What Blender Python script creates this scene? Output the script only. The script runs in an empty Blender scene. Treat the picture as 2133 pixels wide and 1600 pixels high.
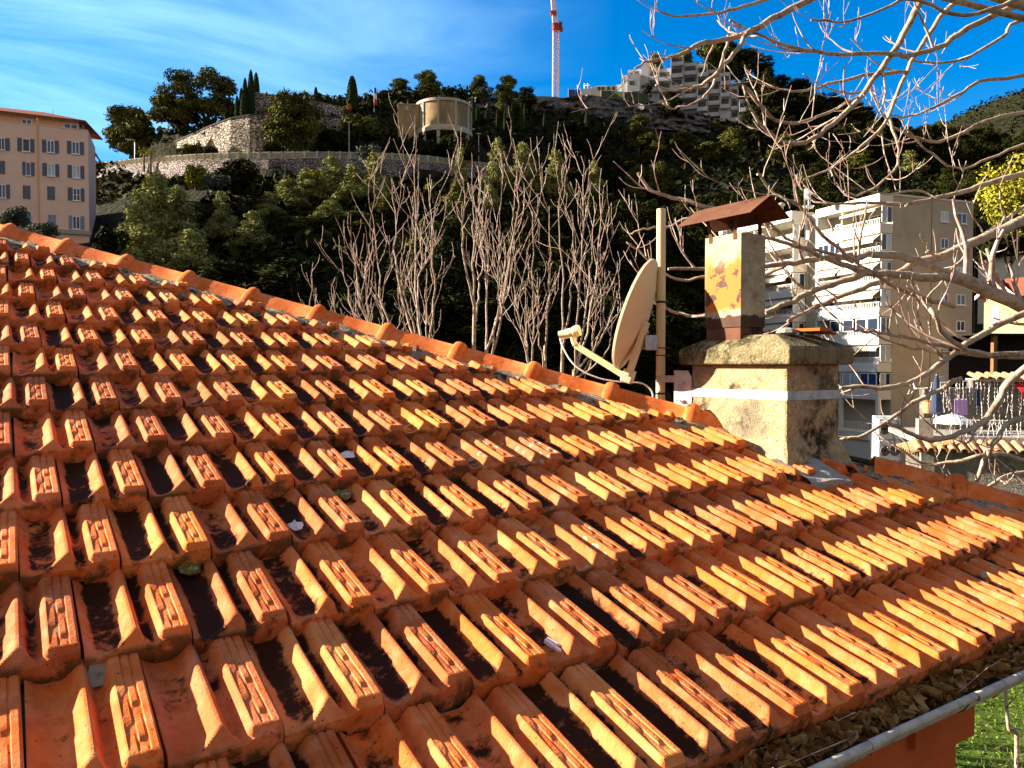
import bpy, math, random
import numpy as np
from mathutils import Vector, Matrix

# ------------------------------------------------------------------ camera, sky, sun, exposure
S = bpy.context.scene
COL = S.collection
R = math.radians
CZ = 6.0                                   # eye height above the garden
PIT = R(-1.36)
FPX = 1614.75                              # focal length in pixels of the 2133 px wide photograph
cam_d = bpy.data.cameras.new('camera')
cam_d.sensor_width = 36.0
cam_d.lens = 36.0 * FPX / 2133.0
cam_d.clip_start = 0.05
cam_d.clip_end = 3000
cam = bpy.data.objects.new('camera', cam_d)
cam.location = (0, 0, CZ)
cam.rotation_euler = (math.pi / 2 + PIT, 0, 0)
COL.objects.link(cam)
S.camera = cam

SUN_AZ, SUN_EL = R(-80), R(22.0)           # azimuth from +Y, clockwise
SUND = Vector((math.sin(SUN_AZ) * math.cos(SUN_EL), math.cos(SUN_AZ) * math.cos(SUN_EL), math.sin(SUN_EL)))
sl = bpy.data.lights.new('sun', 'SUN')
sl.energy = 5.0
sl.angle = R(0.5)
sl.color = (1.0, 0.87, 0.72)
so = bpy.data.objects.new('sun', sl)
so.rotation_euler = (-SUND).to_track_quat('-Z', 'Y').to_euler()
so.location = (-30, 10, 40)
COL.objects.link(so)

W = bpy.data.worlds.new("World")
S.world = W
W.use_nodes = True
nt = W.node_tree
nt.nodes.clear()
def wn(t, **k):
    n = nt.nodes.new(t)
    for a, b in k.items(): setattr(n, a, b)
    return n
out = wn('ShaderNodeOutputWorld'); bg = wn('ShaderNodeBackground')
sky = wn('ShaderNodeTexSky', sky_type='NISHITA', sun_disc=False, sun_elevation=SUN_EL, sun_rotation=SUN_AZ,
         air_density=1.0, dust_density=0.3, ozone_density=3.0)
hs = wn('ShaderNodeHueSaturation'); hs.inputs['Saturation'].default_value = 1.5; hs.inputs['Hue'].default_value = 0.508
hs.inputs['Value'].default_value = 1.0
tc = wn('ShaderNodeTexCoord')
# thin cirrus: stretched noise on the sky's own direction, thicker towards the west (left)
mp = wn('ShaderNodeMapping'); mp.inputs['Rotation'].default_value = (0, R(-14), R(20)); mp.inputs['Scale'].default_value = (1.0, 1.0, 5.0)
n1 = wn('ShaderNodeTexNoise'); n1.inputs['Scale'].default_value = 2.3; n1.inputs['Detail'].default_value = 7; n1.inputs['Roughness'].default_value = 0.55
n1.inputs['Distortion'].default_value = 0.6
r1 = wn('ShaderNodeValToRGB'); r1.color_ramp.elements[0].position = 0.40; r1.color_ramp.elements[1].position = 0.85
sep = wn('ShaderNodeSeparateXYZ')
mr = wn('ShaderNodeMapRange'); mr.inputs['From Min'].default_value = 0.12; mr.inputs['From Max'].default_value = -0.45
mr.inputs['To Min'].default_value = 0.0; mr.inputs['To Max'].default_value = 0.75
mul = wn('ShaderNodeMath', operation='MULTIPLY')
mix = wn('ShaderNodeMix', data_type='RGBA')
mix.inputs['B'].default_value = (4.6, 7.6, 9.0, 1)
L_ = nt.links.new
L_(tc.outputs['Generated'], mp.inputs['Vector']); L_(mp.outputs['Vector'], n1.inputs['Vector'])
L_(n1.outputs['Fac'], r1.inputs['Fac']); L_(tc.outputs['Generated'], sep.inputs['Vector']); L_(sep.outputs['X'], mr.inputs['Value'])
L_(r1.outputs['Color'], mul.inputs[0]); L_(mr.outputs['Result'], mul.inputs[1])
L_(sky.outputs['Color'], hs.inputs['Color']); L_(hs.outputs['Color'], mix.inputs['A']); L_(mul.outputs['Value'], mix.inputs['Factor'])
# unseen pale veil added to the sky behind the camera as neutral fill light
mr2 = wn('ShaderNodeMapRange'); mr2.inputs['From Min'].default_value = 0.05; mr2.inputs['From Max'].default_value = -0.55
mr2.inputs['To Min'].default_value = 0.0; mr2.inputs['To Max'].default_value = 0.9
mix2 = wn('ShaderNodeMix', data_type='RGBA'); mix2.inputs['B'].default_value = (2.5, 2.1, 1.7, 1)
L_(sep.outputs['Y'], mr2.inputs['Value']); L_(mr2.outputs['Result'], mix2.inputs['Factor']); L_(mix.outputs['Result'], mix2.inputs['A'])
L_(mix2.outputs['Result'], bg.inputs['Color']); bg.inputs['Strength'].default_value = 0.055
L_(bg.outputs['Background'], out.inputs['Surface'])
S.view_settings.view_transform = 'Standard'
S.view_settings.look = 'None'
S.view_settings.exposure = 2.1
S.view_settings.gamma = 1.0

# ------------------------------------------------------------------ helpers
rnd = random.Random(7)
rng = np.random.default_rng(7)
def V3(*a): return np.array(a, float)
def ray(px, py):
    a = (px - 1066.5) / FPX; b = (800 - py) / FPX
    c, s = math.cos(PIT), math.sin(PIT)
    return np.array([a, c - b * s, s + b * c])
def at(px, py, Y):                         # world point seen at a photograph pixel, Y metres ahead
    d = ray(px, py)
    return d * (Y / d[1]) + [0, 0, CZ]
def azv(deg, z=0): return np.array([math.sin(R(deg)), math.cos(R(deg)), z])
def nrm(v):
    v = np.asarray(v, float); l = np.linalg.norm(v)
    return v / l if l > 1e-12 else v
def sst(a, b, x):
    t = np.clip((np.asarray(x, float) - a) / (b - a), 0, 1)
    return t * t * (3 - 2 * t)

def mesh_np(name, V, F, uv=None, attrs=None, smooth=False, sharp=None):
    """V (n,3); F (m,k) array of equal-sized faces; uv per vertex; attrs {name: per-vertex float}."""
    V = np.asarray(V, np.float32); F = np.asarray(F, np.int32)
    me = bpy.data.meshes.new(name)
    m, k = F.shape
    me.vertices.add(len(V)); me.vertices.foreach_set('co', V.ravel())
    me.loops.add(m * k); me.loops.foreach_set('vertex_index', F.ravel())
    me.polygons.add(m); me.polygons.foreach_set('loop_start', np.arange(0, m * k, k, dtype=np.int32))
    me.polygons.foreach_set('loop_total', np.full(m, k, np.int32))
    if uv is not None:
        u = me.uv_layers.new(name='UVMap')
        u.data.foreach_set('uv', np.asarray(uv, np.float32)[F.ravel()].ravel())
    me.update(calc_edges=True)
    for a, v in (attrs or {}).items():
        at_ = me.attributes.new(a, 'FLOAT', 'POINT'); at_.data.foreach_set('value', np.asarray(v, np.float32))
    me.polygons.foreach_set('use_smooth', np.full(m, smooth, bool))
    if sharp is not None and smooth: me.set_sharp_from_angle(angle=R(sharp))
    me.validate()
    return me

def tag(o, label=None, cat=None, group=None, kind=None):
    if label: o['label'] = label
    if cat: o['category'] = cat
    if group: o['group'] = group
    if kind: o['kind'] = kind
    return o
def empty(name, loc, label, cat, group=None):
    o = bpy.data.objects.new(name, None); o.location = loc; o.empty_display_size = 0.2
    COL.objects.link(o)
    return tag(o, label, cat, group)
def link(name, me, mat, parent=None, loc=None):
    o = bpy.data.objects.new(name, me); COL.objects.link(o)
    if mat and not me.materials:
        for mm in (mat if isinstance(mat, (list, tuple)) else [mat]): me.materials.append(mm)
    if parent: o.parent = parent
    if loc is not None: o.location = loc
    return o
def wbase(o):
    p = np.zeros(3)
    while o: p = p + np.array(o.location); o = o.parent
    return p
def copy_tree(o, parent=None):
    c = o.copy(); COL.objects.link(c)
    if parent: c.parent = parent
    for ch in list(o.children): copy_tree(ch, c)
    return c

class MB:
    """collects simple solids in world coordinates; build() links them as ONE mesh object"""
    def __init__(s): s.v = []; s.f = []; s.u = []; s.mi = []; s.m = 0
    def add(s, vs, fs, uvs=None):
        b = len(s.v); s.v += [tuple(x) for x in vs]
        s.u += ([tuple(x) for x in uvs] if uvs is not None else [(0, 0)] * len(vs))
        s.f += [tuple(i + b for i in f) for f in fs]; s.mi += [s.m] * len(fs)
        return s
    def box(s, c, h, ax=None, bev=0):
        c = np.asarray(c, float); ax = np.eye(3) if ax is None else np.asarray(ax, float)
        P = []
        for sz in (-1, 1):
            for sx, sy in ((-1, -1), (1, -1), (1, 1), (-1, 1)):
                P.append(c + sx * h[0] * ax[0] + sy * h[1] * ax[1] + sz * h[2] * ax[2])
        return s.add(P, [(3, 2, 1, 0), (4, 5, 6, 7), (0, 1, 5, 4), (1, 2, 6, 5), (2, 3, 7, 6), (3, 0, 4, 7)])
    def quad(s, a, b, c, d, uv=None): return s.add([a, b, c, d], [(0, 1, 2, 3)], uv)
    def tube(s, pts, rad, n=6, cap=True):
        pts = [np.asarray(p, float) for p in pts]
        if not hasattr(rad, '__len__'): rad = [rad] * len(pts)
        V = []; F = []; prev = None
        for i, p in enumerate(pts):
            t = nrm(pts[min(i + 1, len(pts) - 1)] - pts[max(i - 1, 0)])
            if prev is None:
                a = nrm(np.cross(t, [0.31, 0.17, 0.93])) if abs(t[2]) < 0.9 else nrm(np.cross(t, [1, 0.2, 0]))
            else:
                a = nrm(prev - t * (prev @ t))
            prev = a; b = np.cross(t, a)
            for k in range(n):
                w = 2 * math.pi * k / n
                V.append(p + rad[i] * (math.cos(w) * a + math.sin(w) * b))
        for i in range(len(pts) - 1):
            for k in range(n):
                F.append((i * n + k, i * n + (k + 1) % n, (i + 1) * n + (k + 1) % n, (i + 1) * n + k))
        if cap:
            F.append(tuple(range(n - 1, -1, -1))); F.append(tuple((len(pts) - 1) * n + k for k in range(n)))
        return s.add(V, F)
    def lathe(s, base, prof, n=16, ax=None):
        """prof: [(r, h)...] along ax[2]"""
        base = np.asarray(base, float); ax = np.eye(3) if ax is None else np.asarray(ax, float)
        V = []; F = []
        for r, h in prof:
            for k in range(n):
                w = 2 * math.pi * k / n
                V.append(base + ax[2] * h + r * (math.cos(w) * ax[0] + math.sin(w) * ax[1]))
        for i in range(len(prof) - 1):
            for k in range(n):
                F.append((i * n + k, i * n + (k + 1) % n, (i + 1) * n + (k + 1) % n, (i + 1) * n + k))
        F.append(tuple(range(n - 1, -1, -1))); F.append(tuple((len(prof) - 1) * n + k for k in range(n)))
        return s.add(V, F)
    def prism(s, poly, d):
        """poly: list of 3-D points (planar), extruded by vector d"""
        d = np.asarray(d, float); n = len(poly); A = [np.asarray(p, float) for p in poly]
        F = [tuple(range(n - 1, -1, -1)), tuple(range(n, 2 * n))] + [(i, (i + 1) % n, n + (i + 1) % n, n + i) for i in range(n)]
        return s.add(A + [p + d for p in A], F)
    def build(s, name, mat, parent=None, smooth=False, sharp=40, bevel=0, loc=None, origin=None):
        me = bpy.data.meshes.new(name)
        org = wbase(parent) if parent else (np.asarray(origin, float) if origin is not None else np.zeros(3))
        V = np.array(s.v, float) - org
        me.from_pydata(V.tolist(), [], s.f)
        u = me.uv_layers.new(name='UVMap')
        li = np.zeros(len(me.loops), np.int32); me.loops.foreach_get('vertex_index', li)
        u.data.foreach_set('uv', np.array(s.u, np.float32)[li].ravel())
        mats = mat if isinstance(mat, (list, tuple)) else [mat]
        for m in mats: me.materials.append(m)
        if len(mats) > 1: me.polygons.foreach_set('material_index', np.array(s.mi, np.int32))
        if smooth:
            me.polygons.foreach_set('use_smooth', np.ones(len(me.polygons), bool)); me.set_sharp_from_angle(angle=R(sharp))
        me.update()
        o = bpy.data.objects.new(name, me); COL.objects.link(o)
        if parent: o.parent = parent
        elif origin is not None: o.location = origin
        if bevel:
            b = o.modifiers.new('bevel', 'BEVEL'); b.width = bevel; b.segments = 2; b.limit_method = 'ANGLE'; b.angle_limit = R(35)
        return o

# ------------------------------------------------------------------ materials
def mat(name, col, rough=0.8, spec=0.3, metal=0.0, noise=None, bump=None, var=0.25, scale=4.0, coord='Object', attr=None, trans=0.0):
    """principled with a mottled base: noise=(colour2, scale, lo, hi); bump=(scale, strength, distance)"""
    m = bpy.data.materials.new(name); m.use_nodes = True
    t = m.node_tree; N = t.nodes; Lk = t.links.new
    b = N['Principled BSDF']
    b.inputs['Roughness'].default_value = rough; b.inputs['Metallic'].default_value = metal
    b.inputs['Specular IOR Level'].default_value = spec
    tcn = N.new('ShaderNodeTexCoord')
    rgb = N.new('ShaderNodeRGB'); rgb.outputs[0].default_value = (*col, 1); cur = rgb.outputs[0]
    if var:
        nz = N.new('ShaderNodeTexNoise'); nz.inputs['Scale'].default_value = scale; nz.inputs['Detail'].default_value = 6
        nz.inputs['Roughness'].default_value = 0.65
        Lk(tcn.outputs[coord], nz.inputs['Vector'])
        mrr = N.new('ShaderNodeMapRange'); mrr.inputs['From Min'].default_value = 0.3; mrr.inputs['From Max'].default_value = 0.7
        mrr.inputs['To Min'].default_value = 1 - var; mrr.inputs['To Max'].default_value = 1 + var
        Lk(nz.outputs['Fac'], mrr.inputs['Value'])
        mx = N.new('ShaderNodeVectorMath'); mx.operation = 'SCALE'
        Lk(cur, mx.inputs[0]); Lk(mrr.outputs['Result'], mx.inputs['Scale']); cur = mx.outputs[0]
    if attr:
        an = N.new('ShaderNodeAttribute'); an.attribute_name = attr
        mrr = N.new('ShaderNodeMapRange'); mrr.inputs['To Min'].default_value = 0.55; mrr.inputs['To Max'].default_value = 1.5
        Lk(an.outputs['Fac'], mrr.inputs['Value'])
        mx = N.new('ShaderNodeVectorMath'); mx.operation = 'SCALE'
        Lk(cur, mx.inputs[0]); Lk(mrr.outputs['Result'], mx.inputs['Scale']); cur = mx.outputs[0]
    for ns in ([noise] if noise and not isinstance(noise, list) else (noise or [])):
        c2, sc, lo, hi = ns[:4]
        nz = N.new('ShaderNodeTexNoise'); nz.inputs['Scale'].default_value = sc; nz.inputs['Detail'].default_value = 8
        nz.inputs['Roughness'].default_value = 0.7
        vec = tcn.outputs[coord]
        if len(ns) > 4:
            mpn = N.new('ShaderNodeMapping'); mpn.inputs['Scale'].default_value = ns[4]; Lk(vec, mpn.inputs['Vector']); vec = mpn.outputs[0]
        Lk(vec, nz.inputs['Vector'])
        rr = N.new('ShaderNodeMapRange'); rr.interpolation_type = 'SMOOTHSTEP'
        rr.inputs['From Min'].default_value = lo; rr.inputs['From Max'].default_value = hi
        Lk(nz.outputs['Fac'], rr.inputs['Value'])
        mm = N.new('ShaderNodeMix'); mm.data_type = 'RGBA'; mm.inputs['B'].default_value = (*c2, 1)
        Lk(rr.outputs['Result'], mm.inputs['Factor']); Lk(cur, mm.inputs['A']); cur = mm.outputs['Result']
    Lk(cur, b.inputs['Base Color'])
    if bump:
        nz = N.new('ShaderNodeTexNoise'); nz.inputs['Scale'].default_value = bump[0]; nz.inputs['Detail'].default_value = 5
        Lk(tcn.outputs[coord], nz.inputs['Vector'])
        bp = N.new('ShaderNodeBump'); bp.inputs['Strength'].default_value = bump[1]; bp.inputs['Distance'].default_value = bump[2]
        Lk(nz.outputs['Fac'], bp.inputs['Height']); Lk(bp.outputs['Normal'], b.inputs['Normal'])
    if trans:
        b.inputs['Transmission Weight'].default_value = trans
    return m

def stone_mat(name, c1, c2, mortar, bw, bh, dist=0.25, mort=0.06, bump=0.06):
    """rubble courses on UVs given in metres"""
    m = bpy.data.materials.new(name); m.use_nodes = True
    t = m.node_tree; N = t.nodes; Lk = t.links.new; b = N['Principled BSDF']; b.inputs['Roughness'].default_value = 0.9
    b.inputs['Specular IOR Level'].default_value = 0.1
    uv = N.new('ShaderNodeTexCoord')
    nz = N.new('ShaderNodeTexNoise'); nz.inputs['Scale'].default_value = 1.1; nz.inputs['Detail'].default_value = 3
    Lk(uv.outputs['UV'], nz.inputs['Vector'])
    sub = N.new('ShaderNodeVectorMath'); sub.operation = 'SUBTRACT'; sub.inputs[1].default_value = (0.5, 0.5, 0.5)
    Lk(nz.outputs['Color'], sub.inputs[0])
    sc = N.new('ShaderNodeVectorMath'); sc.operation = 'SCALE'; sc.inputs['Scale'].default_value = dist
    Lk(sub.outputs[0], sc.inputs[0])
    ad = N.new('ShaderNodeVectorMath'); ad.operation = 'ADD'; Lk(uv.outputs['UV'], ad.inputs[0]); Lk(sc.outputs[0], ad.inputs[1])
    mpn = N.new('ShaderNodeMapping'); mpn.inputs['Scale'].default_value = (1 / bw, 1 / bh, 1); Lk(ad.outputs[0], mpn.inputs['Vector'])
    vo = N.new('ShaderNodeTexVoronoi'); vo.feature = 'DISTANCE_TO_EDGE'; vo.inputs['Scale'].default_value = 1.0; vo.inputs['Randomness'].default_value = 0.75
    vc = N.new('ShaderNodeTexVoronoi'); vc.inputs['Scale'].default_value = 1.0; vc.inputs['Randomness'].default_value = 0.75
    Lk(mpn.outputs[0], vo.inputs['Vector']); Lk(mpn.outputs[0], vc.inputs['Vector'])
    mx = N.new('ShaderNodeMix'); mx.data_type = 'RGBA'; mx.inputs['A'].default_value = (*c1, 1); mx.inputs['B'].default_value = (*c2, 1)
    sp = N.new('ShaderNodeSeparateColor'); Lk(vc.outputs['Color'], sp.inputs[0]); Lk(sp.outputs[0], mx.inputs['Factor'])
    rr = N.new('ShaderNodeMapRange'); rr.inputs['From Min'].default_value = mort * 0.4; rr.inputs['From Max'].default_value = mort * 1.6
    Lk(vo.outputs['Distance'], rr.inputs['Value'])
    m2 = N.new('ShaderNodeMix'); m2.data_type = 'RGBA'; m2.inputs['A'].default_value = (*mortar, 1)
    Lk(rr.outputs['Result'], m2.inputs['Factor']); Lk(mx.outputs['Result'], m2.inputs['B'])
    nz2 = N.new('ShaderNodeTexNoise'); nz2.inputs['Scale'].default_value = 0.25; nz2.inputs['Detail'].default_value = 5
    Lk(uv.outputs['UV'], nz2.inputs['Vector'])
    r2 = N.new('ShaderNodeMapRange'); r2.inputs['From Min'].default_value = 0.35; r2.inputs['From Max'].default_value = 0.65
    r2.inputs['To Min'].default_value = 0.55; r2.inputs['To Max'].default_value = 1.2
    Lk(nz2.outputs['Fac'], r2.inputs['Value'])
    s2 = N.new('ShaderNodeVectorMath'); s2.operation = 'SCALE'; Lk(m2.outputs['Result'], s2.inputs[0]); Lk(r2.outputs['Result'], s2.inputs['Scale'])
    Lk(s2.outputs[0], b.inputs['Base Color'])
    bp = N.new('ShaderNodeBump'); bp.inputs['Strength'].default_value = 1.0; bp.inputs['Distance'].default_value = bump
    Lk(rr.outputs['Result'], bp.inputs['Height']); Lk(bp.outputs['Normal'], b.inputs['Normal'])
    return m

M = {}
M['mortar'] = mat('grey_mortar', (0.23, 0.185, 0.12), 0.95, 0.1, noise=[((0.46, 0.41, 0.31), 90, 0.52, 0.6), ((0.035, 0.03, 0.018), 14, 0.5, 0.62), ((0.22, 0.19, 0.02), 7, 0.64, 0.72)], bump=(120, 0.9, 0.008), scale=20)
M['cement'] = mat('old_cement', (0.30, 0.27, 0.22), 0.9, 0.1, noise=((0.12, 0.1, 0.07), 9, 0.5, 0.7), bump=(60, 0.5, 0.005), scale=12)
M['render'] = mat('ochre_chimney_render', (0.42, 0.30, 0.15), 0.95, 0.05, noise=[((0.52, 0.43, 0.28), 60, 0.5, 0.62), ((0.20, 0.17, 0.11), 5, 0.45, 0.65), ((0.030, 0.025, 0.016), 3.4, 0.50, 0.64), ((0.07, 0.06, 0.04), 90, 0.58, 0.64)], bump=(150, 1.0, 0.008), scale=14)
M['capstone'] = mat('lichen_capstone', (0.20, 0.165, 0.085), 0.95, 0.05, noise=[((0.06, 0.05, 0.025), 8, 0.46, 0.6), ((0.45, 0.42, 0.30), 45, 0.58, 0.66)], bump=(80, 0.9, 0.01), scale=18)
M['galv'] = mat('galvanised_metal', (0.46, 0.44, 0.40), 0.45, 0.5, metal=0.35, noise=((0.30, 0.29, 0.26), 25, 0.45, 0.65), scale=10, var=0.12)
M['gutter'] = mat('zinc_gutter', (0.50, 0.43, 0.33), 0.6, 0.15, metal=0.0, noise=[((0.24, 0.22, 0.19), 18, 0.45, 0.7), ((0.55, 0.5, 0.42), 120, 0.66, 0.7)], scale=10, var=0.15)
M['lead'] = mat('lead_flashing', (0.30, 0.285, 0.25), 0.6, 0.15, metal=0.0, noise=((0.06, 0.06, 0.055), 12, 0.55, 0.68), bump=(14, 0.6, 0.02), scale=9)
M['rust'] = mat('rusty_sheet', (0.12, 0.055, 0.032), 0.9, 0.05, noise=[((0.36, 0.10, 0.02), 5, 0.60, 0.70), ((0.045, 0.02, 0.013), 7, 0.55, 0.68)], bump=(60, 0.3, 0.003), scale=9)
M['pole'] = mat('cream_painted_pole', (0.62, 0.50, 0.28), 0.5, 0.4, noise=((0.30, 0.22, 0.11), 6, 0.55, 0.75), var=0.1)
M['dish'] = mat('cream_dish_paint', (0.66, 0.57, 0.38), 0.5, 0.15, var=0.08, scale=2, noise=((0.42, 0.38, 0.28), 6, 0.6, 0.8))
M['lnb'] = mat('yellowed_plastic', (0.68, 0.56, 0.30), 0.45, 0.4, var=0.08)
M['whiteplastic'] = mat('white_plastic', (0.78, 0.78, 0.77), 0.4, 0.4, var=0.03)
M['black'] = mat('black_plastic', (0.012, 0.012, 0.012), 0.5, 0.3, var=0)
M['orangewall'] = mat('orange_painted_wall', (0.52, 0.105, 0.025), 0.85, 0.15, noise=((0.40, 0.07, 0.015), 3, 0.5, 0.75), bump=(220, 0.25, 0.002), var=0.08)
M['barkpale'] = mat('pale_bark', (0.38, 0.30, 0.22), 0.85, 0.15, noise=[((0.20, 0.125, 0.07), 16, 0.48, 0.66), ((0.55, 0.45, 0.33), 30, 0.62, 0.7)], bump=(60, 0.8, 0.006), scale=20)
M['barkred'] = mat('reddish_twig_bark', (0.34, 0.22, 0.16), 0.8, 0.05, noise=((0.58, 0.50, 0.42), 14, 0.45, 0.6), scale=12)
M['bark'] = mat('dark_bark', (0.10, 0.07, 0.045), 0.9, 0.1)
# ------------------------------------------------------------------ tile material
def tile_material(name='terracotta_tiles', local=True):
    m = bpy.data.materials.new(name); m.use_nodes = True
    t = m.node_tree; N = t.nodes; Lk = t.links.new; b = N['Principled BSDF']
    b.inputs['Roughness'].default_value = 0.75; b.inputs['Specular IOR Level'].default_value = 0.06
    tcn = N.new('ShaderNodeTexCoord'); O = tcn.outputs['Object']
    def noise(sc, det=6, ro=0.65, vec=O, scl=None, dis=0):
        n = N.new('ShaderNodeTexNoise'); n.inputs['Scale'].default_value = sc; n.inputs['Detail'].default_value = det
        n.inputs['Roughness'].default_value = ro; n.inputs['Distortion'].default_value = dis
        Lk(vec, n.inputs['Vector']); return n.outputs['Fac']
    def mrange(v, a, b_, c=0, d=1, smooth=True):
        n = N.new('ShaderNodeMapRange'); n.interpolation_type = 'SMOOTHSTEP' if smooth else 'LINEAR'
        n.inputs['From Min'].default_value = a; n.inputs['From Max'].default_value = b_
        n.inputs['To Min'].default_value = c; n.inputs['To Max'].default_value = d
        Lk(v, n.inputs['Value']); return n.outputs['Result']
    def mth(op, x, y):
        n = N.new('ShaderNodeMath'); n.operation = op
        for i, q in enumerate((x, y)):
            if hasattr(q, 'is_linked') or hasattr(q, 'node'): Lk(q, n.inputs[i])
            else: n.inputs[i].default_value = q
        return n.outputs[0]
    def mixc(f, a, c):
        n = N.new('ShaderNodeMix'); n.data_type = 'RGBA'
        Lk(f, n.inputs['Factor']) if hasattr(f, 'node') else None
        if hasattr(a, 'node'): Lk(a, n.inputs['A'])
        else: n.inputs['A'].default_value = (*a, 1)
        if hasattr(c, 'node'): Lk(c, n.inputs['B'])
        else: n.inputs['B'].default_value = (*c, 1)
        return n.outputs['Result']
    def attr(a):
        n = N.new('ShaderNodeAttribute'); n.attribute_name = a; return n.outputs['Fac']
    tid = attr('tid'); dirt = attr('trough'); lich = attr('lichen'); edge = attr('front')
    ramp = N.new('ShaderNodeValToRGB'); e = ramp.color_ramp.elements
    e[0].position = 0.0; e[0].color = (0.42, 0.10, 0.022, 1); e[1].position = 1.0; e[1].color = (0.74, 0.195, 0.03, 1)
    for p, c in ((0.12, (0.50, 0.12, 0.035, 1)), (0.3, (0.66, 0.16, 0.042, 1)), (0.55, (0.72, 0.165, 0.034, 1)), (0.75, (0.68, 0.148, 0.022, 1)), (0.9, (0.70, 0.23, 0.065, 1))):
        x = e.new(p); x.color = c
    Lk(tid, ramp.inputs['Fac']); cur = ramp.outputs['Color']
    # pale bloom on the clay, also painting the washed-out tone of sunlit faces
    cur = mixc(mth('MULTIPLY', mrange(noise(14, 6, .7), 0.40, 0.68), 0.38), cur, (0.84, 0.36, 0.17))
    cur = mixc(mth('MULTIPLY', mrange(noise(9, 7, .7), 0.44, 0.68), 0.6), cur, (0.46, 0.080, 0.012))
    # black algae in the troughs, streaked down the slope
    uvm = N.new('ShaderNodeMapping'); uvm.inputs['Scale'].default_value = (1, 1, 1); Lk(O, uvm.inputs['Vector'])
    n_a = noise(16, 8, 0.72, dis=0.4); n_b = noise(4.2, 4)
    d1 = mth('ADD', mth('ADD', n_a, mth('MULTIPLY', mth('SUBTRACT', noise(48, 6, .75), 0.5), 0.55)), mth('MULTIPLY', mth('SUBTRACT', n_b, 0.5), 0.9))
    d2 = mth('ADD', d1, mth('MULTIPLY', mth('SUBTRACT', dirt, 0.5), 0.42))
    cur = mixc(mth('MULTIPLY', mrange(d2, 0.51, 0.72), 0.96), cur, (0.016, 0.008, 0.0035))
    # greenish grey growth on the front edges
    f1 = mth('MULTIPLY', edge, mrange(mth('ADD', noise(20, 6), mth('MULTIPLY', mth('SUBTRACT', noise(6, 2), 0.5), 0.6)), 0.43, 0.60))
    cur = mixc(mth('MULTIPLY', f1, 0.92), cur, (0.055, 0.042, 0.016))
    # dark specks
    vo = N.new('ShaderNodeTexVoronoi'); vo.inputs['Scale'].default_value = 75; Lk(O, vo.inputs['Vector'])
    sp = N.new('ShaderNodeSeparateColor'); Lk(vo.outputs['Color'], sp.inputs[0])
    spk = mth('MULTIPLY', mrange(vo.outputs['Distance'], 0.22, 0.12), mrange(sp.outputs[0], 0.80, 0.82))
    cur = mixc(mth('MULTIPLY', spk, 0.85), cur, (0.03, 0.018, 0.012))
    # pale lichen rosettes on some tiles
    vl = N.new('ShaderNodeTexVoronoi'); vl.inputs['Scale'].default_value = 34; Lk(O, vl.inputs['Vector'])
    sl_ = N.new('ShaderNodeSeparateColor'); Lk(vl.outputs['Color'], sl_.inputs[0])
    rad = mrange(sl_.outputs[1], 0.0, 1.0, 0.08, 0.42, False)
    ring = mth('MULTIPLY', mrange(mth('SUBTRACT', vl.outputs['Distance'], rad), 0.04, 0.0), mrange(sl_.outputs[0], 0.45, 0.5))
    core = mrange(mth('SUBTRACT', vl.outputs['Distance'], mth('MULTIPLY', rad, 0.6)), 0.02, -0.02)
    ring = mth('MULTIPLY', ring, mth('SUBTRACT', 1.0, mth('MULTIPLY', core, 0.55)))
    cur = mixc(mth('MULTIPLY', mth('MULTIPLY', ring, lich), 0.9), cur, (0.46, 0.44, 0.30))
    cur = mixc(mth('MULTIPLY', mth('MULTIPLY', lich, mrange(n_b, 0.35, 0.6)), 0.35), cur, (0.10, 0.085, 0.04))
    Lk(cur, b.inputs['Base Color'])
    h1 = noise(160, 4); h2 = noise(28, 5)
    hh = mth('ADD', mth('MULTIPLY', h1, 0.9), mth('MULTIPLY', noise(60, 5), .7))
    bp = N.new('ShaderNodeBump'); bp.inputs['Strength'].default_value = 0.7; bp.inputs['Distance'].default_value = 0.003
    Lk(hh, bp.inputs['Height']); Lk(bp.outputs['Normal'], b.inputs['Normal'])
    return m
M['tile'] = tile_material()

# ------------------------------------------------------------------ the roof in its own frame
RO = V3(-0.88087222, 1.19709402, -0.74999346 + CZ)
R_AZ, R_SL = R(56.772), R(20.16)
ROW = V3(math.sin(R_AZ), math.cos(R_AZ), 0)
UP = V3(-math.cos(R_AZ) * math.cos(R_SL), math.sin(R_AZ) * math.cos(R_SL), math.sin(R_SL))
NOR = np.cross(ROW, UP)
TW, TL = 0.21, 0.328
def RP(a, b, h=0.0): return RO + np.multiply.outer(np.asarray(a, float), ROW) + np.multiply.outer(np.asarray(b, float), UP) + np.multiply.outer(np.asarray(h, float), NOR)
def roof_hit(px, py, h=0.0):               # point of the roof plane (raised h) seen at a pixel -> (a, b) metres
    d = ray(px, py); o = RO + NOR * h - [0, 0, CZ]
    X = d * ((NOR @ o) / (NOR @ d)) - (RO - [0, 0, CZ])
    return X @ ROW, X @ UP
HE = V3(0.33 * TW, 12.89 * TL); HD = V3(0.68029, -0.73294); HPp = V3(0.73294, 0.68029)   # lower mortar edge of the hip
H_OFF = 0.12

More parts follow.
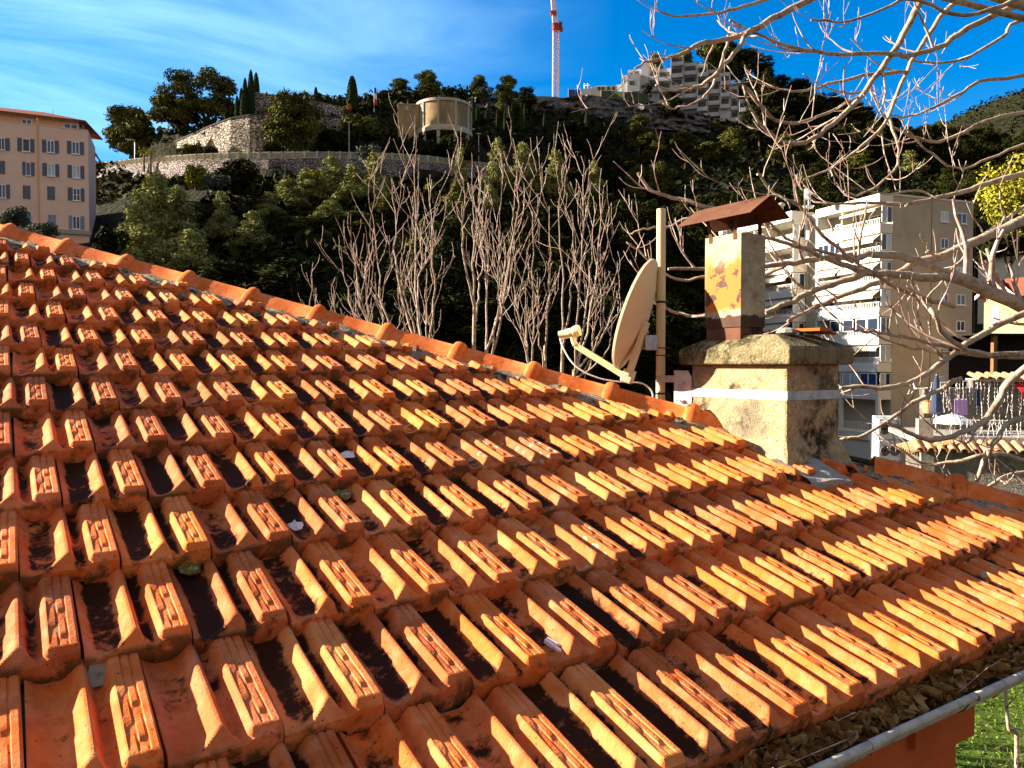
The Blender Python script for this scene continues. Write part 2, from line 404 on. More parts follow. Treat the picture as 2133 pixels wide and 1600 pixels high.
# one tile: a height field over (s across, y up from its front edge)
TS = np.array([0, .012, .03, .055, .09, .12, .15, .18, .205, .23, .255, .28, .305, .33, .35, .37, .39, .405, .42, .435, .45, .462, .478, .49, .505, .52, .54, .56, .58, .60, .62, .64,
               .66, .68, .695, .71, .722, .735, .79, .80, .812, .822, .87, .88, .892, .902, .955, .97, .982])
TY = np.array([0, .003, .006, .009, .012, .016, .020, .024, .028, .032, .036, .040, .044, .048, .052, .057, .066, .08, .10, .108, .116, .135, .155, .163, .171, .19, .21, .218, .226, .25, .27, .29, .31, .33, .352])
def tile_h(s, y):
    k = np.clip(1 - y / 0.055, 0, 1)
    base = 0.038 * (1 - y / TL)
    lip = 0.015 * (1 - sst(0.0, 0.10, s)) * sst(-.004, 0.02, y)
    wd = 1 + 1.25 * k ** 1.2
    sr = .47 + (s - .47) / wd
    rid = 0.031 * (sst(.29, .462, sr) ** 1.25) * (1 - sst(.478, .585, sr)) * sst(.09, .2, s) * (1 - sst(.60, .66, s))
    cutp = 0.005 + 0.033 * np.clip(y / 0.052, 0, 2)
    rid = -0.0022 * np.log(np.exp(-rid / 0.0022) + np.exp(-cutp / 0.0022)) + 0.0022 * np.log(1 + np.exp(-cutp / 0.0022))
    rib = 0.034 * (sst(.60, .722, s) ** 1.2) * (1 - 0.35 * sst(.965, .985, s))
    rib = rib * (0.52 + 0.48 * sst(0, 0.019, y))
    base = base - (0.0075 * sst(.05, .17, s) * (1 - sst(.20, .34, s)) + 0.004 * sst(.50, .57, s) * (1 - sst(.57, .65, s))) * sst(-.01, .05, y) * (1 - .8 * sst(.26, .34, y))
    top = sst(.715, .735, s)
    g = np.where(((s > .797) & (s < .815)) | ((s > .877) & (s < .895)), 0.0036, 0.0) * sst(.018, .03, y)
    saw = lambda ph, a, b: np.where((s >= a) & (s <= b), 0.0040 * np.mod((y + ph - 0.35 * (s - a) * TW) / 0.105, 1.0), 0)
    blk = (saw(0.0, .735, .797) + saw(0.05, .815, .877)) * sst(.02, .04, y) * (1 - sst(.25, .30, y))
    return base + lip + rid + rib - (g + blk) * top
SS, YY = np.meshgrid(TS, TY)
HH = tile_h(SS, YY)
TROUGH = np.clip(np.maximum(sst(.04, .13, SS) * (1 - sst(.30, .42, SS)), sst(.50, .55, SS) * (1 - sst(.60, .70, SS))), 0, 1)
TROUGH = TROUGH * (0.55 + 0.45 * sst(0, .06, YY))

def tile_field(spots, keep=None, frame=RP, sd=3):
    """spots: [(a0, b0)] metres of the tiles' front-left corners -> vertex, face and attribute arrays"""
    g = np.random.default_rng(sd)
    ny, ns = SS.shape
    idx = np.arange(ny * ns).reshape(ny, ns)
    q = np.stack([idx[:-1, :-1], idx[:-1, 1:], idx[1:, 1:], idx[1:, :-1]], -1).reshape(-1, 4)
    Vs = []; Fs = []; T = []; D = []; Lc = []; E = []; off = 0
    for (a0, b0) in spots:
        da, db, dh = g.normal(0, .0022), g.normal(0, .0035), abs(g.normal(0, .0012)); rot = g.normal(0, .006); tl = g.normal(0, .008)
        warp = g.normal(0, 0.0008, 2)
        a = SS * TW * 0.992 - TW / 2; b = YY
        A = a0 + TW / 2 + da + a - rot * b; B = b0 + db + b + rot * a
        H = HH + dh + tl * a * (1 - YY / TL) + warp[0] * np.sin(SS * 5) + warp[1] * np.sin(YY * 22)
        chip = g.random() < 0.10
        # skirts: front, right, left
        low = np.where((TS > .30) & (TS < .64), 0.006, -0.010)
        fb = np.stack([A[0], B[0] + 0.002, np.minimum(low, H[0] - .004)], -1)
        mid = np.stack([A[0], B[0] - 0.001, H[0] * 0.45 + np.minimum(low, H[0]) * 0.55], -1)
        rb = np.stack([A[:, -1], B[:, -1], np.full(ny, -0.008)], -1)
        lb = np.stack([A[:, 0], B[:, 0], np.full(ny, -0.008)], -1)
        P = np.concatenate([np.stack([A, B, H], -1).reshape(-1, 3), mid, fb, rb, lb])
        o1 = ny * ns; o2 = o1 + ns; o3 = o2 + ns; o4 = o3 + ny
        k = np.arange(ns - 1); j = np.arange(ny - 1)
        f1 = np.stack([o1 + k, o1 + k + 1, idx[0, k + 1], idx[0, k]], -1)
        f2 = np.stack([o2 + k, o2 + k + 1, o1 + k + 1, o1 + k], -1)
        f3 = np.stack([o3 + j, o3 + j + 1, idx[j + 1, -1], idx[j, -1]], -1)
        f4 = np.stack([idx[j, 0], idx[j + 1, 0], o4 + j + 1, o4 + j], -1)
        F = np.concatenate([q, f1, f2, f3, f4])
        if keep is not None:
            c = P[F].mean(1); F = F[keep(c[:, 0], c[:, 1])]
        if len(F) == 0: continue
        n = len(P)
        Vs.append(frame(P[:, 0], P[:, 1], P[:, 2])); Fs.append(F + off); off += n
        r = g.random() if g.random() > 0.10 else g.random() * 0.12
        T.append(np.full(n, r)); 
        tr = np.concatenate([TROUGH.ravel(), TROUGH[0] * .5, TROUGH[0] * .5, np.ones(ny) * .6, np.ones(ny) * .6])
        D.append(tr * (0.50 + 0.85 * g.random()) + (0.0 if g.random() > .1 else .25))
        Lc.append(np.full(n, 1.0 if g.random() < 0.035 else 0.0))
        E.append(np.concatenate([np.repeat((1 - sst(0, .012, TY)) * 0.8, ns), np.ones(ns) * .85, np.ones(ns), np.zeros(ny), np.zeros(ny)]))
    return np.concatenate(Vs), np.concatenate(Fs), dict(tid=np.concatenate(T), trough=np.concatenate(D), lichen=np.concatenate(Lc), front=np.concatenate(E))

house = empty('tiled_house', RP(2.0, -0.4) * [1, 1, 0], 'orange walled house under a staggered terracotta tile roof with a chimney on its hip', 'house')
HB = np.array(house.location)
def hpart(name, mb, m, parent=None, **k): return mb.build(name, m, parent or house, **k)

# the tile field: 15 courses, each shifted half a tile from the last
spots = []
for k in range(-1, 15):
    shift = 0.5 if k % 2 == 0 else 0.0
    b0 = k * TL if k > -1 else -1.085 * TL
    for i in range(-6, 26):
        a0 = (i + shift) * TW
        edge_t = (a0 - HE[0]) * HPp[0] + (b0 - HE[1]) * HPp[1]
        if edge_t < 0.10: spots.append((a0, b0))
def keep_main(a, b): return (a - HE[0]) * HPp[0] + (b - HE[1]) * HPp[1] < 0.005 + 0.015 * np.sin(a * 37) + 0.015 * np.sin(a * 91)
V, F, AT = tile_field(spots, keep_main)
# lichen on the tiles the photograph shows it on, bottom middle
me = mesh_np('roof_tiles', V - HB, F, attrs=AT, smooth=True, sharp=20)
roof = link('roof', me, M['tile'], house)
# slope beyond the hip, same tiles seen only from the other side
NA = V3(-math.cos(R_AZ), math.sin(R_AZ), 0)           # horizontal up-slope direction of the main face
AX0 = RP(*(HE + HPp * H_OFF)); AX1 = RP(*(HE + HPp * H_OFF + HD * 5.9))
UP2 = V3(-ROW[0] * math.cos(R_SL), -ROW[1] * math.cos(R_SL), math.sin(R_SL)); NOR2 = np.cross(UP2, NA)
NOR2 = NOR2 if NOR2[2] > 0 else -NOR2
def RP2(a, b, h=0.0): return AX1 + np.multiply.outer(np.asarray(a, float), NA) + np.multiply.outer(np.asarray(b, float), UP2) + np.multiply.outer(np.asarray(h, float), NOR2)
sp2 = []
for k in range(0, 14):
    for i in range(0, 34):
        a0 = (i + (0.5 if k % 2 else 0)) * TW; b0 = k * TL - 0.1
        if (b0 * math.cos(R_SL)) < a0 + TW + .05: sp2.append((a0, b0))
V, F, AT = tile_field(sp2, lambda a, b: b * math.cos(R_SL) < a - 0.07, RP2, 5)
link('roof_slope', mesh_np('roof_slope', V - HB, F, attrs=AT, smooth=True, sharp=20), M['tile'], house)

# boards under the tiles so no daylight shows through
mb = MB()
def hipb(a): return HE[1] + (a - HE[0]) * HD[1] / HD[0]
aL, aR = -6 * TW, HE[0] + HD[0] / HD[1] * (-1.05 * TL - HE[1])
poly = [RP(aL, -1.02 * TL, -.02), RP(aR, -1.02 * TL, -.02), RP(HE[0] + .05, HE[1], -.02), RP(HE[0] - 0.9, HE[1] + .9, -.02), RP(aL, HE[1] + .9, -.02)]
mb.prism(poly, -NOR * 0.06)
hpart('roof_boards', mb, M['cement'], roof)

# mortar bed along the hip: lumpy strip from the tiles up to under the caps
def strip(name, offs, n, fn, m, parent, jitter=0.0):
    t = np.linspace(-0.45, 6.2, n); Vv = []; 
    g = np.random.default_rng(11)
    for i, tt in enumerate(t):
        for j, (o_, h_) in enumerate(offs):
            p = HE + HD * tt + HPp * (o_ + (g.normal(0, jitter) if 0 < j < len(offs) - 1 else g.normal(0, jitter * 1.6)))
            Vv.append(RP(p[0], p[1], h_ + fn(tt, o_) + g.normal(0, jitter * .55)))
    k = len(offs); F = [(i * k + j, i * k + j + 1, (i + 1) * k + j + 1, (i + 1) * k + j) for i in range(n - 1) for j in range(k - 1)]
    me = mesh_np(name, np.array(Vv) - HB, np.array(F)[:, ::-1], smooth=True, sharp=60)
    return link(name, me, m, parent)
lump = lambda t, o: 0.006 * math.sin(t * 9.1 + 1) * math.sin(t * 3.7) + 0.003 * math.sin(t * 31 + o * 40)
strip('mortar_bed', [(-0.06, -0.005), (-0.040, .018), (-0.015, .030), (.010, .033), (.03, .035), (.055, .036), (.085, .04), (.12, .04)], 420, lump, M['mortar'], roof, 0.0026)
strip('mortar_bed', [(.12, .05), (.19, .02), (.25, -.06)], 120, lump, M['mortar'], roof, 0.003)

# hip caps: rounded ridge tiles, each with a raised collar over the next one's head
def capprof(w, h, n=9):
    out = []
    for i in range(n):
        x = -1 + 2 * i / (n - 1)
        out.append((x * w, h * (1 - abs(x) ** 1.55)))
    return out
D3 = nrm(RP(*HD) - RO); SIDE = nrm(np.cross(D3, [0, 0, 1])); UPH = np.cross(SIDE, D3); 
if SIDE @ (RP(*HPp) - RO) < 0: SIDE = -SIDE
if UPH[2] < 0: UPH = -UPH
AXP = RP(*(HE + HPp * H_OFF))
def cap(t0, ln, w, h, seed, collar=True):
    g = random.Random(seed); mb = MB(); wob = g.uniform(-.004, .004); tw = g.uniform(-.012, .012)
    sec = [(0, 1.0, 0), (ln * .5, 1.0, .001), (ln - .078, 1.0, 0.002)]
    if collar: sec += [(ln - .037 - .037 * math.cos(w), 1.0 + .24 * math.sin(w), .003 + .003 * math.sin(w)) for w in np.linspace(.12, math.pi - .12, 9)]
    sec += [(ln + .012, 0.98, -.004)]
    pr = capprof(w, h); n = len(pr); Vv = []; F = []
    for (d, sc, dh) in sec:
        for x, z in pr:
            Vv.append(AXP + D3 * (t0 + d) + SIDE * (x * sc + wob + tw * d) + UPH * ((z - .012) * sc * 1.0 + dh - (1 - sc) * 0 - .006 * (d / ln)))
    for i in range(len(sec) - 1):
        for j in range(n - 1):
            F.append((i * n + j, (i + 1) * n + j, (i + 1) * n + j + 1, i * n + j + 1))
    Vn = len(Vv); F.append(tuple(range(Vn - n, Vn)))
    mb.add(Vv, F)
    return mb
for k in range(-1, 15):
    if k == 12: continue
    t0 = -0.064 + 0.4125 * (k - 1)
    if 4.1 < t0 < 4.5 and False: continue
    mb = cap(t0 + .04, .4125, 0.088, 0.098, 100 + k)
    o = mb.build('ridge_cap', M['tile'], roof, smooth=True, sharp=55)
    me = o.data; n = len(me.vertices)
    for a, v in (('tid', [0.50, .62, .55, .66][k % 4]), ('trough', 0.22 + .06 * (k % 3)), ('lichen', 0.0), ('front', .0)):
        q = me.attributes.new(a, 'FLOAT', 'POINT'); q.data.foreach_set('value', np.full(n, v, np.float32))

# gutter along the eave
EZ = RP(0, -1.085 * TL)                                     # eave front line
OUTW = -NA
gz = -0.895 + CZ
def eave(a, outd, z): 
    p = RP(a, -1.085 * TL); return V3(p[0] + OUTW[0] * outd, p[1] + OUTW[1] * outd, z)
GR = 0.062; gc = 0.03
mb = MB(); gp = []
prof = [(-GR, .012), (-GR, 0)] + [(-GR * math.cos(w), -GR * math.sin(w)) for w in np.linspace(.2, math.pi - .1, 10)] + [(GR, 0.0)]
roll = [(GR + .011 - .011 * math.cos(w), .004 + .011 * math.sin(w)) for w in np.linspace(0, 1.75 * math.pi, 10)]
pr = prof + roll; segs = [(-1.6, 0.35), (0.35, 1.29), (1.29, 1.77), (1.77, 2.26), (2.26, 3.2), (3.2, 4.4)]
def sweep(mb, pr, a0, a1, gzf=gz, grow=0.0):
    n = len(pr); Vv = []
    for a in (a0, a1):
        for (x, z) in pr: Vv.append(eave(a, gc + x * (1 + grow), gzf + z * (1 + grow)))
    mb.add(Vv, [(j, j + 1, n + j + 1, n + j) for j in range(n - 1)])
for a0, a1 in segs: sweep(mb, pr, a0, a1 + .02, gz, 0.0 if segs.index((a0, a1)) % 2 else 0.035)
gut = hpart('gutter', mb, M['gutter'], smooth=True, sharp=50)
for a in (1.29, 1.77, 2.26, 0.35, 3.2):
    mb = MB(); sweep(mb, [(x * 1.06, z * 1.06 + .001) for x, z in pr], a - .006, a + .022)
    hpart('gutter_joint', mb, M['gutter'], gut, smooth=True, sharp=50)

# orange wall and its boarded head under the gutter
AXE = np.array([ROW, NA, [0, 0, 1]])                          # house axes: along the eave, up-slope, vertical
def hbox(mb, a0, a1, o0, o1, z0, z1):                         # outd o0..o1 (positive = out past the eave), absolute z
    c = eave((a0 + a1) / 2, (o0 + o1) / 2, (z0 + z1) / 2)
    mb.box(c, (abs(a1 - a0) / 2, abs(o1 - o0) / 2, (z1 - z0) / 2), AXE)
mb = MB(); hbox(mb, -1.6, 2.575, -.104, -3.2, 0.0, CZ - 1.0)
hpart('wall', mb, M['orangewall'])
mb = MB(); hbox(mb, -1.6, 2.625, -.072, -.103, CZ - 1.165, CZ - .97); hbox(mb, -1.6, 2.62, -.066, -.0715, CZ - 1.02, CZ - .985)
hpart('fascia_board', mb, M['orangewall'], bevel=.003)
mb = MB()
p = [(0, 0), (.02, -.01), (.045, -.05), (.03, -.07), (-.01, -.02)]
hbox(mb, 2.245, 2.275, -.05, -.071, CZ - 1.10, CZ - 1.005); hpart('gutter_bracket', mb, M['orangewall'], gut)
for a in (1.9, 2.52):
    mb = MB(); hbox(mb, a, a + .03, .03, -.07, CZ - .985, CZ - .972); hpart('gutter_bracket', mb, M['orangewall'], gut)
mb = MB(); hbox(mb, -1.6, 4.2, -.035, -.06, CZ - 1.0, CZ - .893)
hpart('eaves_fillet', mb, M['cement'], roof)

# dead leaves and twigs lying in the gutter
g = np.random.default_rng(21)
n = 2600; Vv = []; F = []; tint = []
for i in range(n):
    a = g.uniform(0.9, 4.3); o_ = g.uniform(-.02, .068)
    fill = sst(.55, 1.6, a)
    z = gz - .016 + .030 * fill * (1 - ((o_ - .02) / .075) ** 2) + g.uniform(-.012, .012)
    if g.random() > .35 + .65 * fill: continue
    c = eave(a, o_, z); L = g.uniform(.014, .034); w = L * g.uniform(.35, .65)
    d = nrm(g.normal(0, 1, 3) * [1, 1, .5]); s = nrm(np.cross(d, g.normal(0, 1, 3) + [0, 0, 1.5])); u = np.cross(s, d); cu = g.uniform(-.5, .7) * L
    b = len(Vv)
    Vv += [c - d * L, c - d * .3 * L + s * w + u * cu, c - d * .3 * L - s * w + u * cu * .8, c + d * .45 * L + s * w * .7 + u * cu, c + d * .45 * L - s * w * .7 + u * cu * .9, c + d * L + u * cu * .2, c + u * 0.0]
    F += [(b, b + 1, b + 6), (b, b + 6, b + 2), (b + 1, b + 3, b + 6), (b + 2, b + 6, b + 4), (b + 3, b + 5, b + 6), (b + 6, b + 5, b + 4)]
    tint += [g.random()] * 7
def leaf_ramp(name, cols, rough=.75, trans=0.0, sp=.04):
    m = bpy.data.materials.new(name); m.use_nodes = True; t = m.node_tree; b = t.nodes['Principled BSDF']
    b.inputs['Roughness'].default_value = rough; b.inputs['Specular IOR Level'].default_value = sp
    an = t.nodes.new('ShaderNodeAttribute'); an.attribute_name = 'tint'
    rp = t.nodes.new('ShaderNodeValToRGB'); e = rp.color_ramp.elements
    e[0].color = (*cols[0], 1); e[-1].color = (*cols[-1], 1)
    for i, c in enumerate(cols[1:-1]):
        x = e.new((i + 1) / (len(cols) - 1)); x.color = (*c, 1)
    t.links.new(an.outputs['Fac'], rp.inputs['Fac']); t.links.new(rp.outputs['Color'], b.inputs['Base Color'])
    return m
M['deadleaf'] = leaf_ramp('dead_leaves', [(.09, .040, .012), (.20, .095, .028), (.32, .165, .05), (.13, .06, .02), (.48, .32, .14)])
bV = np.array(Vv); base = bV.mean(0)
o = link('dead_leaves', mesh_np('dead_leaves', bV - base, np.array(F), attrs=dict(tint=tint)), M['deadleaf'], None, base)
tag(o, 'brown dead leaves and litter filling the zinc gutter', 'leaves', kind='stuff')
mb = MB()
for i in range(46):
    a = g.uniform(1.2, 3.3); c = eave(a, g.uniform(-.03, .07), gz + g.uniform(-.004, .02)); d = nrm(ROW * g.choice([-1, 1]) + g.normal(0, .35, 3) * [1, 1, .3]); L = g.uniform(.04, .16)
    k = g.normal(0, .018, 3)
    mb.tube([c - d * L, c + k, c + d * L], [.0016, .0013, .0008], 5)
tag(mb.build('dead_twigs', M['barkred'], origin=base), 'thin dry twigs scattered over the leaves in the gutter', 'twigs', kind='stuff')

# ------------------------------------------------------------------ chimney on the hip (a part of the house)
CA = np.array([ROW, NA, [0, 0, 1]])
CN = V3(1.225, 3.45, 0)                                       # near corner of the shaft (left face meets right face)
CW, CR = 0.575, 0.385                                         # widths of the left face and of the right face
cc = CN + NA * CW / 2 + ROW * CR / 2
def cbox(mb, c, hw, hr, z0, z1): mb.box([c[0], c[1], (z0 + z1) / 2], (hr, hw, (z1 - z0) / 2), CA)
def ring(mb, secs, c=None):
    """secs: [(half along ROW, half along NA, z)]"""
    c = cc if c is None else c
    Vv = [[c[0] + ROW[0] * x * hr + NA[0] * y * hw, c[1] + ROW[1] * x * hr + NA[1] * y * hw, z] for hr, hw, z in secs for x, y in ((-1, -1), (1, -1), (1, 1), (-1, 1))]
    F = [(i * 4 + j, i * 4 + (j + 1) % 4, i * 4 + 4 + (j + 1) % 4, i * 4 + 4 + j) for i in range(len(secs) - 1) for j in range(4)]
    F += [(3, 2, 1, 0), tuple(len(Vv) - 4 + j for j in range(4))]
    mb.add(Vv, F)
mb = MB(); ring(mb, [(CR / 2, CW / 2, CZ - 1.1), (CR / 2, CW / 2, CZ + .012)])
chim = hpart('chimney', mb, M['render'], bevel=.012)
mb = MB(); oh = .045
ring(mb, [(CR / 2 + oh - .008, CW / 2 + oh - .008, CZ + .004), (CR / 2 + oh, CW / 2 + oh, CZ + .012), (CR / 2 + oh, CW / 2 + oh, CZ + .078), (CR / 2 + oh - .01, CW / 2 + oh - .01, CZ + .088), (CR / 2 - .05, CW / 2 - .10, CZ + .145), (.02, .04, CZ + .150)])
hpart('cap_slab', mb, M['capstone'], chim, bevel=.006)
# mortar haunch where shaft meets tiles
mb = MB(); ring(mb, [(CR / 2 + .10, CW / 2 + .07, CZ - 1.0), (CR / 2 + .07, CW / 2 + .055, CZ - .50), (CR / 2 + .03, CW / 2 + .03, CZ - .40), (CR / 2 + .002, CW / 2 + .002, CZ - .335)])
hpart('mortar_skirt', mb, M['render'], chim, bevel=.02)
# flue box: galvanised sheet eaten by rust low on its sunny face
def flue_mat():
    m = mat('rust_streaked_galvanised', (0.36, 0.30, 0.18), 0.65, 0.12, metal=0.0, noise=[((0.50, 0.40, 0.24), 30, .5, .66), ((0.20, .16, .09), 9, .52, .68)], scale=16, var=.25)
    t = m.node_tree; N = t.nodes; Lk = t.links.new; b = N['Principled BSDF']; src = b.inputs['Base Color'].links[0].from_socket
    tcn = N.new('ShaderNodeTexCoord'); sp = N.new('ShaderNodeSeparateXYZ'); Lk(tcn.outputs['UV'], sp.inputs[0])
    def nz(sc, det, scl=(1, 1, 1)):
        mp_ = N.new('ShaderNodeMapping'); mp_.inputs['Scale'].default_value = scl; Lk(tcn.outputs['UV'], mp_.inputs['Vector'])
        n = N.new('ShaderNodeTexNoise'); n.inputs['Scale'].default_value = sc; n.inputs['Detail'].default_value = det; n.inputs['Roughness'].default_value = .6
        Lk(mp_.outputs[0], n.inputs['Vector']); return n.outputs['Fac']
    def mr_(v, a, b_, c=0, d=1):
        n = N.new('ShaderNodeMapRange'); n.interpolation_type = 'SMOOTHSTEP'
        for k, q in zip(('From Min', 'From Max', 'To Min', 'To Max'), (a, b_, c, d)): n.inputs[k].default_value = q
        Lk(v, n.inputs['Value']); return n.outputs['Result']
    def mt(op, x, y):
        n = N.new('ShaderNodeMath'); n.operation = op
        for i, q in enumerate((x, y)):
            if hasattr(q, 'node'): Lk(q, n.inputs[i])
            else: n.inputs[i].default_value = q
        return n.outputs[0]
    u, v = sp.outputs[0], sp.outputs[1]
    zone = mt('MULTIPLY', mt('MULTIPLY', mr_(v, .43, .24), mr_(v, .04, .11)), mr_(u, .262, .20))
    low = mr_(v, .075, .02)
    st = mt('ADD', nz(9, 5, (1, .5, 1)), mt('MULTIPLY', mt('SUBTRACT', zone, .55), .55))
    def mixc(f, a, c):
        n = N.new('ShaderNodeMix'); n.data_type = 'RGBA'; Lk(f, n.inputs['Factor']); Lk(a, n.inputs['A']); n.inputs['B'].default_value = (*c, 1); return n.outputs['Result']
    cur = mixc(mt('MULTIPLY', mr_(st, .43, .60), .9), src, (.56, .25, .07))
    cur = mixc(mt('MULTIPLY', mr_(st, .50, .66), .85), cur, (.50, .13, .015))
    pz = mt('MULTIPLY', zone, mr_(mt('ADD', nz(11, 4), mt('MULTIPLY', nz(40, 3), .15)), .60, .635))
    cur = mixc(mt('MULTIPLY', pz, .95), cur, (.055, .035, .028))
    lw = mr_(mt('ADD', nz(14, 5), mt('MULTIPLY', low, .5)), .62, .74)
    cur = mixc(mt('MULTIPLY', mt('MULTIPLY', lw, mr_(v, .12, .09)), .95), cur, (.05, .018, .010))
    Lk(cur, b.inputs['Base Color'])
    return m
M['flue'] = flue_mat()
FN = V3(1.085, 3.685, 0); FW, FR = .225, .175
fc = FN + NA * FW / 2 + ROW * FR / 2
z0, z1 = CZ + .185, CZ + .632
mb = MB()
cn = [FN, FN + NA * FW, FN + NA * FW + ROW * FR, FN + ROW * FR]
for i, (a, b, l0, l1) in enumerate(((cn[0], cn[1], 0, FW), (cn[1], cn[2], 1, 1.2), (cn[2], cn[3], 2, 2.2), (cn[3], cn[0], .45, .27))):
    q = [[*b[:2], z0], [*a[:2], z0], [*a[:2], z1], [*b[:2], z1]]
    # left face gets uv 0..FW, the others sit outside the rust zone
    mb.quad(*q, uv=[(l1, 0), (l0, 0), (l0, z1 - z0), (l1, z1 - z0)])
    ins = .012
    ii = [np.array([*(fc[:2] + (p[:2] - fc[:2]) * .93), zz]) for p, zz in ((b, z1 - .0), (a, z1 - .0), (a, z1 - .2), (b, z1 - .2))]
    mb.quad(q[3], q[2], ii[1], ii[0], uv=[(1, .5)] * 4); mb.quad(ii[0], ii[1], ii[2], ii[3], uv=[(1, .5)] * 4)
flue = hpart('flue', mb, M['flue'], chim)
mb = MB(); ring(mb, [(FR / 2 - .006, FW / 2 - .006, CZ + .12), (FR / 2 - .006, FW / 2 - .006, z0 + .02)], fc)
hpart('flue_collar', mb, M['rust'], chim)
# bent rain plate over the flue on four flat straps
gN = V3(1.196, 3.60, CZ + .790); rl = .46; dn = .138; dz = .092
A0, A1 = gN, gN + NA * rl
e0, e1 = A0 - ROW * dn - [0, 0, dz], A1 - ROW * dn - [0, 0, dz]
f0, f1 = A0 + ROW * dn - [0, 0, dz], A1 + ROW * dn - [0, 0, dz]
mb = MB(); th = V3(0, 0, -.0035)
mb.prism([A0, A1, e1, e0], th); mb.prism([A0, f0, f1, A1], th)
hpart('rain_plate', mb, M['rust'], chim)
for tz, side, sl_ in ((.16, -1, M), (.84, -1, M), (.16, 1, M), (.84, 1, M)):
    mb = MB(); foot = FN + NA * FW * tz + ROW * (FR * (0 if side < 0 else 1)) + [0, 0, 0]; foot[2] = z1 - .03
    knee = foot + [0, 0, .035]
    top = A0 + NA * rl * (.18 + .62 * (tz)) + ROW * side * dn * .55 - [0, 0, dz * .55 + .006]
    w = NA * .011; thk = ROW * .0022 * side
    for p, q in ((foot, knee), (knee, top)):
        mb.prism([p - w + thk, p + w + thk, q + w + thk, q - w + thk], ROW * .002)
    hpart('strap', mb, M['rust'], chim)
# galvanised band strapping the bracket on
zb = CZ - .135
mb = MB(); ring(mb, [(CR / 2 + .003, CW / 2 + .003, zb - .021), (CR / 2 + .003, CW / 2 + .003, zb + .021)])
mb.f = mb.f[:-2]; mb.mi = mb.mi[:-2]
# lead flashing at the foot of the shaft
mb2 = MB()
fl = [roof_hit(1600, 957, .05), roof_hit(1690, 1003, .055), roof_hit(1778, 1000, .055), roof_hit(1700, 960, .06)]
P0 = [RP(*fl[0], .05), RP(*fl[1], .055), RP(*fl[2], .055), RP(*fl[3], .07)]
nx = 10; Vv = []; F = []
for i in range(nx + 1):
    for j in range(7):
        u_, v_ = i / nx, j / 6
        p = (P0[0] * (1 - u_) + P0[1] * u_) * (1 - v_) + (P0[3] * (1 - u_) + P0[2] * u_) * v_
        p = p + NOR * (.004 * math.sin(u_ * 17) * math.cos(v_ * 5) + .004 * math.sin(v_ * 9 + u_ * 3))
        Vv.append(p)
for j in range(7): Vv.append(Vv[nx * 7 + j] - NOR * .045 - UP * .012)
for i in range(nx + 1):
    for j in range(6): F.append((i * 7 + j, (i + 1) * 7 + j, (i + 1) * 7 + j + 1, i * 7 + j + 1))
mb2.add(Vv, F)
hpart('flashing', mb2, M['lead'], roof, smooth=True, sharp=50)

# the band belongs to the dish's bracket
pole_x = V3(.80, 4.175, 0)
dishR = empty('satellite_dish', [*pole_x[:2], CZ - .33], 'cream satellite dish seen edge on, clamped to a cream pole beside the chimney', 'satellite dish')
def dpart(name, mb, m, parent=None, **k): return mb.build(name, m, parent or dishR, **k)
mb_pole = MB()
pz0, pz1 = CZ - .33, CZ + .838
mb_pole.lathe([*pole_x[:2], 0], [(.0245, pz0), (.0245, pz1), (.021, pz1 + .001), (.021, pz1 - .05)], 20)
pole = dpart('pole', mb_pole, M['pole'], smooth=True)
for zz, h in ((CZ + .335, .012), (CZ - .155, .010)): m_ = MB(); m_.lathe([*pole_x[:2], 0], [(.0254, zz), (.0254, zz + h)], 20); dpart('tape', m_, M['black'], pole, smooth=True)
dpart('chimney_band', mb, M['galv'])
# bracket plate parallel to the left face, just off the shaft's hidden back corner
pc = CN + NA * (CW + .055) - ROW * .006
mb = MB()
zt, zl = CZ - .025, CZ - .31
P = [pc - NA * .062 + [0, 0, zl], pc + NA * .062 + [0, 0, zl], pc + NA * .062 + [0, 0, zt], pc - NA * .035 + [0, 0, zt], pc - NA * .062 + [0, 0, zt - .035]]
mb.prism([p for p in P], ROW * .004)
arm0 = pc + [0, 0, CZ - .07]
mb.box((arm0 + [*pole_x[:2], CZ - .07]) / 2 * V3(1, 1, 1), (.004, np.linalg.norm((pole_x - pc)[:2]) / 2, .018), AXE)
bo = dpart('wall_bracket', mb, M['galv'], bevel=.0015)
mb = MB()
for zz in (zb + .045, zb - .045):
    for d in (-.012, .012): mb = MB(); mb.lathe(pc - ROW * .004 + NA * d + [0, 0, zz], [(.008, 0), (.008, .012), (.004, .012), (.004, .03)], 6, np.array([NA, [0, 0, 1], -ROW])); dpart('bolt', mb, M['galv'], bo)
for zz in (CZ - .06, CZ - .085, CZ + .095, CZ + .055):
    mb = MB(); mb.lathe([*pole_x[:2], 0], [(.0275, zz - .003), (.0285, zz), (.0275, zz + .003)], 18)
    mb.tube([pole_x + ROW * .03 + NA * -.028 + [0, 0, zz], pole_x + ROW * .03 + NA * .0 + [0, 0, zz], pole_x + ROW * .075 + [0, 0, zz]], .004, 6); dpart('clamp', mb, M['rust'], pole)
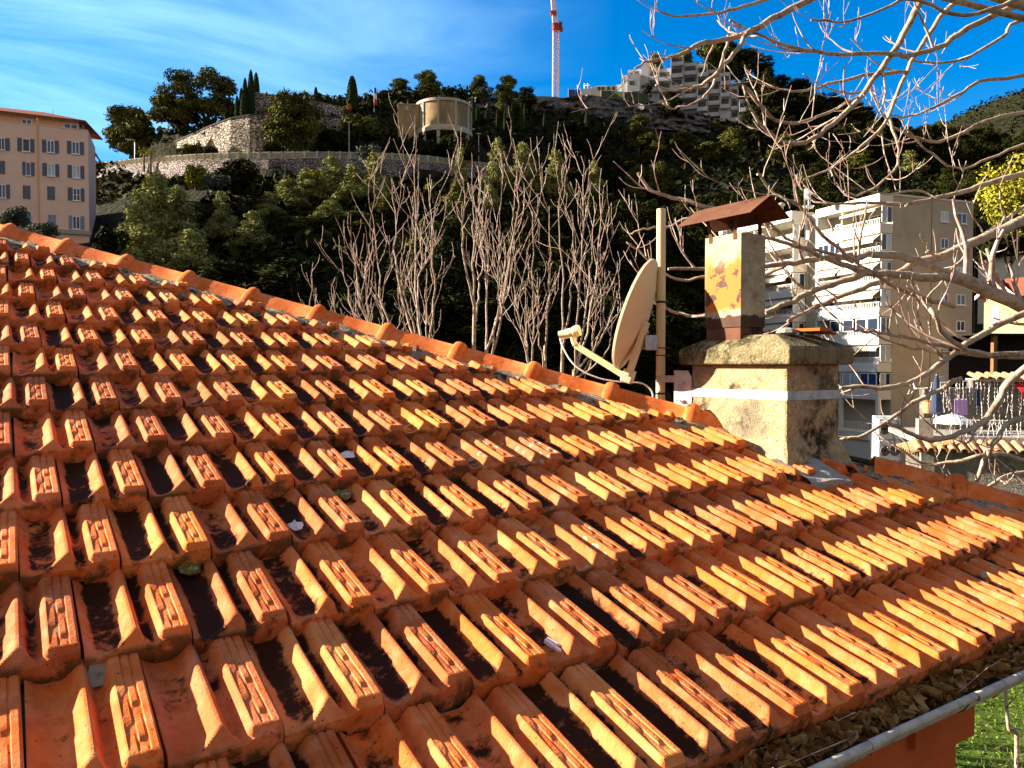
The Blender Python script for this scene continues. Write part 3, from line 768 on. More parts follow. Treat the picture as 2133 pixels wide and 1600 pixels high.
# reflector: shallow oval bowl, rim turned over
DC = at(1323, 655, 4.10)
DN = nrm(V3(math.sin(R(-67)) * math.cos(R(19)), math.cos(R(-67)) * math.cos(R(19)), math.sin(R(19))))
DS = nrm(np.cross(DN, [0, 0, 1])); DU = np.cross(DS, DN)
if DU[2] < 0: DU = -DU
ra, rb = .262, .298; nn = 56; V_ = []; F_ = []
secs = [(0.0, -.058, 0), (.25, -.054, 0), (.5, -.043, 0), (.75, -.024, 0), (.92, -.006, 0), (1.0, .004, 0), (1.012, .002, 0), (1.016, -.010, 0), (.985, -.012, 0), (.92, -.0115, 0), (.75, -.029, 0), (.5, -.048, 0), (.25, -.059, 0), (0, -.063, 0)]
for r_, d_, _ in secs:
    for k in range(nn):
        w = 2 * math.pi * k / nn
        V_.append(DC + DS * (ra * max(r_, .001) * math.cos(w)) + DU * (rb * max(r_, .001) * math.sin(w)) + DN * d_)
for i in range(len(secs) - 1):
    for k in range(nn): F_.append((i * nn + k, i * nn + (k + 1) % nn, (i + 1) * nn + (k + 1) % nn, (i + 1) * nn + k))
mb = MB(); mb.add(V_, F_); refl = dpart('reflector', mb, M['dish'], smooth=True, sharp=50)
# back plate, pivot bracket to the pole, feed arm with the LNB
bk = DC - DN * .072 - DU * .17; mb = MB(); dax = np.array([DS, DU, DN])
mb.box(bk, (.034, .15, .014), dax); mb.box(bk - DU * .15, (.03, .035, .03), dax)
dpart('back_plate', mb, M['dish'], bevel=.006)
mb = MB(); pv = DC - DN * .085 - DU * .075; pt = pole_x + [0, 0, CZ + .072]
xx = nrm((pt - pv) * [1, 1, 0]); yy = np.cross([0, 0, 1], xx)
mb.box((pv + pt) / 2, (np.linalg.norm((pt - pv)[:2]) / 2, .003, .040), np.array([xx, yy, [0, 0, 1]]))
mb.box((pv + pt) / 2 + yy * .045, (np.linalg.norm((pt - pv)[:2]) / 2, .003, .036), np.array([xx, yy, [0, 0, 1]]))
dpart('mount_bracket', mb, M['galv'], bevel=.0015)
for dd in (-.14, .10):
    mb = MB(); q = bk + DU * dd + DS * .03 - DN * .01
    mb.lathe(q, [(.011, 0), (.011, .012), (.006, .012), (.006, .024)], 6, np.array([DN, DU, DS])); dpart('bolt', mb, M['galv'], refl)
a0 = DC - DU * .33 - DN * .075; LN = at(1187, 693, 4.24)
knee = LN + (a0 - LN) * .10 - [0, 0, .045]
mb = MB(); dr = nrm(knee - a0); s_ = nrm(np.cross(dr, [0, 0, 1])); u_ = np.cross(s_, dr)
mb.prism([a0 - s_ * .011 - u_ * .016, a0 + s_ * .011 - u_ * .016, a0 + s_ * .011 + u_ * .016, a0 - s_ * .011 + u_ * .016], knee - a0)
dr2 = LN - knee; mb.tube([knee, knee + dr2 * .6 + [0, 0, .004], LN - [0, 0, .012]], [.017, .015, .014], 8)
dpart('feed_arm', mb, M['lnb'], bevel=.003)
mb = MB(); fd = nrm((DC + DU * -.02) - LN); fa = nrm(np.cross(fd, [0, 0, 1])); fb = np.cross(fa, fd)
mb.lathe(LN - fd * .065, [(.012, 0), (.021, .003), (.021, .05), (.024, .055), (.024, .082), (.030, .088), (.032, .105), (.030, .122), (.018, .124)], 18, np.array([fa, fb, fd]))
mb.box(LN - fd * .02 - [0, 0, .016], (.013, .03, .011), np.array([fa, fd, fb]))
lnb = dpart('lnb', mb, M['lnb'], smooth=True, sharp=35)
mb = MB(); cb = [LN - fd * .06 - [0, 0, .01]] + [at(*q) for q in ((1172, 722, 4.24), (1189, 752, 4.22), (1215, 774, 4.2), (1255, 790, 4.18), (1300, 796, 4.17), (1335, 798, 4.16), (1354, 810, 4.16), (1360, 826, 4.16), (1352, 838, 4.14), (1345, 845, 4.12))]
def smooth_path(P, n=4):
    P = [np.asarray(p, float) for p in P]; out = []
    for i in range(len(P) - 1):
        p0, p1, p2, p3 = P[max(i - 1, 0)], P[i], P[i + 1], P[min(i + 2, len(P) - 1)]
        for k in range(n):
            t = k / n; out.append(.5 * ((2 * p1) + (-p0 + p2) * t + (2 * p0 - 5 * p1 + 4 * p2 - p3) * t * t + (-p0 + 3 * p1 - 3 * p2 + p3) * t ** 3))
    return out + [P[-1]]
mb.tube(smooth_path(cb), .0042, 8); dpart('cable', mb, M['whiteplastic'], smooth=True, sharp=80)

# loose things on the roof
def on_roof(px, py, h=.03): return RP(*roof_hit(px, py, h), h)
mb = MB(); c = RP(*(np.array([(cc - RO) @ ROW, 0])), 0)
tb = V3(1.41, 3.63, CZ + .157); d1 = nrm(ROW * .9 + NA * .25); d2 = nrm(np.cross([0, 0, 1], d1))
mb.prism([tb - d1 * .11 - d2 * .07, tb + d1 * .02 - d2 * .08, tb + d1 * .03 + d2 * .06, tb - d1 * .09 + d2 * .07], V3(0, 0, .014))
mb.prism([tb + d1 * .03 - d2 * .075 + [0, 0, -.006], tb + d1 * .16 - d2 * .05 + [0, 0, -.008], tb + d1 * .14 + d2 * .06 + [0, 0, -.006], tb + d1 * .035 + d2 * .055 + [0, 0, -.004]], V3(0, 0, .013))
o = mb.build('broken_tile', M['tile'], origin=tb, bevel=.002); tag(o, 'broken flat terracotta tile laid on top of the chimney slab beside the flue', 'tile')
mb = MB(); tb = V3(1.275, 3.60, CZ + .140); mb.lathe(tb, [(.03, 0), (.05, .012), (.04, .028), (.015, .036)], 9)
o = mb.build('mortar_lump', M['cement'], origin=tb, smooth=True, sharp=30); tag(o, 'pale lump of mortar on the chimney slab at the foot of the rusty flue', 'mortar lump')
def chip(px, py, pts, m, name, label, cat, h=.02, t=.003):
    c = on_roof(px, py, h); mb = MB()
    a_, b_ = ROW, UP
    mb.prism([c + a_ * x + b_ * y + NOR * (z) for x, y, z in pts], NOR * t)
    return tag(mb.build(name, m, origin=c, bevel=.0008), label, cat)
M['slate'] = mat('grey_slate', (.30, .25, .17), .85, .05, noise=((.14, .12, .09), 30, .45, .65), scale=30)
M['paper'] = mat('weathered_white', (.72, .71, .68), .7, .2, noise=((.35, .33, .29), 60, .55, .65), var=.08)
chip(208, 1402, [(-.03, -.036, -.004), (.022, -.036, -.004), (.028, .034, .010), (-.014, .034, .010)], M['slate'], 'slate_shim', 'small grey slate shim poking out between two tiles near the bottom left corner', 'slate', .016)
chip(728, 949, [(-.028, -.018, 0), (.025, -.022, 0), (.03, .016, .004), (-.004, .026, .004), (-.03, .014, .002)], M['paper'], 'paint_flake', 'flat white flake lying in a tile trough halfway up the roof', 'flake', .014)
c = on_roof(617, 1100, .014); mb = MB(); g2 = random.Random(4)
mb.lathe(c, [(.022, 0), (.027, .006), (.021, .012), (.008, .016)], 11, np.array([ROW, UP, NOR])); mb.v = [tuple(np.array(v) + [g2.uniform(-.004, .004) for _ in range(3)]) for v in mb.v]
tag(mb.build('pebble', M['paper'], origin=c, smooth=True, sharp=25), 'rounded white pebble in a tile trough left of the roof centre', 'pebble')
c = on_roof(1160, 1352, .026); mb = MB(); d1 = nrm(ROW * .35 - UP * .9); d2 = np.cross(NOR, d1)
for s_ in (-1, 1):
    p0, p1 = c - d1 * .036 + d2 * s_ * .004, c + d1 * .036 + d2 * s_ * .010
    mb.prism([p0 - d2 * .004 + NOR * .0, p0 + d2 * .004, p1 + d2 * .005, p1 - d2 * .005], NOR * .011)
peg = mb.build('clothes_peg', M['whiteplastic'], origin=c, bevel=.001); tag(peg, 'white plastic clothes peg dropped in a tile trough near the bottom centre', 'clothes peg')
mb = MB(); mb.tube([c - d2 * .014 + NOR * .006 - d1 * .004, c + NOR * .013 - d1 * .004, c + d2 * .014 + NOR * .006 - d1 * .004], .0022, 6); mb.build('spring', M['galv'], peg)
c = on_roof(396, 1184, .016); mb = MB(); mb.lathe(c, [(.024, -.006), (.027, .001), (.02, .005), (.008, .007)], 13, np.array([ROW, UP, NOR])); mb.v = [tuple(np.array(v) + [g2.uniform(-.0035, .0035) for _ in range(3)]) for v in mb.v]
M['moss'] = mat('moss_cushion', (.16, .125, .03), .95, .02, noise=((.40, .36, .18), 90, .5, .62), bump=(160, .9, .004), scale=60)
tag(mb.build('moss_cushion', M['moss'], origin=c, smooth=True, sharp=80), 'round yellow green moss cushion under the edge of a tile at left', 'moss')
c = on_roof(714, 1030, .016); mb = MB(); mb.lathe(c, [(.028, -.006), (.031, .002), (.018, .008), (.006, .010)], 13, np.array([ROW, UP, NOR])); mb.v = [tuple(np.array(v) + [g2.uniform(-.0035, .0035) for _ in range(3)]) for v in mb.v]
tag(mb.build('moss_cushion', M['moss'], origin=c, smooth=True, sharp=80), 'small yellow moss patch below the white flake on the roof', 'moss')
# ------------------------------------------------------------------ terrain
def TP(px, py, Y): return at(px, py, Y)
ctrl = [V3(*p) for p in [(-60, -40, 0), (0, -40, 0), (80, -40, 0), (-40, 8, 0), (0, 8, 0), (12, 9, 0), (40, 8, 0), (20, 24, 0), (0, 24, 0), (-22, 30, 2), (60, 28, 0),
    (36, 74, -3.4), (50, 86, -3), (30, 98, -1), (45, 60, -3), (25, 45, -1), (0, 45, 3), (-20, 55, 7), (70, 70, -2), (62, 92, 4), (80, 100, 10), (100, 60, 4),
    (-62, 92, 20), (-48, 98, 21), (-75, 110, 24), (-118, 66, 42), (-128, 90, 48), (-125, 45, 30), (-150, 120, 52), (-105, 110, 36), (-90, 80, 27), (-120, 20, 14), (-60, 40, 8),  # far-left high points: unseen hill added to shade the valley
    (-250, 100, 60), (-250, 300, 30), (-100, 180, 20), (-70, 150, 30), (-160, 220, 10), (300, 60, 40), (300, -40, 10), (-200, -40, 5), (320, 420, 70), (250, 420, 75), (150, 420, 60), (60, 420, 40), (-60, 300, 20), (320, 250, 75)]]
for q in [(240, 540, 84), (400, 560, 84), (600, 585, 80), (800, 590, 82), (1000, 580, 86), (1200, 575, 94), (1400, 575, 104),
          (300, 440, 106), (600, 450, 98), (900, 452, 108), (1100, 455, 116), (1300, 455, 128), (230, 430, 110),
          (215, 356, 140), (400, 346, 122), (560, 343, 116.5), (800, 343, 123), (1010, 356, 134), (1200, 384, 146),
          (320, 322, 149), (360, 300, 146), (440, 262, 141), (500, 238, 138), (580, 238, 134), (700, 243, 136), (640, 212, 144), (720, 222, 146), (790, 228, 152),
          (930, 292, 142), (850, 296, 142), (950, 215, 164), (1050, 250, 164), (1150, 258, 168), (1270, 270, 176),
          (840, 205, 172), (1000, 204, 176), (1160, 203, 196), (1260, 204, 194), (1340, 212, 194), (1400, 258, 186), (1500, 275, 190),
          (1400, 330, 160), (1550, 330, 168), (1700, 345, 172), (1900, 360, 180), (2133, 400, 150), (1500, 420, 130), (1700, 430, 135), (1900, 425, 140),
          (1560, 165, 238), (1660, 205, 240), (1740, 225, 240), (1810, 256, 242), (1880, 292, 250), (1960, 285, 290), (2060, 272, 320), (2133, 262, 335), (2300, 262, 340), (2050, 320, 240), (1850, 320, 210)]:
    ctrl.append(TP(*q))
for q in [(840, 205, 172), (1000, 204, 176), (1160, 203, 196), (1260, 204, 194), (1560, 165, 238), (1660, 205, 240), (1740, 225, 240), (1880, 292, 250), (2060, 272, 320), (640, 212, 144), (2300, 262, 340), (2133, 262, 335)]:
    p = TP(*q); k = 1 + 55 / p[1]; ctrl.append(V3(p[0] * k, p[1] * k, p[2] - 14))
CT = np.array(ctrl)
def tps_fit(P, z, lam=6.0):
    n = len(P); d2 = ((P[:, None] - P[None]) ** 2).sum(-1) / 1e4
    K = np.where(d2 > 0, d2 * np.log(d2 + 1e-12), 0); A = np.zeros((n + 3, n + 3)); A[:n, :n] = K + np.eye(n) * lam * 1e-4
    Q = np.c_[np.ones(n), P / 100]; A[:n, n:] = Q; A[n:, :n] = Q.T
    return np.linalg.solve(A, np.r_[z, 0, 0, 0])
TC = tps_fit(CT[:, :2], CT[:, 2])
# the road: front edge (outer parapet) from the photograph
ROADQ = [(190, 357, 143), (215, 352, 139), (300, 343, 130), (400, 337, 122), (480, 334, 118.5), (560, 333, 117), (680, 332, 118.5), (800, 334, 123), (900, 340, 129), (1010, 352, 136), (1110, 366, 143), (1220, 382, 150)]
RP_ = np.array([at(*q) for q in ROADQ])
UQ0 = [at(x, t, Y) for x, t, Y in ((300, 330, 146), (322, 321, 142), (345, 307, 139.2), (372, 293, 136.2), (400, 281, 133.4), (440, 263, 129.8), (480, 248, 127.2), (520, 241, 126), (560, 239, 126), (620, 241, 128), (680, 244, 130.5), (730, 247, 133))]
UWX = np.array([p[0] for p in UQ0]); UWY = np.array([p[1] for p in UQ0])
def road_at(X): return np.interp(X, RP_[:, 0], RP_[:, 1]), np.interp(X, RP_[:, 0], RP_[:, 2])
def ground(X, Y):
    X = np.asarray(X, float); Y = np.asarray(Y, float)
    d2 = ((X[..., None] - CT[:, 0]) ** 2 + (Y[..., None] - CT[:, 1]) ** 2) / 1e4
    z = (np.where(d2 > 0, d2 * np.log(d2 + 1e-12), 0) * TC[:-3]).sum(-1) + TC[-3] + TC[-2] * X / 100 + TC[-1] * Y / 100
    z = z + 0.7 * np.sin(X * .21 + 1) * np.sin(Y * .17) * sst(50, 90, Y)
    near = 1 - sst(22, 40, np.hypot(X, Y)); z = z * (1 - near)
    ry, rz = road_at(X); inx = (X > RP_[0, 0]) & (X < RP_[-1, 0])
    uw = np.interp(X, UWX, UWY, left=-1e3, right=-1e3)
    z = np.where(inx & (Y >= ry - .2) & (Y < np.maximum(ry + 7.5, uw - .3)), np.minimum(z, rz - .25), z)
    z = np.where(inx & (Y < ry - .2) & (Y > ry - 8), np.minimum(z, rz - 3.2 - .35 * (ry - Y)), z)
    return z
xs = np.concatenate([np.arange(-260, -100, 10.), np.arange(-100, 130, 2.5), np.arange(130, 321, 10.)])
ys = np.concatenate([np.arange(-45, 50, 5.), np.arange(50, 215, 2.5), np.arange(215, 421, 8.)])
GX, GY = np.meshgrid(xs, ys); GZ = np.concatenate([ground(GX[i:i + 20], GY[i:i + 20]) for i in range(0, len(ys), 20)])
# far skirt so that the sheet reaches the horizon
ny_, nx_ = GX.shape
Vt = np.stack([GX, GY, GZ], -1).reshape(-1, 3)
idx = np.arange(ny_ * nx_).reshape(ny_, nx_)
Ft = np.stack([idx[:-1, :-1], idx[:-1, 1:], idx[1:, 1:], idx[1:, :-1]], -1).reshape(-1, 4)
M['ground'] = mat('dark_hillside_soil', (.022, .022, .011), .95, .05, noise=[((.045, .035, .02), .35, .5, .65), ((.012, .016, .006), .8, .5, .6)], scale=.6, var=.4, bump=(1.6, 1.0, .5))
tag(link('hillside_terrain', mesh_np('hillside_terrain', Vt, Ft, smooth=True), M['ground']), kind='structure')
B_ = 2500
mb = MB()
for a, b in (((-B_, -B_), (-255, B_)), ((315, -B_), (B_, B_)), ((-255, -B_), (315, -40)), ((-255, 415), (315, B_))):
    mb.quad((a[0], a[1], -1.5), (b[0], a[1], -1.5), (b[0], b[1], -1.5), (a[0], b[1], -1.5))
tag(mb.build('valley_ground', M['ground']), kind='structure')

# road on its shelf
M['asphalt'] = mat('asphalt', (.06, .058, .055), .9, .1)
mb = MB()
for i in range(len(RP_) - 1):
    a, b = RP_[i], RP_[i + 1]
    mb.quad(a, b, b + [0, 7.2, 0], a + [0, 7.2, 0])
tag(mb.build('hillside_road', M['asphalt']), kind='structure')

def ribbon_wall(name, tops, bots, thick, m, label, cat, cop=None, seg=1):
    """wall along a polyline: tops/bots world points (same count)"""
    tops = np.array(tops, float); bots = np.array(bots, float); mb = MB(); L = 0
    for i in range(len(tops) - 1):
        ta, tb, ba, bb = tops[i], tops[i + 1], bots[i], bots[i + 1]
        l = np.linalg.norm((tb - ta)[:2]); n = nrm(np.cross(nrm(tb - ta) * [1, 1, 0], [0, 0, 1]));  n = n if n[1] > 0 else -n
        bk = n * thick
        u = [(L, ba[2]), (L + l, bb[2]), (L + l, tb[2]), (L, ta[2])]
        mb.quad(ba, bb, tb, ta, u)
        mb.quad(ta, tb, tb + bk, ta + bk, [(L, ta[2]), (L + l, tb[2]), (L + l, tb[2] + thick), (L, ta[2] + thick)])
        mb.quad(bb + bk, ba + bk, ta + bk, tb + bk, [u[1], u[0], u[3], u[2]])
        if i == 0: mb.quad(ba + bk, ba, ta, ta + bk, [(0, ba[2]), (thick, ba[2]), (thick, ta[2]), (0, ta[2])])
        if i == len(tops) - 2: mb.quad(bb, bb + bk, tb + bk, tb, [(0, bb[2]), (thick, bb[2]), (thick, tb[2]), (0, tb[2])])
        L += l
    o = mb.build(name, m, origin=(bots[0] + bots[-1]) / 2)
    return tag(o, label, cat)
M['stone1'] = stone_mat('pale_rubble_stone', (.66, .57, .45), (.42, .35, .27), (.08, .068, .052), .62, .36, mort=.09, bump=.07)
M['stone2'] = stone_mat('grey_rubble_stone', (.50, .43, .37), (.32, .28, .245), (.06, .052, .045), .55, .32, mort=.10, bump=.07)
M['stone3'] = stone_mat('violet_grey_rubble', (.46, .38, .35), (.28, .225, .20), (.05, .042, .038), .5, .3, mort=.09, bump=.06)

# lower retaining wall under the road
ribbon_wall('retaining_wall', RP_ + [0, -.12, .12], [p + [0, -.7, -5.5] for p in RP_], .5, M['stone3'], 'long grey rubble retaining wall carrying the hillside road and its railing', 'wall')
# railing along the road
def railing(pts, label, mm, hgt=1.0, npost=40, pick=.16):
    root = empty('railing', pts[0], label, 'railing'); P = np.array(pts)
    seg = np.r_[0, np.cumsum(np.linalg.norm(np.diff(P, axis=0), axis=1))]
    f = lambda s: np.array([np.interp(s, seg, P[:, k]) for k in range(3)])
    mb = MB(); n = int(seg[-1] / pick)
    for i in range(n):
        p = f(i * pick); mb.box(p + [0, 0, hgt * .5], (.035, .03, hgt * .42))
    for z in (.1, .92):
        for i in range(len(P) - 1):
            a, b = P[i] + [0, 0, z * hgt], P[i + 1] + [0, 0, z * hgt]
            mb.tube([a, b], .06, 4)
    mb.build('baluster_panel', mm, root)
    for i in range(npost):
        p = f(seg[-1] * (i + .5) / npost); q = MB(); q.box(p + [0, 0, hgt * .53], (.11, .11, hgt * .53)); q.build('post', mm, root)
    return root
M['railpaint'] = mat('weathered_cream_concrete', (.50, .46, .36), .9, .1, noise=((.25, .22, .15), 3, .5, .65))
railing(RP_[:9] + [0, 0, .14], 'cream concrete railing along the edge of the hillside road above the rubble wall', M['railpaint'], 1.05, 44)
railing(RP_[8:11] + [0, 0, .14], 'far pale stretch of railing along the shaded road right of the water tank', M['railpaint'], 1.0, 10)

# upper curved retaining wall (pale, catches the sun)
UQ = [(322, 321, 325, 142), (345, 307, 328, 139.2), (372, 293, 330, 136.2), (400, 281, 331, 133.4), (440, 263, 331, 129.8), (480, 248, 330, 127.2), (520, 241, 329, 126), (560, 239, 328, 126), (620, 241, 327, 128), (680, 244, 327, 130.5), (730, 247, 327, 133)]
ribbon_wall('retaining_wall', [at(x, t, Y) for x, t, b, Y in UQ], [at(x, b + 8, Y) for x, t, b, Y in UQ], .8, M['stone1'], 'tall curved pale stone retaining wall rising behind the road', 'wall')
mb = MB()
for i in range(len(UQ) - 1):
    a, b = at(UQ[i][0], UQ[i][1], UQ[i][3]), at(UQ[i + 1][0], UQ[i + 1][1], UQ[i + 1][3])
    mb.prism([a + [0, -.12, 0.01], b + [0, -.12, 0.01], b + [0, 6.5, -.05], a + [0, 6.5, -.05]], V3(0, 0, .22))
tag(mb.build('upper_road', M['asphalt']), kind='structure')
# garden wall above
GQ = [(527, 191, 240, 132.5), (560, 196, 240, 132.5), (600, 201, 241, 133), (640, 206, 243, 133.5), (680, 215, 246, 134.5), (726, 226, 250, 136)]
ribbon_wall('garden_wall', [at(x, t, Y) for x, t, b, Y in GQ], [at(x, b, Y) for x, t, b, Y in GQ], 6, M['stone2'], 'grey stone garden wall with square corner behind the round green pine', 'wall')

# rock face on the ridge
M['rock'] = mat('grey_limestone', (.17, .155, .14), .95, .1, noise=[((.05, .045, .04), .55, .46, .6), ((.24, .22, .20), 1.4, .55, .66), ((.025, .03, .012), .3, .55, .64)], scale=.9, var=.45, bump=(1.3, 1.0, .9))
def cliff(x0, x1, yt, yb, Y0, Y1, label, seed):
    g = np.random.default_rng(seed); nx, nz = 46, 16; P = np.zeros((nz, nx, 3)); dep = g.normal(0, 1, (nz, nx))
    for k in range(3):
        dep = (dep + np.roll(dep, 1, 0) + np.roll(dep, 1, 1) + np.roll(dep, -1, 1)) / 3.0 if k < 2 else dep
    for i in range(nz):
        for j in range(nx):
            u = j / (nx - 1); v = i / (nz - 1); px = x0 + (x1 - x0) * u; py = yb(u) + (yt(u) - yb(u)) * v
            P[i, j] = at(px, py, Y0 + (Y1 - Y0) * u + 4.0 * v + dep[i, j] * 1.0)
    Vc = P.reshape(-1, 3); id_ = np.arange(nx * nz).reshape(nz, nx)
    F = np.stack([id_[:-1, :-1], id_[:-1, 1:], id_[1:, 1:], id_[1:, :-1]], -1).reshape(-1, 4)
    tp = len(Vc); Vc = np.concatenate([Vc, P[-1] + [0, 9, .5]])
    F = np.concatenate([F, np.array([(id_[-1, j], id_[-1, j + 1], tp + j + 1, tp + j) for j in range(nx - 1)])])
    tag(link('rock_cliff', mesh_np('rock_cliff', Vc, F, smooth=True, sharp=30), M['rock']), kind='structure')
cliff(1085, 1345, lambda u: 204 + 6 * math.sin(u * 9), lambda u: 262 + 8 * math.sin(u * 5), 170, 184, '', 3)
cliff(975, 1060, lambda u: 203, lambda u: 248, 160, 162, '', 4)
cliff(1320, 1480, lambda u: 214 + 25 * u, lambda u: 265 + 12 * u, 180, 182, '', 5)
# ------------------------------------------------------------------ buildings
def frame_hit(P, n, px, py):
    d = ray(px, py); o = P - [0, 0, CZ]
    return d * ((n @ o) / (n @ d)) + [0, 0, CZ]
class Face:
    """vertical wall plane through P running along h (horizontal unit); out = outward normal"""
    def __init__(s, P, h):
        s.P = np.asarray(P, float); s.h = nrm(h); n = np.cross(s.h, [0, 0, 1]); s.out = n if n @ (s.P - [0, 0, CZ]) < 0 else -n
        s.ax = np.array([s.h, s.out, [0, 0, 1]])
    def hit(s, px, py):
        X = frame_hit(s.P, s.out, px, py); return (X - s.P) @ s.h, X[2]
    def pt(s, a, z, o=0): return V3(*(s.P + s.h * a + s.out * o)[:2], z)
    def box(s, mb, a0, a1, z0, z1, o0, o1):
        a0, a1 = min(a0, a1), max(a0, a1)
        mb.box(s.pt((a0 + a1) / 2, (z0 + z1) / 2, (o0 + o1) / 2), ((a1 - a0) / 2, abs(o1 - o0) / 2, (z1 - z0) / 2), s.ax); return mb
    def rect(s, q): # px rect -> a0,a1,z0,z1
        x0, y0, x1, y1 = q; a0, z1 = s.hit(x0, (y0)); a1, z0 = s.hit(x1, (y1)); 
        return min(a0, a1), max(a0, a1), min(z0, z1), max(z0, z1)

M['glass'] = mat('dark_window_glass', (.02, .03, .05), .08, .6, var=0)
M['glassblue'] = mat('sky_blue_window_glass', (.03, .06, .16), .06, .8, var=0)
M['glasspale'] = mat('curtained_glass', (.40, .47, .50), .15, .6, var=.3, scale=.8)
M['winwhite'] = mat('white_window_frame', (.80, .80, .80), .5, .3, var=0)
M['pink'] = mat('salmon_render', (.86, .58, .45), .9, .02, noise=((.76, .51, .39), .35, .45, .7), scale=.7, var=.06)
M['pinkdark'] = mat('peach_attic_render', (.80, .45, .24), .9, .1, var=.06)
M['shutter'] = mat('blue_grey_shutter', (.13, .155, .20), .7, .2, var=.08)
M['shutterl'] = mat('light_blue_shutter', (.23, .31, .42), .7, .2, var=.08)
M['rooftile'] = mat('far_roof_tiles', (.30, .10, .05), .85, .1, noise=((.16, .06, .035), 1.2, .5, .65), var=.2)
M['white'] = mat('white_render', (.78, .77, .74), .85, .1, noise=((.60, .59, .56), .5, .5, .75), var=.05, scale=.8)
M['cream'] = mat('cream_render', (.70, .66, .56), .85, .1, noise=((.56, .52, .44), .4, .5, .75), var=.05, scale=.8)
M['grey'] = mat('grey_render', (.42, .375, .285), .88, .1, noise=((.35, .31, .235), .3, .45, .7), var=.05, scale=.8)
M['awning'] = None
def stripe_mat(name, c1, c2, sc):
    m = bpy.data.materials.new(name); m.use_nodes = True; t = m.node_tree; b = t.nodes['Principled BSDF']; b.inputs['Roughness'].default_value = .85
    tcn = t.nodes.new('ShaderNodeTexCoord'); sp = t.nodes.new('ShaderNodeSeparateXYZ'); w = t.nodes.new('ShaderNodeMath'); w.operation = 'MULTIPLY'; w.inputs[1].default_value = sc
    f = t.nodes.new('ShaderNodeMath'); f.operation = 'FRACT'; g_ = t.nodes.new('ShaderNodeMath'); g_.operation = 'GREATER_THAN'; g_.inputs[1].default_value = .5
    mx = t.nodes.new('ShaderNodeMix'); mx.data_type = 'RGBA'; mx.inputs['A'].default_value = (*c1, 1); mx.inputs['B'].default_value = (*c2, 1)
    lk = t.links.new; lk(tcn.outputs['UV'], sp.inputs[0]); lk(sp.outputs[0], w.inputs[0]); lk(w.outputs[0], f.inputs[0]); lk(f.outputs[0], g_.inputs[0]); lk(g_.outputs[0], mx.inputs['Factor']); lk(mx.outputs['Result'], b.inputs['Base Color'])
    return m
M['awning'] = stripe_mat('striped_awning_cloth', (.74, .69, .58), (.40, .30, .17), 3.0)

def window(face, root, q, mm=None, style='double', shut=(None, None), sill=True, glass='glass', o=0.0, smat='shutter', closed=False):
    """a window as a part of root: frame (> pane, shutter)"""
    a0, a1, z0, z1 = q; w = a1 - a0; h = z1 - z0; f = min(.09, w * .10)
    mb = MB()
    if closed:
        for k in range(2):
            face.box(mb, a0 + k * w / 2 + .02, a0 + (k + 1) * w / 2 - .02, z0, z1, o + .01, o + .07)
            for j in range(9): face.box(mb, a0 + k * w / 2 + .10, a0 + (k + 1) * w / 2 - .10, z0 + h * (.06 + j * .10), z0 + h * (.06 + j * .10) + .05, o + .07, o + .085)
        return mb.build('shutter', M[smat], root)
    for x0, x1, y0, y1 in ((a0, a0 + f, z0, z1), (a1 - f, a1, z0, z1), (a0 + f, a1 - f, z1 - f, z1), (a0 + f, a1 - f, z0, z0 + f)): face.box(mb, x0, x1, y0, y1, o - .02, o + .05)
    if style == 'double': face.box(mb, (a0 + a1) / 2 - f * .6, (a0 + a1) / 2 + f * .6, z0 + f, z1 - f, o - .02, o + .045)
    if style == 'bars':
        face.box(mb, (a0 + a1) / 2 - f * .6, (a0 + a1) / 2 + f * .6, z0 + f, z1 - f, o - .02, o + .045); face.box(mb, a0 + f, a1 - f, z0 + h * .45, z0 + h * .45 + f * .8, o - .02, o + .043)
    if sill: face.box(mb, a0 - .1, a1 + .1, z0 - .09, z0 - .005, o, o + .16)
    win = mb.build('window', M['winwhite'] if mm is None else mm, root)
    p = MB(); face.box(p, a0 + f * .6, a1 - f * .6, z0 + f * .6, z1 - f * .6, o - .01, o + .012); p.build('pane', M[glass], win)
    for s_, sh in zip((0, 1), shut):
        if sh is None: continue
        b0, b1, c0, c1 = sh; q_ = MB(); face.box(q_, b0, b1, c0, c1, o + .005, o + .055)
        n = 12
        for j in range(n): face.box(q_, b0 + .07, b1 - .07, c0 + (c1 - c0) * (.05 + .92 * j / n), c0 + (c1 - c0) * (.05 + .92 * j / n) + .06, o + .055, o + .075)
        q_.build('shutter', M[smat], win)
    return win

# ---- salmon block of flats, left
FA = Face(at(185, 400, 100), azv(67)); FA_r = Face(at(185, 400, 100), azv(-23))
salmon = empty('apartment_building', [*at(120, 480, 101)[:2], 20], 'salmon rendered apartment building with blue grey shutters at the left edge', 'building')
zt = FA.hit(185, 273)[1]; aL = -26.0; zb0 = 18.0; dR = FA_r.hit(212, 300)[0]
dR = 9.0 if not (4 < abs(dR) < 14) else abs(dR)
sgn = 1 if (FA_r.h @ FA.out) < 0 else -1
back = -FA.out
mb = MB(); p0 = FA.pt(0, zb0); p1 = FA.pt(aL, zb0)
mb.prism([p0, p1, p1 + back * dR, p0 + back * dR], V3(0, 0, zt - zb0))
mb.build('wall', M['pink'], salmon)
mb = MB(); FA.box(mb, aL, 0, zt, zt + .12, -.25, .05); FA.box(mb, 0 - .25, 0, zt, zt + .12, -.25, -dR)
ad = MB(); ad.prism([FA.pt(aL, zt, -2.2), FA.pt(-1.3, zt, -2.2), FA.pt(-1.3, zt, -dR + .3), FA.pt(aL, zt, -dR + .3)], V3(0, 0, 2.0))
ad.build('attic_wall', M['pinkdark'], salmon); mb.build('parapet', M['pink'], salmon)
mb = MB(); ez = zt + 1.75; rr = zt + 3.0
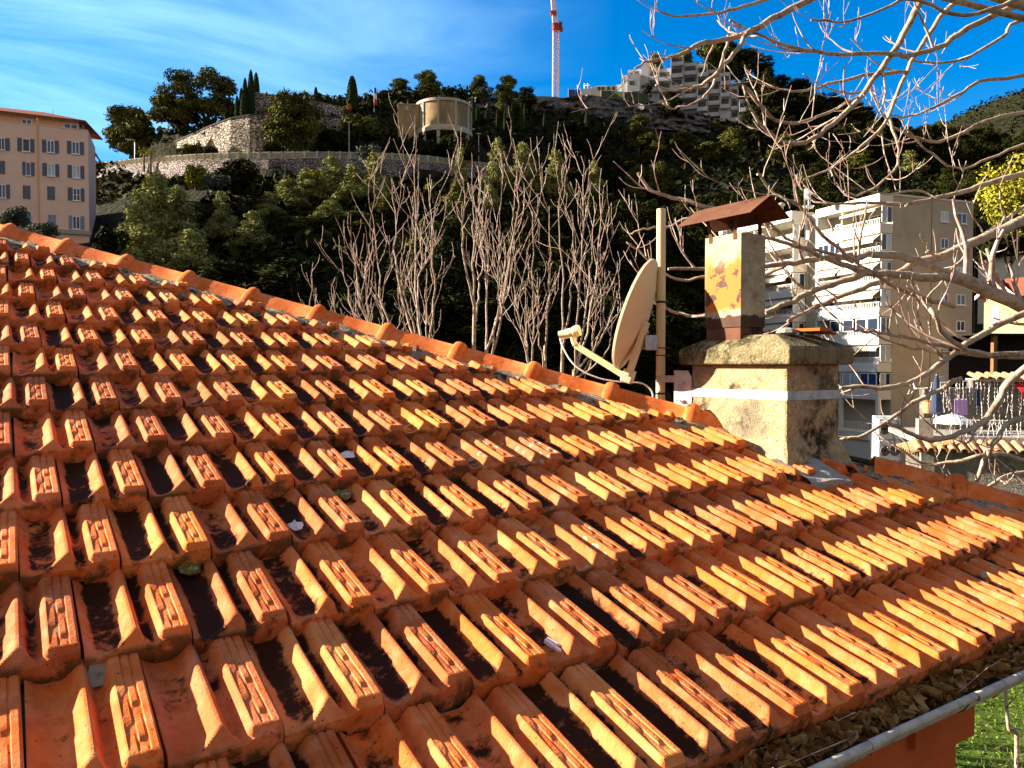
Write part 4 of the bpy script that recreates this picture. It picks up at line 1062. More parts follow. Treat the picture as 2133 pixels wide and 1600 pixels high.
e = [FA.pt(aL, ez, -1.3), FA.pt(-.4, ez - .25, -1.3), FA.pt(.9, ez - .35, -dR - .3), FA.pt(aL, ez, -dR - .6)]
rp_ = [FA.pt(aL, rr, -dR * .55), FA.pt(-5.5, rr, -dR * .55)]
for a, b, c, d in ((e[0], e[1], rp_[1], rp_[0]), (e[3], e[2], rp_[1], rp_[0])): mb.prism([a, b, c, d] if a is e[0] else [d, c, b, a], V3(0, 0, .16))
mb.prism([e[1], e[2], rp_[1]], V3(0, 0, .16))
rf = mb.build('roof', M['rooftile'], salmon)
mb = MB(); mb.prism([FA.pt(.05, zt - 1.2, -dR + 1.4), FA.pt(1.15, zt - 2.6, -dR + .6), FA.pt(1.15, zt - 2.5, -dR - .6), FA.pt(.05, zt - .6, -dR + .1)], V3(0, 0, .12)); mb.build('roof', M['rooftile'], salmon)
for (x, y0, w, h, nm) in ((97, 236, .55, 2.0, 'chimney'), (190, 249, .35, 1.4, 'chimney'), (197, 247, .18, 1.7, 'vent_pipe')):
    a, z = FA.hit(x, y0); a = min(a, -1.6 + (.7 if w < .3 else 0)); mb = MB(); FA.box(mb, a - w, a + w, z - h, z, -3.2, -4.2 if w > .3 else -3.5); FA.box(mb, a - w - .1, a + w + .1, z, z + .12, -3.1, -4.3 if w > .3 else -3.6); mb.build(nm, M['grey'], rf)
mb = MB(); a, z = FA.hit(93, 240); mb.lathe(FA.pt(a, z, -2.9), [(.02, .0), (.35, .07), (.5, .2), (.52, .2), (.36, .05), (.02, -.03)], 18, np.array([FA.h, [0, 0, 1], FA.out])); mb.tube([FA.pt(a, z - 1.2, -3.1), FA.pt(a, z, -3.0)], .04, 6)
mb.tube([FA.pt(a + .5, z, -3.2), FA.pt(a + .5, z + 1.6, -3.2)], .03, 5); mb.build('roof_antenna', M['grey'], rf)
for q in ((38, 257, 60, 263), (128, 265, 158, 269)): window(FA, salmon, (*FA.rect(q)[:2], zt + .15, zt + 1.25), o=-2.2, sill=False, glass='glassblue')
def sw(wx, ys, s1, s2, glass='glassblue', style='double', **k):
    q = FA.rect((wx[0], ys[0], wx[1], ys[1]))
    sh = [None if s is None else (*FA.rect((s[0], ys[0] - 1, s[1], ys[1]))[:2], q[2] - .03, q[3] + .05) for s in (s1, s2)]
    window(FA, salmon, q, shut=sh, glass=glass, style=style, **k)
sw((-4, 10), (287, 313), (-14, -4), (10.5, 20.5), 'glass'); sw((46.5, 62.5), (288.5, 317), (36, 46), (63, 72), 'glass', 'none')
sw((97.5, 113.5), (292, 319), (87.5, 97), (114, 123)); sw((149.5, 165.5), (295, 322), (139.5, 149), (166, 175))
window(FA, salmon, FA.rect((-8, 334, 11, 363)), closed=True); sw((54, 64), (338, 366), (46.5, 53.5), (64.2, 72.3), style='none')
sw((98.5, 115), (341, 368), (88, 98), (115.3, 123.5), 'glasspale'); sw((150.5, 167), (345, 372), (140.5, 150), (167.3, 175.7), 'glasspale')
sw((-3, 12), (384, 413), (-12, -3), (12.5, 21)); window(FA, salmon, FA.rect((47, 386, 64, 415)), closed=True)
q = FA.rect((98, 388, 115, 417)); window(FA, salmon, q, closed=True)
sw((152, 167.5), (392, 419), (141, 151.5), (168, 176), 'glass', 'bars')
for q in ((48.5, 445.5, 65, 478), (100, 447, 117, 480)): window(FA, salmon, FA.rect(q), closed=True, smat='shutterl')
sw((151, 167), (450, 478), (143, 150.5), (167.3, 176), 'glass', smat='shutterl')
mb = MB(); a = FA.hit(79, 300)[0]; mb.tube([FA.pt(a, zt + .9, .08), FA.pt(a, zb0, .08)], .07, 6); mb.build('downpipe', M['pinkdark'], salmon)
mb = MB(); FA.box(mb, aL, .25, FA.hit(185, 486)[1] - .25, FA.hit(185, 482)[1], .0, .3); mb.build('string_course', M['grey'], salmon)

# ---- round concrete water tank on the hillside
TC0 = at(925, 250, 143); TR = 4.95; tz1 = at(925, 203, 138)[2]; tz0 = at(925, 262, 138)[2]; tzb = at(925, 300, 138)[2] - 3
M['tank'] = mat('ochre_concrete', (.40, .29, .155), .92, .1, noise=[((.22, .165, .10), .35, .42, .62, (1, 1, .35)), ((.15, .115, .075), 1.6, .55, .7, (1, 1, .3))], var=.15, scale=.7)
M['tankrib'] = mat('pale_concrete', (.46, .40, .30), .92, .1, noise=((.26, .22, .16), .9, .5, .7), var=.12)
tank = empty('water_tank', [*TC0[:2], tz0], 'round ochre concrete water tank with pale ribs standing on pillars', 'water tank')
mb = MB(); mb.lathe([*TC0[:2], 0], [(TR, tz0), (TR, tz1), (TR - .3, tz1 + .02), (TR - .3, tz1 - .5)], 48); mb.build('tank_wall', M['tank'], tank, smooth=True, sharp=30)
mb = MB(); mb.lathe([*TC0[:2], 0], [(TR - .1, tz1 - .45), (TR + .22, tz1 - .45), (TR + .22, tz1 + .05), (TR - .2, tz1 + .05)], 48); mb.build('rim', M['tankrib'], tank, smooth=True, sharp=30)
mb = MB(); mb.lathe([*TC0[:2], 0], [(TR - .3, tz0 - .7), (TR + .25, tz0 - .7), (TR + .25, tz0 - .1), (TR + .02, tz0 + .35), (TR - .3, tz0 + .35)], 48); mb.build('ring_beam', M['tankrib'], tank, smooth=True, sharp=30)
for k in range(10):
    w = R(-97 + 36 * k); d = V3(math.cos(w), math.sin(w), 0); s_ = V3(-d[1], d[0], 0); mb = MB(); ax = np.array([s_, d, [0, 0, 1]])
    mb.box(V3(*TC0[:2], (tz1 + tz0) / 2) + d * (TR + .04), (.2, .14, (tz1 - tz0) / 2 - .06), ax); mb.box(V3(*TC0[:2], (tz0 + tzb) / 2 - .36) + d * (TR - .12), (.26, .26, (tz0 - tzb) / 2 - .35), ax)
    mb.build('pillar', M['tankrib'], tank)
mb = MB(); mb.lathe([*TC0[:2], 0], [(1.3, tzb), (1.3, tz0 - .2)], 20); mb.build('core', M['tank'], tank, smooth=True)
# pump house beside it
PH = Face(at(829, 260, 140), azv(84)); a1, z1 = PH.hit(872, 219); _, z0 = PH.hit(829, 282)
ph = empty('pump_house', PH.pt(a1 / 2, z0), 'flat roofed ochre pump house joined to the round water tank', 'building')
mb = MB(); mb.prism([PH.pt(0, z0 - 2), PH.pt(a1, z0 - 2), PH.pt(a1, z0 - 2, -4), PH.pt(0, z0 - 2, -4)], V3(0, 0, z1 - z0 + 2)); mb.build('wall', M['tank'], ph)
mb = MB(); PH.box(mb, -.15, a1, z1, z1 + .15, .1, -4); rf = mb.build('roof', M['tankrib'], ph)
q = PH.rect((846, 220, 849, 229)); window(PH, ph, q, style='none', sill=False, glass='glasspale')
mb = MB(); a, z = PH.hit(835, 213); mb.lathe(PH.pt(a, z, -1), [(.03, 0), (.28, .07), (.33, .2), (.30, .2), (.03, .05)], 14, np.array([PH.h, [0, 0, 1], PH.out])); mb.tube([PH.pt(a, z1, -1), PH.pt(a, z, -1)], .03, 5); mb.build('roof_antenna', M['grey'], rf)
mb = MB(); a, z = PH.hit(864, 240); mb.tube([PH.pt(a, z0 - 1, .1), PH.pt(a, z, .1)], .09, 6); mb.build('downpipe', M['winwhite'], ph)

# ---- tower crane on the ridge
CB = at(1157, 204, 205)
M['craner'] = mat('red_crane_paint', (.46, .045, .03), .5, .4, var=.1)
M['cranew'] = mat('pale_pink_crane_paint', (.72, .52, .44), .5, .4, var=.1)
crane = empty('tower_crane', CB - [0, 0, 4], 'tall red and white lattice tower crane on the ridge against the sky', 'crane')
def lattice(mb, p, q, w, n, r=.075, tw=None):
    p, q = np.array(p, float), np.array(q, float); t = nrm(q - p); a = nrm(np.cross(t, [0, 1, .1])); b = np.cross(t, a); tw = tw or w
    C = lambda k, s: p + (q - p) * s + (a * (1 if k in (0, 3) else -1) + b * (1 if k < 2 else -1)) * (w + (tw - w) * s) / 2
    for k in range(4): mb.tube([C(k, 0), C(k, 1)], r, 4)
    for i in range(n):
        for k in range(4):
            s0, s1 = i / n, (i + 1) / n; k2 = (k + 1) % 4
            mb.tube([C(k, s0), C(k2, s1)], r * .62, 3); mb.tube([C(k2, s0), C(k, s1)], r * .62, 3); mb.tube([C(k, s1), C(k2, s1)], r * .62, 3)
top = at(1158, 66, 205)
mb = MB(); lattice(mb, CB - [0, 0, 5], top, 1.5, 15, .12); mb.build('mast', M['cranew'], crane)
mb = MB(); lattice(mb, top, at(1157, 50, 205), 1.5, 1, .14); mb.box(at(1158, 57, 205), (.55, .55, 1.0)); mb.box(at(1163, 62, 204.8), (1.2, .6, .35)); mb.build('slewing_ring', M['craner'], crane)
mb = MB(); mb.box(at(1167, 53, 204.4), (.5, .6, .75)); cab = mb.build('cab', M['craner'], crane); mb = MB(); mb.box(at(1167, 52, 203.9), (.42, .12, .55)); mb.build('pane', M['glass'], cab)
mb = MB(); lattice(mb, at(1156.5, 50, 205), at(1146, -70, 206), 1.2, 17, .10, .8); mb.build('jib', M['cranew'], crane)
mb = MB(); mb.box(at(1153, 28, 205), (.75, .6, .5)); mb.box(at(1151, 24, 205), (.75, .2, .12)); mb.build('jib_joint', M['craner'], crane)
# flag pole
fp = at(779, 222, 146)
fl_ = empty('flagpole', fp, 'thin flagpole with a limp blue white and red flag above the garden wall', 'flagpole')
mb = MB(); ztop = at(777, 178, 146)[2]; mb.tube([fp - [0, 0, 1], [*fp[:2], ztop]], [.07, .04], 6); mb.build('pole', M['winwhite'], fl_)
for k, c in enumerate(((.03, .05, .30), (.75, .75, .75), (.55, .04, .06))):
    mb = MB(); zz = ztop - .3 - k * 1.05; x = .15 + .10 * k
    mb.prism([V3(fp[0] + .05, fp[1], zz), V3(fp[0] + .42 + .1 * k, fp[1] - .05, zz - .25), V3(fp[0] + .5 + .05 * k, fp[1] - .05, zz - 1.3), V3(fp[0] + .06, fp[1], zz - 1.05)], V3(0, .05, 0))
    mb.build('flag', mat('flag_cloth_%d' % k, c, .8, .1, var=0), fl_)

# ---- stepped white apartment block on the hilltop
WF = Face(at(1400, 200, 203), azv(104))
wb = empty('apartment_building', WF.pt(0, WF.hit(1400, 258)[1]), 'stepped white terraced apartment block with deep balconies on the hilltop', 'building')
M['hillwhite'] = mat('bluish_white_render', (.46, .46, .47), .85, .1, noise=((.36, .36, .37), .4, .5, .7), var=.05)
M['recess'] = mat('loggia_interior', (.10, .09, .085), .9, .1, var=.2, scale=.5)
# (px x0, x1, top y, bottom y, depth forward)
secs = [(1336, 1352, 134, 200, 1.2), (1352, 1372, 143, 205, .2), (1372, 1398, 147, 225, .9), (1398, 1424, 118, 248, 1.6), (1424, 1452, 133, 250, .4), (1452, 1474, 140, 246, 1.8), (1474, 1500, 148, 254, .7), (1500, 1521, 158, 256, 2.0), (1521, 1538, 182, 258, .8), (1538, 1557, 214, 262, 2.6)]
mbw = MB(); 
for x0, x1, yt, yb, o in secs:
    a0, z1 = WF.hit(x0, yt); a1, _ = WF.hit(x1, yt); z0 = WF.hit(x1, yb)[1]
    WF.box(mbw, a0, a1, z0 - (1.5 if x0 < 1470 else 0), z1, o, -14)
mbw.build('wall', M['hillwhite'], wb)
for x0, x1, yt, yb, o in secs:
    if x1 - x0 < 17 and x0 < 1500: continue
    a0, z1 = WF.hit(x0, yt); a1, _ = WF.hit(x1, yt); z0 = WF.hit(x1, yb)[1]; n = int((z1 - z0 - .6) / 2.9)
    mb = MB(); rcs = []
    for k in range(n):
        zz = z1 - .9 - k * 2.9
        rc = MB(); rcs.append(rc); WF.box(rc, a0 + .35, a1 - .35, zz - 1.7, zz, o + .01, o + .03)
        WF.box(mb, a0 + .1, a1 - .1, zz - 2.55, zz - 1.55, o + .9, o + 1.05); WF.box(mb, a0 + .1, a1 - .1, zz - 2.6, zz - 2.45, o, o + 1.05)
        WF.box(mb, a0 + .1, a0 + .25, zz - 2.6, zz + .2, o, o + 1.0)
    if n: b_ = mb.build('balcony', M['hillwhite'], wb); [rc.build('loggia', M['recess'], b_) for rc in rcs]
mb = MB()
for x0, x1, yt, yb, o, dp in ((1284, 1306, 178, 207, .5, 8), (1296, 1337, 163, 206, 2, 10), (1308, 1337, 146, 180, 0, 9)):
    a0, z1 = WF.hit(x0, yt); a1, _ = WF.hit(x1, yt); z0 = WF.hit(x1, yb)[1]; WF.box(mb, a0, a1, z0 - .8, z1, o, o - dp)
a0, z1 = WF.hit(1310, 166); a1, _ = WF.hit(1335, 166)
WF.box(mb, a0, a1, z1 - 4.6, z1, 1.2, 4.0)
mb.build('terrace', M['hillwhite'], wb)
mb = MB()
for q, o in (((1314, 180, 1324, 188), 4.0), ((1310, 152, 1318, 162), 0.0), ((1322, 149, 1331, 158), 0), ((1298, 168, 1304, 176), 2.0)):
    r_ = WF.rect(q); WF.box(mb, *r_, o, o + .05)
mb.build('opening', M['recess'], wb)
mb = MB()
for x in (1445, 1449, 1453, 1457, 1461, 1466, 1472, 1478, 1486):
    a, z = WF.hit(x, 136 + (x - 1445) * .25); WF.box(mb, a - .3, a + .3, z - .9, z + .3, -1, -2)
mb.build('chimney', M['hillwhite'], wb)
mb = MB()
for x in (1508, 1545): a, z = WF.hit(x, 262); WF.box(mb, a - .2, a + .2, z - 3.5, z, 1.2, .6)
mb.build('pier', M['hillwhite'], wb)
# low white terrace house at the cliff edge, left of the block, with green site netting
lh = empty('terrace_house', at(1240, 200, 196), 'low pale terraces and roof structures at the cliff edge beside the crane', 'building')
LF = Face(at(1240, 195, 196), azv(98)); mb = MB()
for q, o in (((1214, 186, 1232, 202), .5), ((1230, 181, 1262, 202), 0), ((1240, 175, 1262, 190), -1.5), ((1262, 178, 1285, 202), -.6)): r_ = LF.rect(q); LF.box(mb, *r_, o, o - 5)
mb.build('wall', M['cream'], lh)
mb = MB(); b0 = LF.pt(LF.hit(1205, 200)[0], LF.hit(1205, 200)[1], .5); b1 = LF.pt(LF.hit(1218, 186)[0], LF.hit(1218, 186)[1], .5); mb.prism([b0, b1, b1 + [0, 0, -2.5]], -LF.out * 3); mb.build('ramp', M['cream'], lh)
mb = MB()
for x in (1217, 1224): a, z = LF.hit(x, 171); mb.tube([LF.pt(a, z - 2.5, -1), LF.pt(a, z, -1)], .12, 5)
a0, z = LF.hit(1215, 173); a1, _ = LF.hit(1227, 173); LF.box(mb, a0, a1, z - .3, z, -.8, -1.2); mb.build('frame', M['winwhite'], lh)
mb = MB()
for x in (1248, 1256, 1268, 1278): r_ = LF.rect((x - 3, 182, x + 3, 188)); LF.box(mb, *r_, .3, .35)
mb.build('opening', M['recess'], lh)
M['net'] = mat('green_site_netting', (.07, .10, .06), .9, .05, noise=((.03, .045, .03), 1.2, .45, .65), var=.2)
M['netb'] = mat('blue_site_netting', (.05, .10, .32), .9, .05, var=.15)
def fence_thing(pts, h, m, label, name='site_fence'):
    root = empty(name, pts[0], label, 'fence'); mb = MB()
    for i in range(len(pts) - 1): mb.prism([pts[i], pts[i + 1], pts[i + 1] + V3(0, 0, h), pts[i] + V3(0, 0, h)], V3(0, .04, 0))
    mb.build('netting', m, root)
    for p in pts: mb = MB(); mb.tube([p - [0, 0, .8], p + [0, 0, h + .15]], .05, 5); mb.build('post', M['grey'], root)
fence_thing([at(1252, 208, 187), at(1275, 208, 187), at(1300, 210, 186), at(1330, 212, 186), at(1352, 215, 186)], 2.1, M['net'], 'green netting fence along the cliff edge below the hilltop terraces')
fence_thing([at(1184, 203, 190), at(1198, 203, 190), at(1208, 203, 190)], 1.9, M['netb'], 'blue netting fence beside the foot of the tower crane')
# ------------------------------------------------------------------ the cream block of flats on the right
AC0 = V3(37.8, 80.0, 0); AP = azv(-20); AQ = azv(70)
FL = Face(AC0, AP)                       # sunny balcony front, a grows to the far left
FS = Face(AC0, AQ)                       # shaded end wall, a grows to the right
zy = lambda y: CZ + (762 - y) / FPX * 80
flats = empty('apartment_building', [*(AC0 + AP * 12 + AQ * 6)[:2], -3.2], 'cream balconied apartment building seen through bare branches at right', 'building')
ZT = zy(406); FH = 2.87; ZB = -6.0
mb = MB(); FL.box(mb, 0, 29.6, ZB, ZT - .05, -1.7, -13.0); mb.build('wall', M['grey'], flats)
mb = MB(); FL.box(mb, 9.2, 11.0, ZB, ZT - .3, -.35, -1.7); mb.build('stair_tower', M['grey'], flats)
mb = MB(); FL.box(mb, -.05, 9.2, ZT - .9, ZT + .04, .12, -1.7); FL.box(mb, 11.0, 25.2, ZT - .9, ZT + .2, 1.95, -1.7); FL.box(mb, 25.2, 29.6, ZT - 3.6, ZT - 2.9, 1.95, -1.7); FL.box(mb, -.08, 29.6, ZT - .05, ZT + .12, -1.7, -13.08)
roofA = mb.build('roof', M['cream'], flats)
mb = MB(); FL.box(mb, 9.0, 9.2, ZB, ZT - .9, .0, -1.7); FL.box(mb, 11.0, 11.2, ZB, ZT - .9, -.3, -1.7); FL.box(mb, 25.0, 25.2, ZB, ZT - .9, 1.8, -1.7); FL.box(mb, 29.4, 29.6, ZB, ZT - 3.6, 1.8, -1.7)
FL.box(mb, 5.3, 5.45, 2.4, ZT - .9, -.05, -1.7); FL.box(mb, 18, 18.15, 2.4, ZT - .9, 1.75, -1.7); mb.build('party_wall', M['cream'], flats)
M['railw'] = mat('white_rail', (.72, .70, .66), .6, .3, var=.04)
def balcony(a0, a1, o, zp, ret=None):
    mb = MB(); FL.box(mb, a0, a1, zp - .98, zp, o, o - .14); FL.box(mb, a0 + .02, a1 - .02, zp - .98, zp - .80, o - .14, -1.7)
    if ret is not None: FL.box(mb, ret, ret + .14, zp - .98, zp, o - .14, -1.7)
    b = mb.build('balcony', M['cream'], flats); mb = MB()
    FL.box(mb, a0, a1, zp + .50, zp + .55, o - .04, o - .09)
    n = int((a1 - a0) / .22)
    for i in range(n): x = a0 + (i + .5) * (a1 - a0) / n; FL.box(mb, x - .025, x + .025, zp, zp + .5, o - .05, o - .08)
    if ret is not None: FL.box(mb, ret + .03, ret + .08, zp + .5, zp + .55, o - .09, -1.6)
    mb.build('rail', M['railw'], b); return b
def awning(a0, a1, o, zt, ln=1.1, dr=.75, m='awning'):
    mb = MB(); w = a1 - a0
    P = [FL.pt(a0, zt, o - .5), FL.pt(a1, zt, o - .5), FL.pt(a1, zt - dr, o - .5 + ln), FL.pt(a0, zt - dr, o - .5 + ln)]
    mb.quad(*P, uv=[(0, 0), (w, 0), (w, 1), (0, 1)]); Q = [p - V3(0, 0, .02) for p in P]; mb.quad(Q[3], Q[2], Q[1], Q[0], uv=[(0, 1), (w, 1), (w, 0), (0, 0)])
    n = int(w / .16)
    for i in range(n):
        x0, x1 = a0 + i * w / n, a0 + (i + 1) * w / n; q = [FL.pt(x0, zt - dr, o - .5 + ln + .005), FL.pt(x1, zt - dr, o - .5 + ln + .005), FL.pt(x1, zt - dr - .2, o - .5 + ln + .005), FL.pt((x0 + x1) / 2, zt - dr - .27, o - .5 + ln + .005), FL.pt(x0, zt - dr - .2, o - .5 + ln + .005)]
        mb.add(q, [(0, 1, 2, 3, 4)], [(i * w / n, 0), ((i + 1) * w / n, 0), ((i + 1) * w / n, 1), ((i + .5) * w / n, 1), (i * w / n, 1)])
    return mb.build('awning', M[m], flats)
def fwin(face, a0, a1, z0, z1, o, st='double', gl='glass'): return window(face, flats, (a0, a1, z0, z1), style=st, glass=gl, o=o, sill=False)
for k in range(7):
    zp = zy(466) - FH * k; top = zp + FH - .98
    balcony(0, 9.2, .0, zp, ret=0.0)
    if k < 6: balcony(11.0, 25.2, 1.85, zp, ret=11.0)
    # back wall of the loggia, doors
    gl = ['glass', 'glasspale', 'glassblue', 'glass'][k % 4]
    fwin(FL, 1.2, 2.9, zp - .75, zp + 1.25, -1.7, 'double', gl); fwin(FL, 6.2, 8.0, zp - .75, zp + 1.2, -1.7, 'double', 'glass')
    if k < 6:
        for a in (12.8, 16, 20.2, 23): fwin(FL, a, a + 1.6, zp - .75, zp + 1.2, -1.7, 'double', ['glass', 'glassblue', 'glasspale'][(k + int(a)) % 3])
    # glazed return bays, seen from the end
    fwin(FS, .18, .85, zp + .1, top - .1, .02, 'none', 'glasspale' if k % 3 != 1 else 'glass'); fwin(FS, .9, 1.55, zp + .1, top - .1, .02, 'none', 'glasspale' if k % 2 else 'glass')
    if k < 6:
        FB = Face(FL.pt(11.0, 0), -AQ)
        fwin(FB, .05, .9, zp + .05, top - .1, .03, 'none', 'glasspale' if k % 2 else 'glass'); fwin(FB, .95, 1.75, zp + .05, top - .1, .03, 'none', 'glasspale')
    if k < 5: fwin(FL, 25.6, 27.4, zp - FH + .1, zp - FH + 1.6, 1.9, 'double', 'glass')
    if k in (1, 2, 3): awning(.25, 5.2, .05, top - .02)
    if k in (2, 3): awning(5.6, 9.0, .05, top - .02)
    if k == 0: awning(.3, 5.2, -.05, top - .05, 1.0, .35)
    if k == 5: awning(.25, 5.2, .0, top - .05, .6, .4)
    if k in (2, 4): awning(11.4, 17.8, 1.9, top - .02)
    if k in (1, 3): awning(18.3, 24.8, 1.9, top - .02)
    if k in (3,): awning(11.4, 17.8, 1.9, top - .02)
    if k == 4:
        for a in (.15, 1.75, 3.6, 5.5): fwin(FL, a, a + 1.5, zp + .05, top - .1, -.12, 'none', 'glass')
    if k == 1: fwin(FL, 5.6, 7.2, zp, top - .1, -.12, 'double', 'glass'); fwin(FL, 7.3, 9, zp, top - .1, -.12, 'double', 'glass')
    if k == 3: fwin(FL, 5.6, 7.2, zp, top - .5, -.12, 'double', 'glassblue'); fwin(FL, 7.3, 9, zp, top - .5, -.12, 'double', 'glass')
    if k == 6: fwin(FL, .3, 2.6, zp, top - .1, -.12, 'double', 'glassblue'); fwin(FL, 2.8, 5.1, zp, top - .1, -.12, 'double', 'glasspale')
for k in range(5):
    zp = zy(466) - FH * (k + 1); mb = MB(); FL.box(mb, 25.2, 29.6, zp - .98, zp, 1.85, -1.7); mb.build('balcony', M['cream'], flats)
mb = MB(); FS.box(mb, 13.3 - .06, 13.3 + .0, -6, ZT - .2, .0, .05); 
FS.box(mb, 7.0, 7.05, -6, ZT - .2, -.01, .03); mb.build('joint', M['recess'], flats)
for i, (xx, yy) in enumerate([((1960, 1975), (440, 463)), ((1993, 2013), (443, 467)), ((1959, 1975), (496, 519)), ((1993, 2012), (498, 521)), ((1959, 1974), (612, 635)), ((1992, 2010), (613, 636)), ((1992, 2008), (556, 578)), ((1957, 1972), (726, 750)), ((1992, 2009), (668, 690)), ((1955, 1972), (784, 806)), ((1991, 2011), (784, 806))]):
    window(FS, flats, FS.rect((xx[0], yy[0], xx[1], yy[1])), style='double', glass='glass' if i % 3 else 'glasspale', sill=True)
# undercroft with railing
mb = MB(); zu = zy(466) - FH * 6 - .98
FL.box(mb, 0, 9.2, -1.7, -.9, 1.2, -1.7); FL.box(mb, 0, .35, -.9, zu, .0, -.4); FL.box(mb, 5.2, 5.5, -.9, zu, .0, -.4); FL.box(mb, -.0, 29.6, ZB, -1.7, 1.0, -1.7); mb.build('basement', M['cream'], flats)
mb = MB(); FL.box(mb, 0, 9, .1, .15, 1.1, 1.05)
for i in range(46): FL.box(mb, .1 + i * .195, .13 + i * .195, -.9, .1, 1.1, 1.07)
mb.build('rail', M['railw'], flats)
# roof gear
mb = MB(); b = at(1684, 438, 86); mb.tube([b, at(1684, 405, 86)], .05, 5); mb.lathe(at(1681, 416, 86), [(.1, 0), (.32, .1), (.32, 1.1), (.1, 1.2)], 8); mb.tube([at(1687, 425, 86), at(1689, 402, 86)], .05, 5); mb.tube([at(1680, 402, 86), at(1690, 398, 86)], .05, 5)
mb.lathe(at(1684, 436, 86), [(.02, 0), (.5, .12), (.62, .35), (.45, .12)], 14); mb.build('roof_antenna', M['winwhite'], roofA)
mb = MB(); b = at(1627, 446, 92); mb.lathe(b, [(.28, 0), (.28, .9), (.46, 1.0), (.46, 1.2), (.1, 1.35)], 10); mb.build('vent_pipe', M['grey'], roofA)

# wall with twin-fan air conditioners
FA2 = Face(at(1848, 910, 44), azv(92))
z1 = FA2.hit(1848, 867)[1]; z0 = FA2.hit(1848, 967)[1]
acw = empty('utility_wall', FA2.pt(0, z0 - 3), 'plain bright white wall carrying round fan units below the apartment building', 'wall')
a0, a1 = FA2.hit(1823, 900)[0], FA2.hit(1871, 900)[0]
mb = MB(); FA2.box(mb, a0, a1, z0 - 4, z1, 0, -.4); mb.build('wall', M['white'], acw)
for y0, y1, nm in ((872, 914, 'upper twin fan air conditioner on the bright white utility wall'), (917, 958, 'lower twin fan air conditioner on the bright white utility wall')):
    q = FA2.rect((1825, y0, 1869, y1)); u = empty('air_conditioner', FA2.pt((q[0] + q[1]) / 2, q[2], .05), nm, 'air conditioner', 'twin fan units on the utility wall')
    mb = MB(); FA2.box(mb, *q, .02, .36); mb.build('casing', M['whiteplastic'], u, bevel=.02)
    for t in (.27, .76):
        c = FA2.pt(q[0] + (q[1] - q[0]) * t, (q[2] + q[3]) / 2, .362); r = (q[3] - q[2]) * .27; mb = MB()
        mb.lathe(c, [(r, 0), (r, .012), (r * .2, .012), (r * .15, .03)], 20, np.array([FA2.h, [0, 0, 1], FA2.out])); f_ = mb.build('fan', M['black'], u)
        mb = MB()
        for rr in (.35, .6, .85):
            pts = [c + (FA2.h * math.cos(w) + V3(0, 0, 1) * math.sin(w)) * r * rr + FA2.out * .035 for w in np.linspace(0, 2 * math.pi, 19)]; mb.tube(pts, .012, 4, False)
        mb.build('grille', M['grey'], f_)

# ---- gabled yellow house and the cream house behind it
M['yellow'] = mat('yellow_house_render', (.60, .40, .17), .9, .1, noise=((.5, .32, .13), .6, .5, .7), var=.06)
M['roofbrown'] = mat('brown_red_roof_tiles', (.22, .065, .035), .85, .1, noise=((.12, .04, .025), 3, .5, .65), var=.2)
GF = Face(at(2078, 640, 70), azv(148)); yh = empty('yellow_house', GF.pt(0, 2), 'small yellow house with a white edged gable right of the apartment building', 'house')
apx, apz = GF.hit(2078, 586); lx, lz = GF.hit(2042, 622); bz = GF.hit(2078, 700)[1]
rx = apx - lx; mb = MB()
mb.prism([GF.pt(lx + .35, bz - 4), GF.pt(apx + rx + 3.0, bz - 4), GF.pt(apx + rx + 3.0, lz - .1), GF.pt(apx + rx - .2, lz + .05), GF.pt(apx, apz - .2), GF.pt(lx + .35, lz + .05)], -GF.out * 7); mb.build('wall', M['yellow'], yh)
mb = MB()
for sx in (-1, 1): mb.prism([GF.pt(apx, apz, .5), GF.pt(apx + sx * (rx + .15), lz - .05, .5), GF.pt(apx + sx * (rx + .15), lz + .13, .5), GF.pt(apx, apz + .2, .5)], -GF.out * 8)
mb.prism([GF.pt(apx + .3, apz + .1, -.6), GF.pt(apx + rx + 4.5, apz + .1, -.6), GF.pt(apx + rx + 4.5, lz - .05, .6), GF.pt(apx + rx, lz - .05, .6)], V3(0, 0, .12)); rf = mb.build('roof', M['roofbrown'], yh)
mb = MB()
for sx in (-1, 1): mb.prism([GF.pt(apx, apz - .05, .53), GF.pt(apx + sx * (rx + .2), lz - .16, .53), GF.pt(apx + sx * (rx + .2), lz + .16, .53), GF.pt(apx, apz + .25, .53)], GF.out * .06)
mb.build('barge_board', M['winwhite'], rf)
q = GF.rect((2069, 640, 2081, 672)); window(GF, yh, q, style='bars', glass='glasspale')
mb = MB(); a, z = GF.hit(2095, 607); mb.lathe(GF.pt(a, z, .0), [(.3, 0), (.3, .05)], 14, np.array([GF.h, [0, 0, 1], GF.out])); mb.build('vent', M['recess'], yh)
CF = Face(at(2090, 555, 92), azv(140)); chs = empty('cream_house', CF.pt(0, 6), 'cream house with a low terracotta roof above the yellow gable', 'house')
q = CF.rect((2038, 540, 2125, 600)); mb = MB(); CF.box(mb, q[0], q[1] + 5, q[2] - 4, q[3], 0, -8); mb.build('wall', M['cream'], chs)
mb = MB(); mb.prism([CF.pt(q[0] - .6, q[3], .7), CF.pt(q[1] + 6, q[3] + .35, .7), CF.pt(q[1] + 6, q[3] + 1.4, -4), CF.pt(q[0] + 2, q[3] + 1.1, -4)], V3(0, 0, .15)); mb.prism([CF.pt(q[0] - .6, q[3], .7), CF.pt(q[0] + 2, q[3] + 1.1, -4), CF.pt(q[0] - .6, q[3], -8)], V3(0, 0, .15)); mb.build('roof', M['rooftile'], chs)
w_ = CF.rect((2100, 553, 2108, 570)); window(CF, chs, w_, glass='glass')
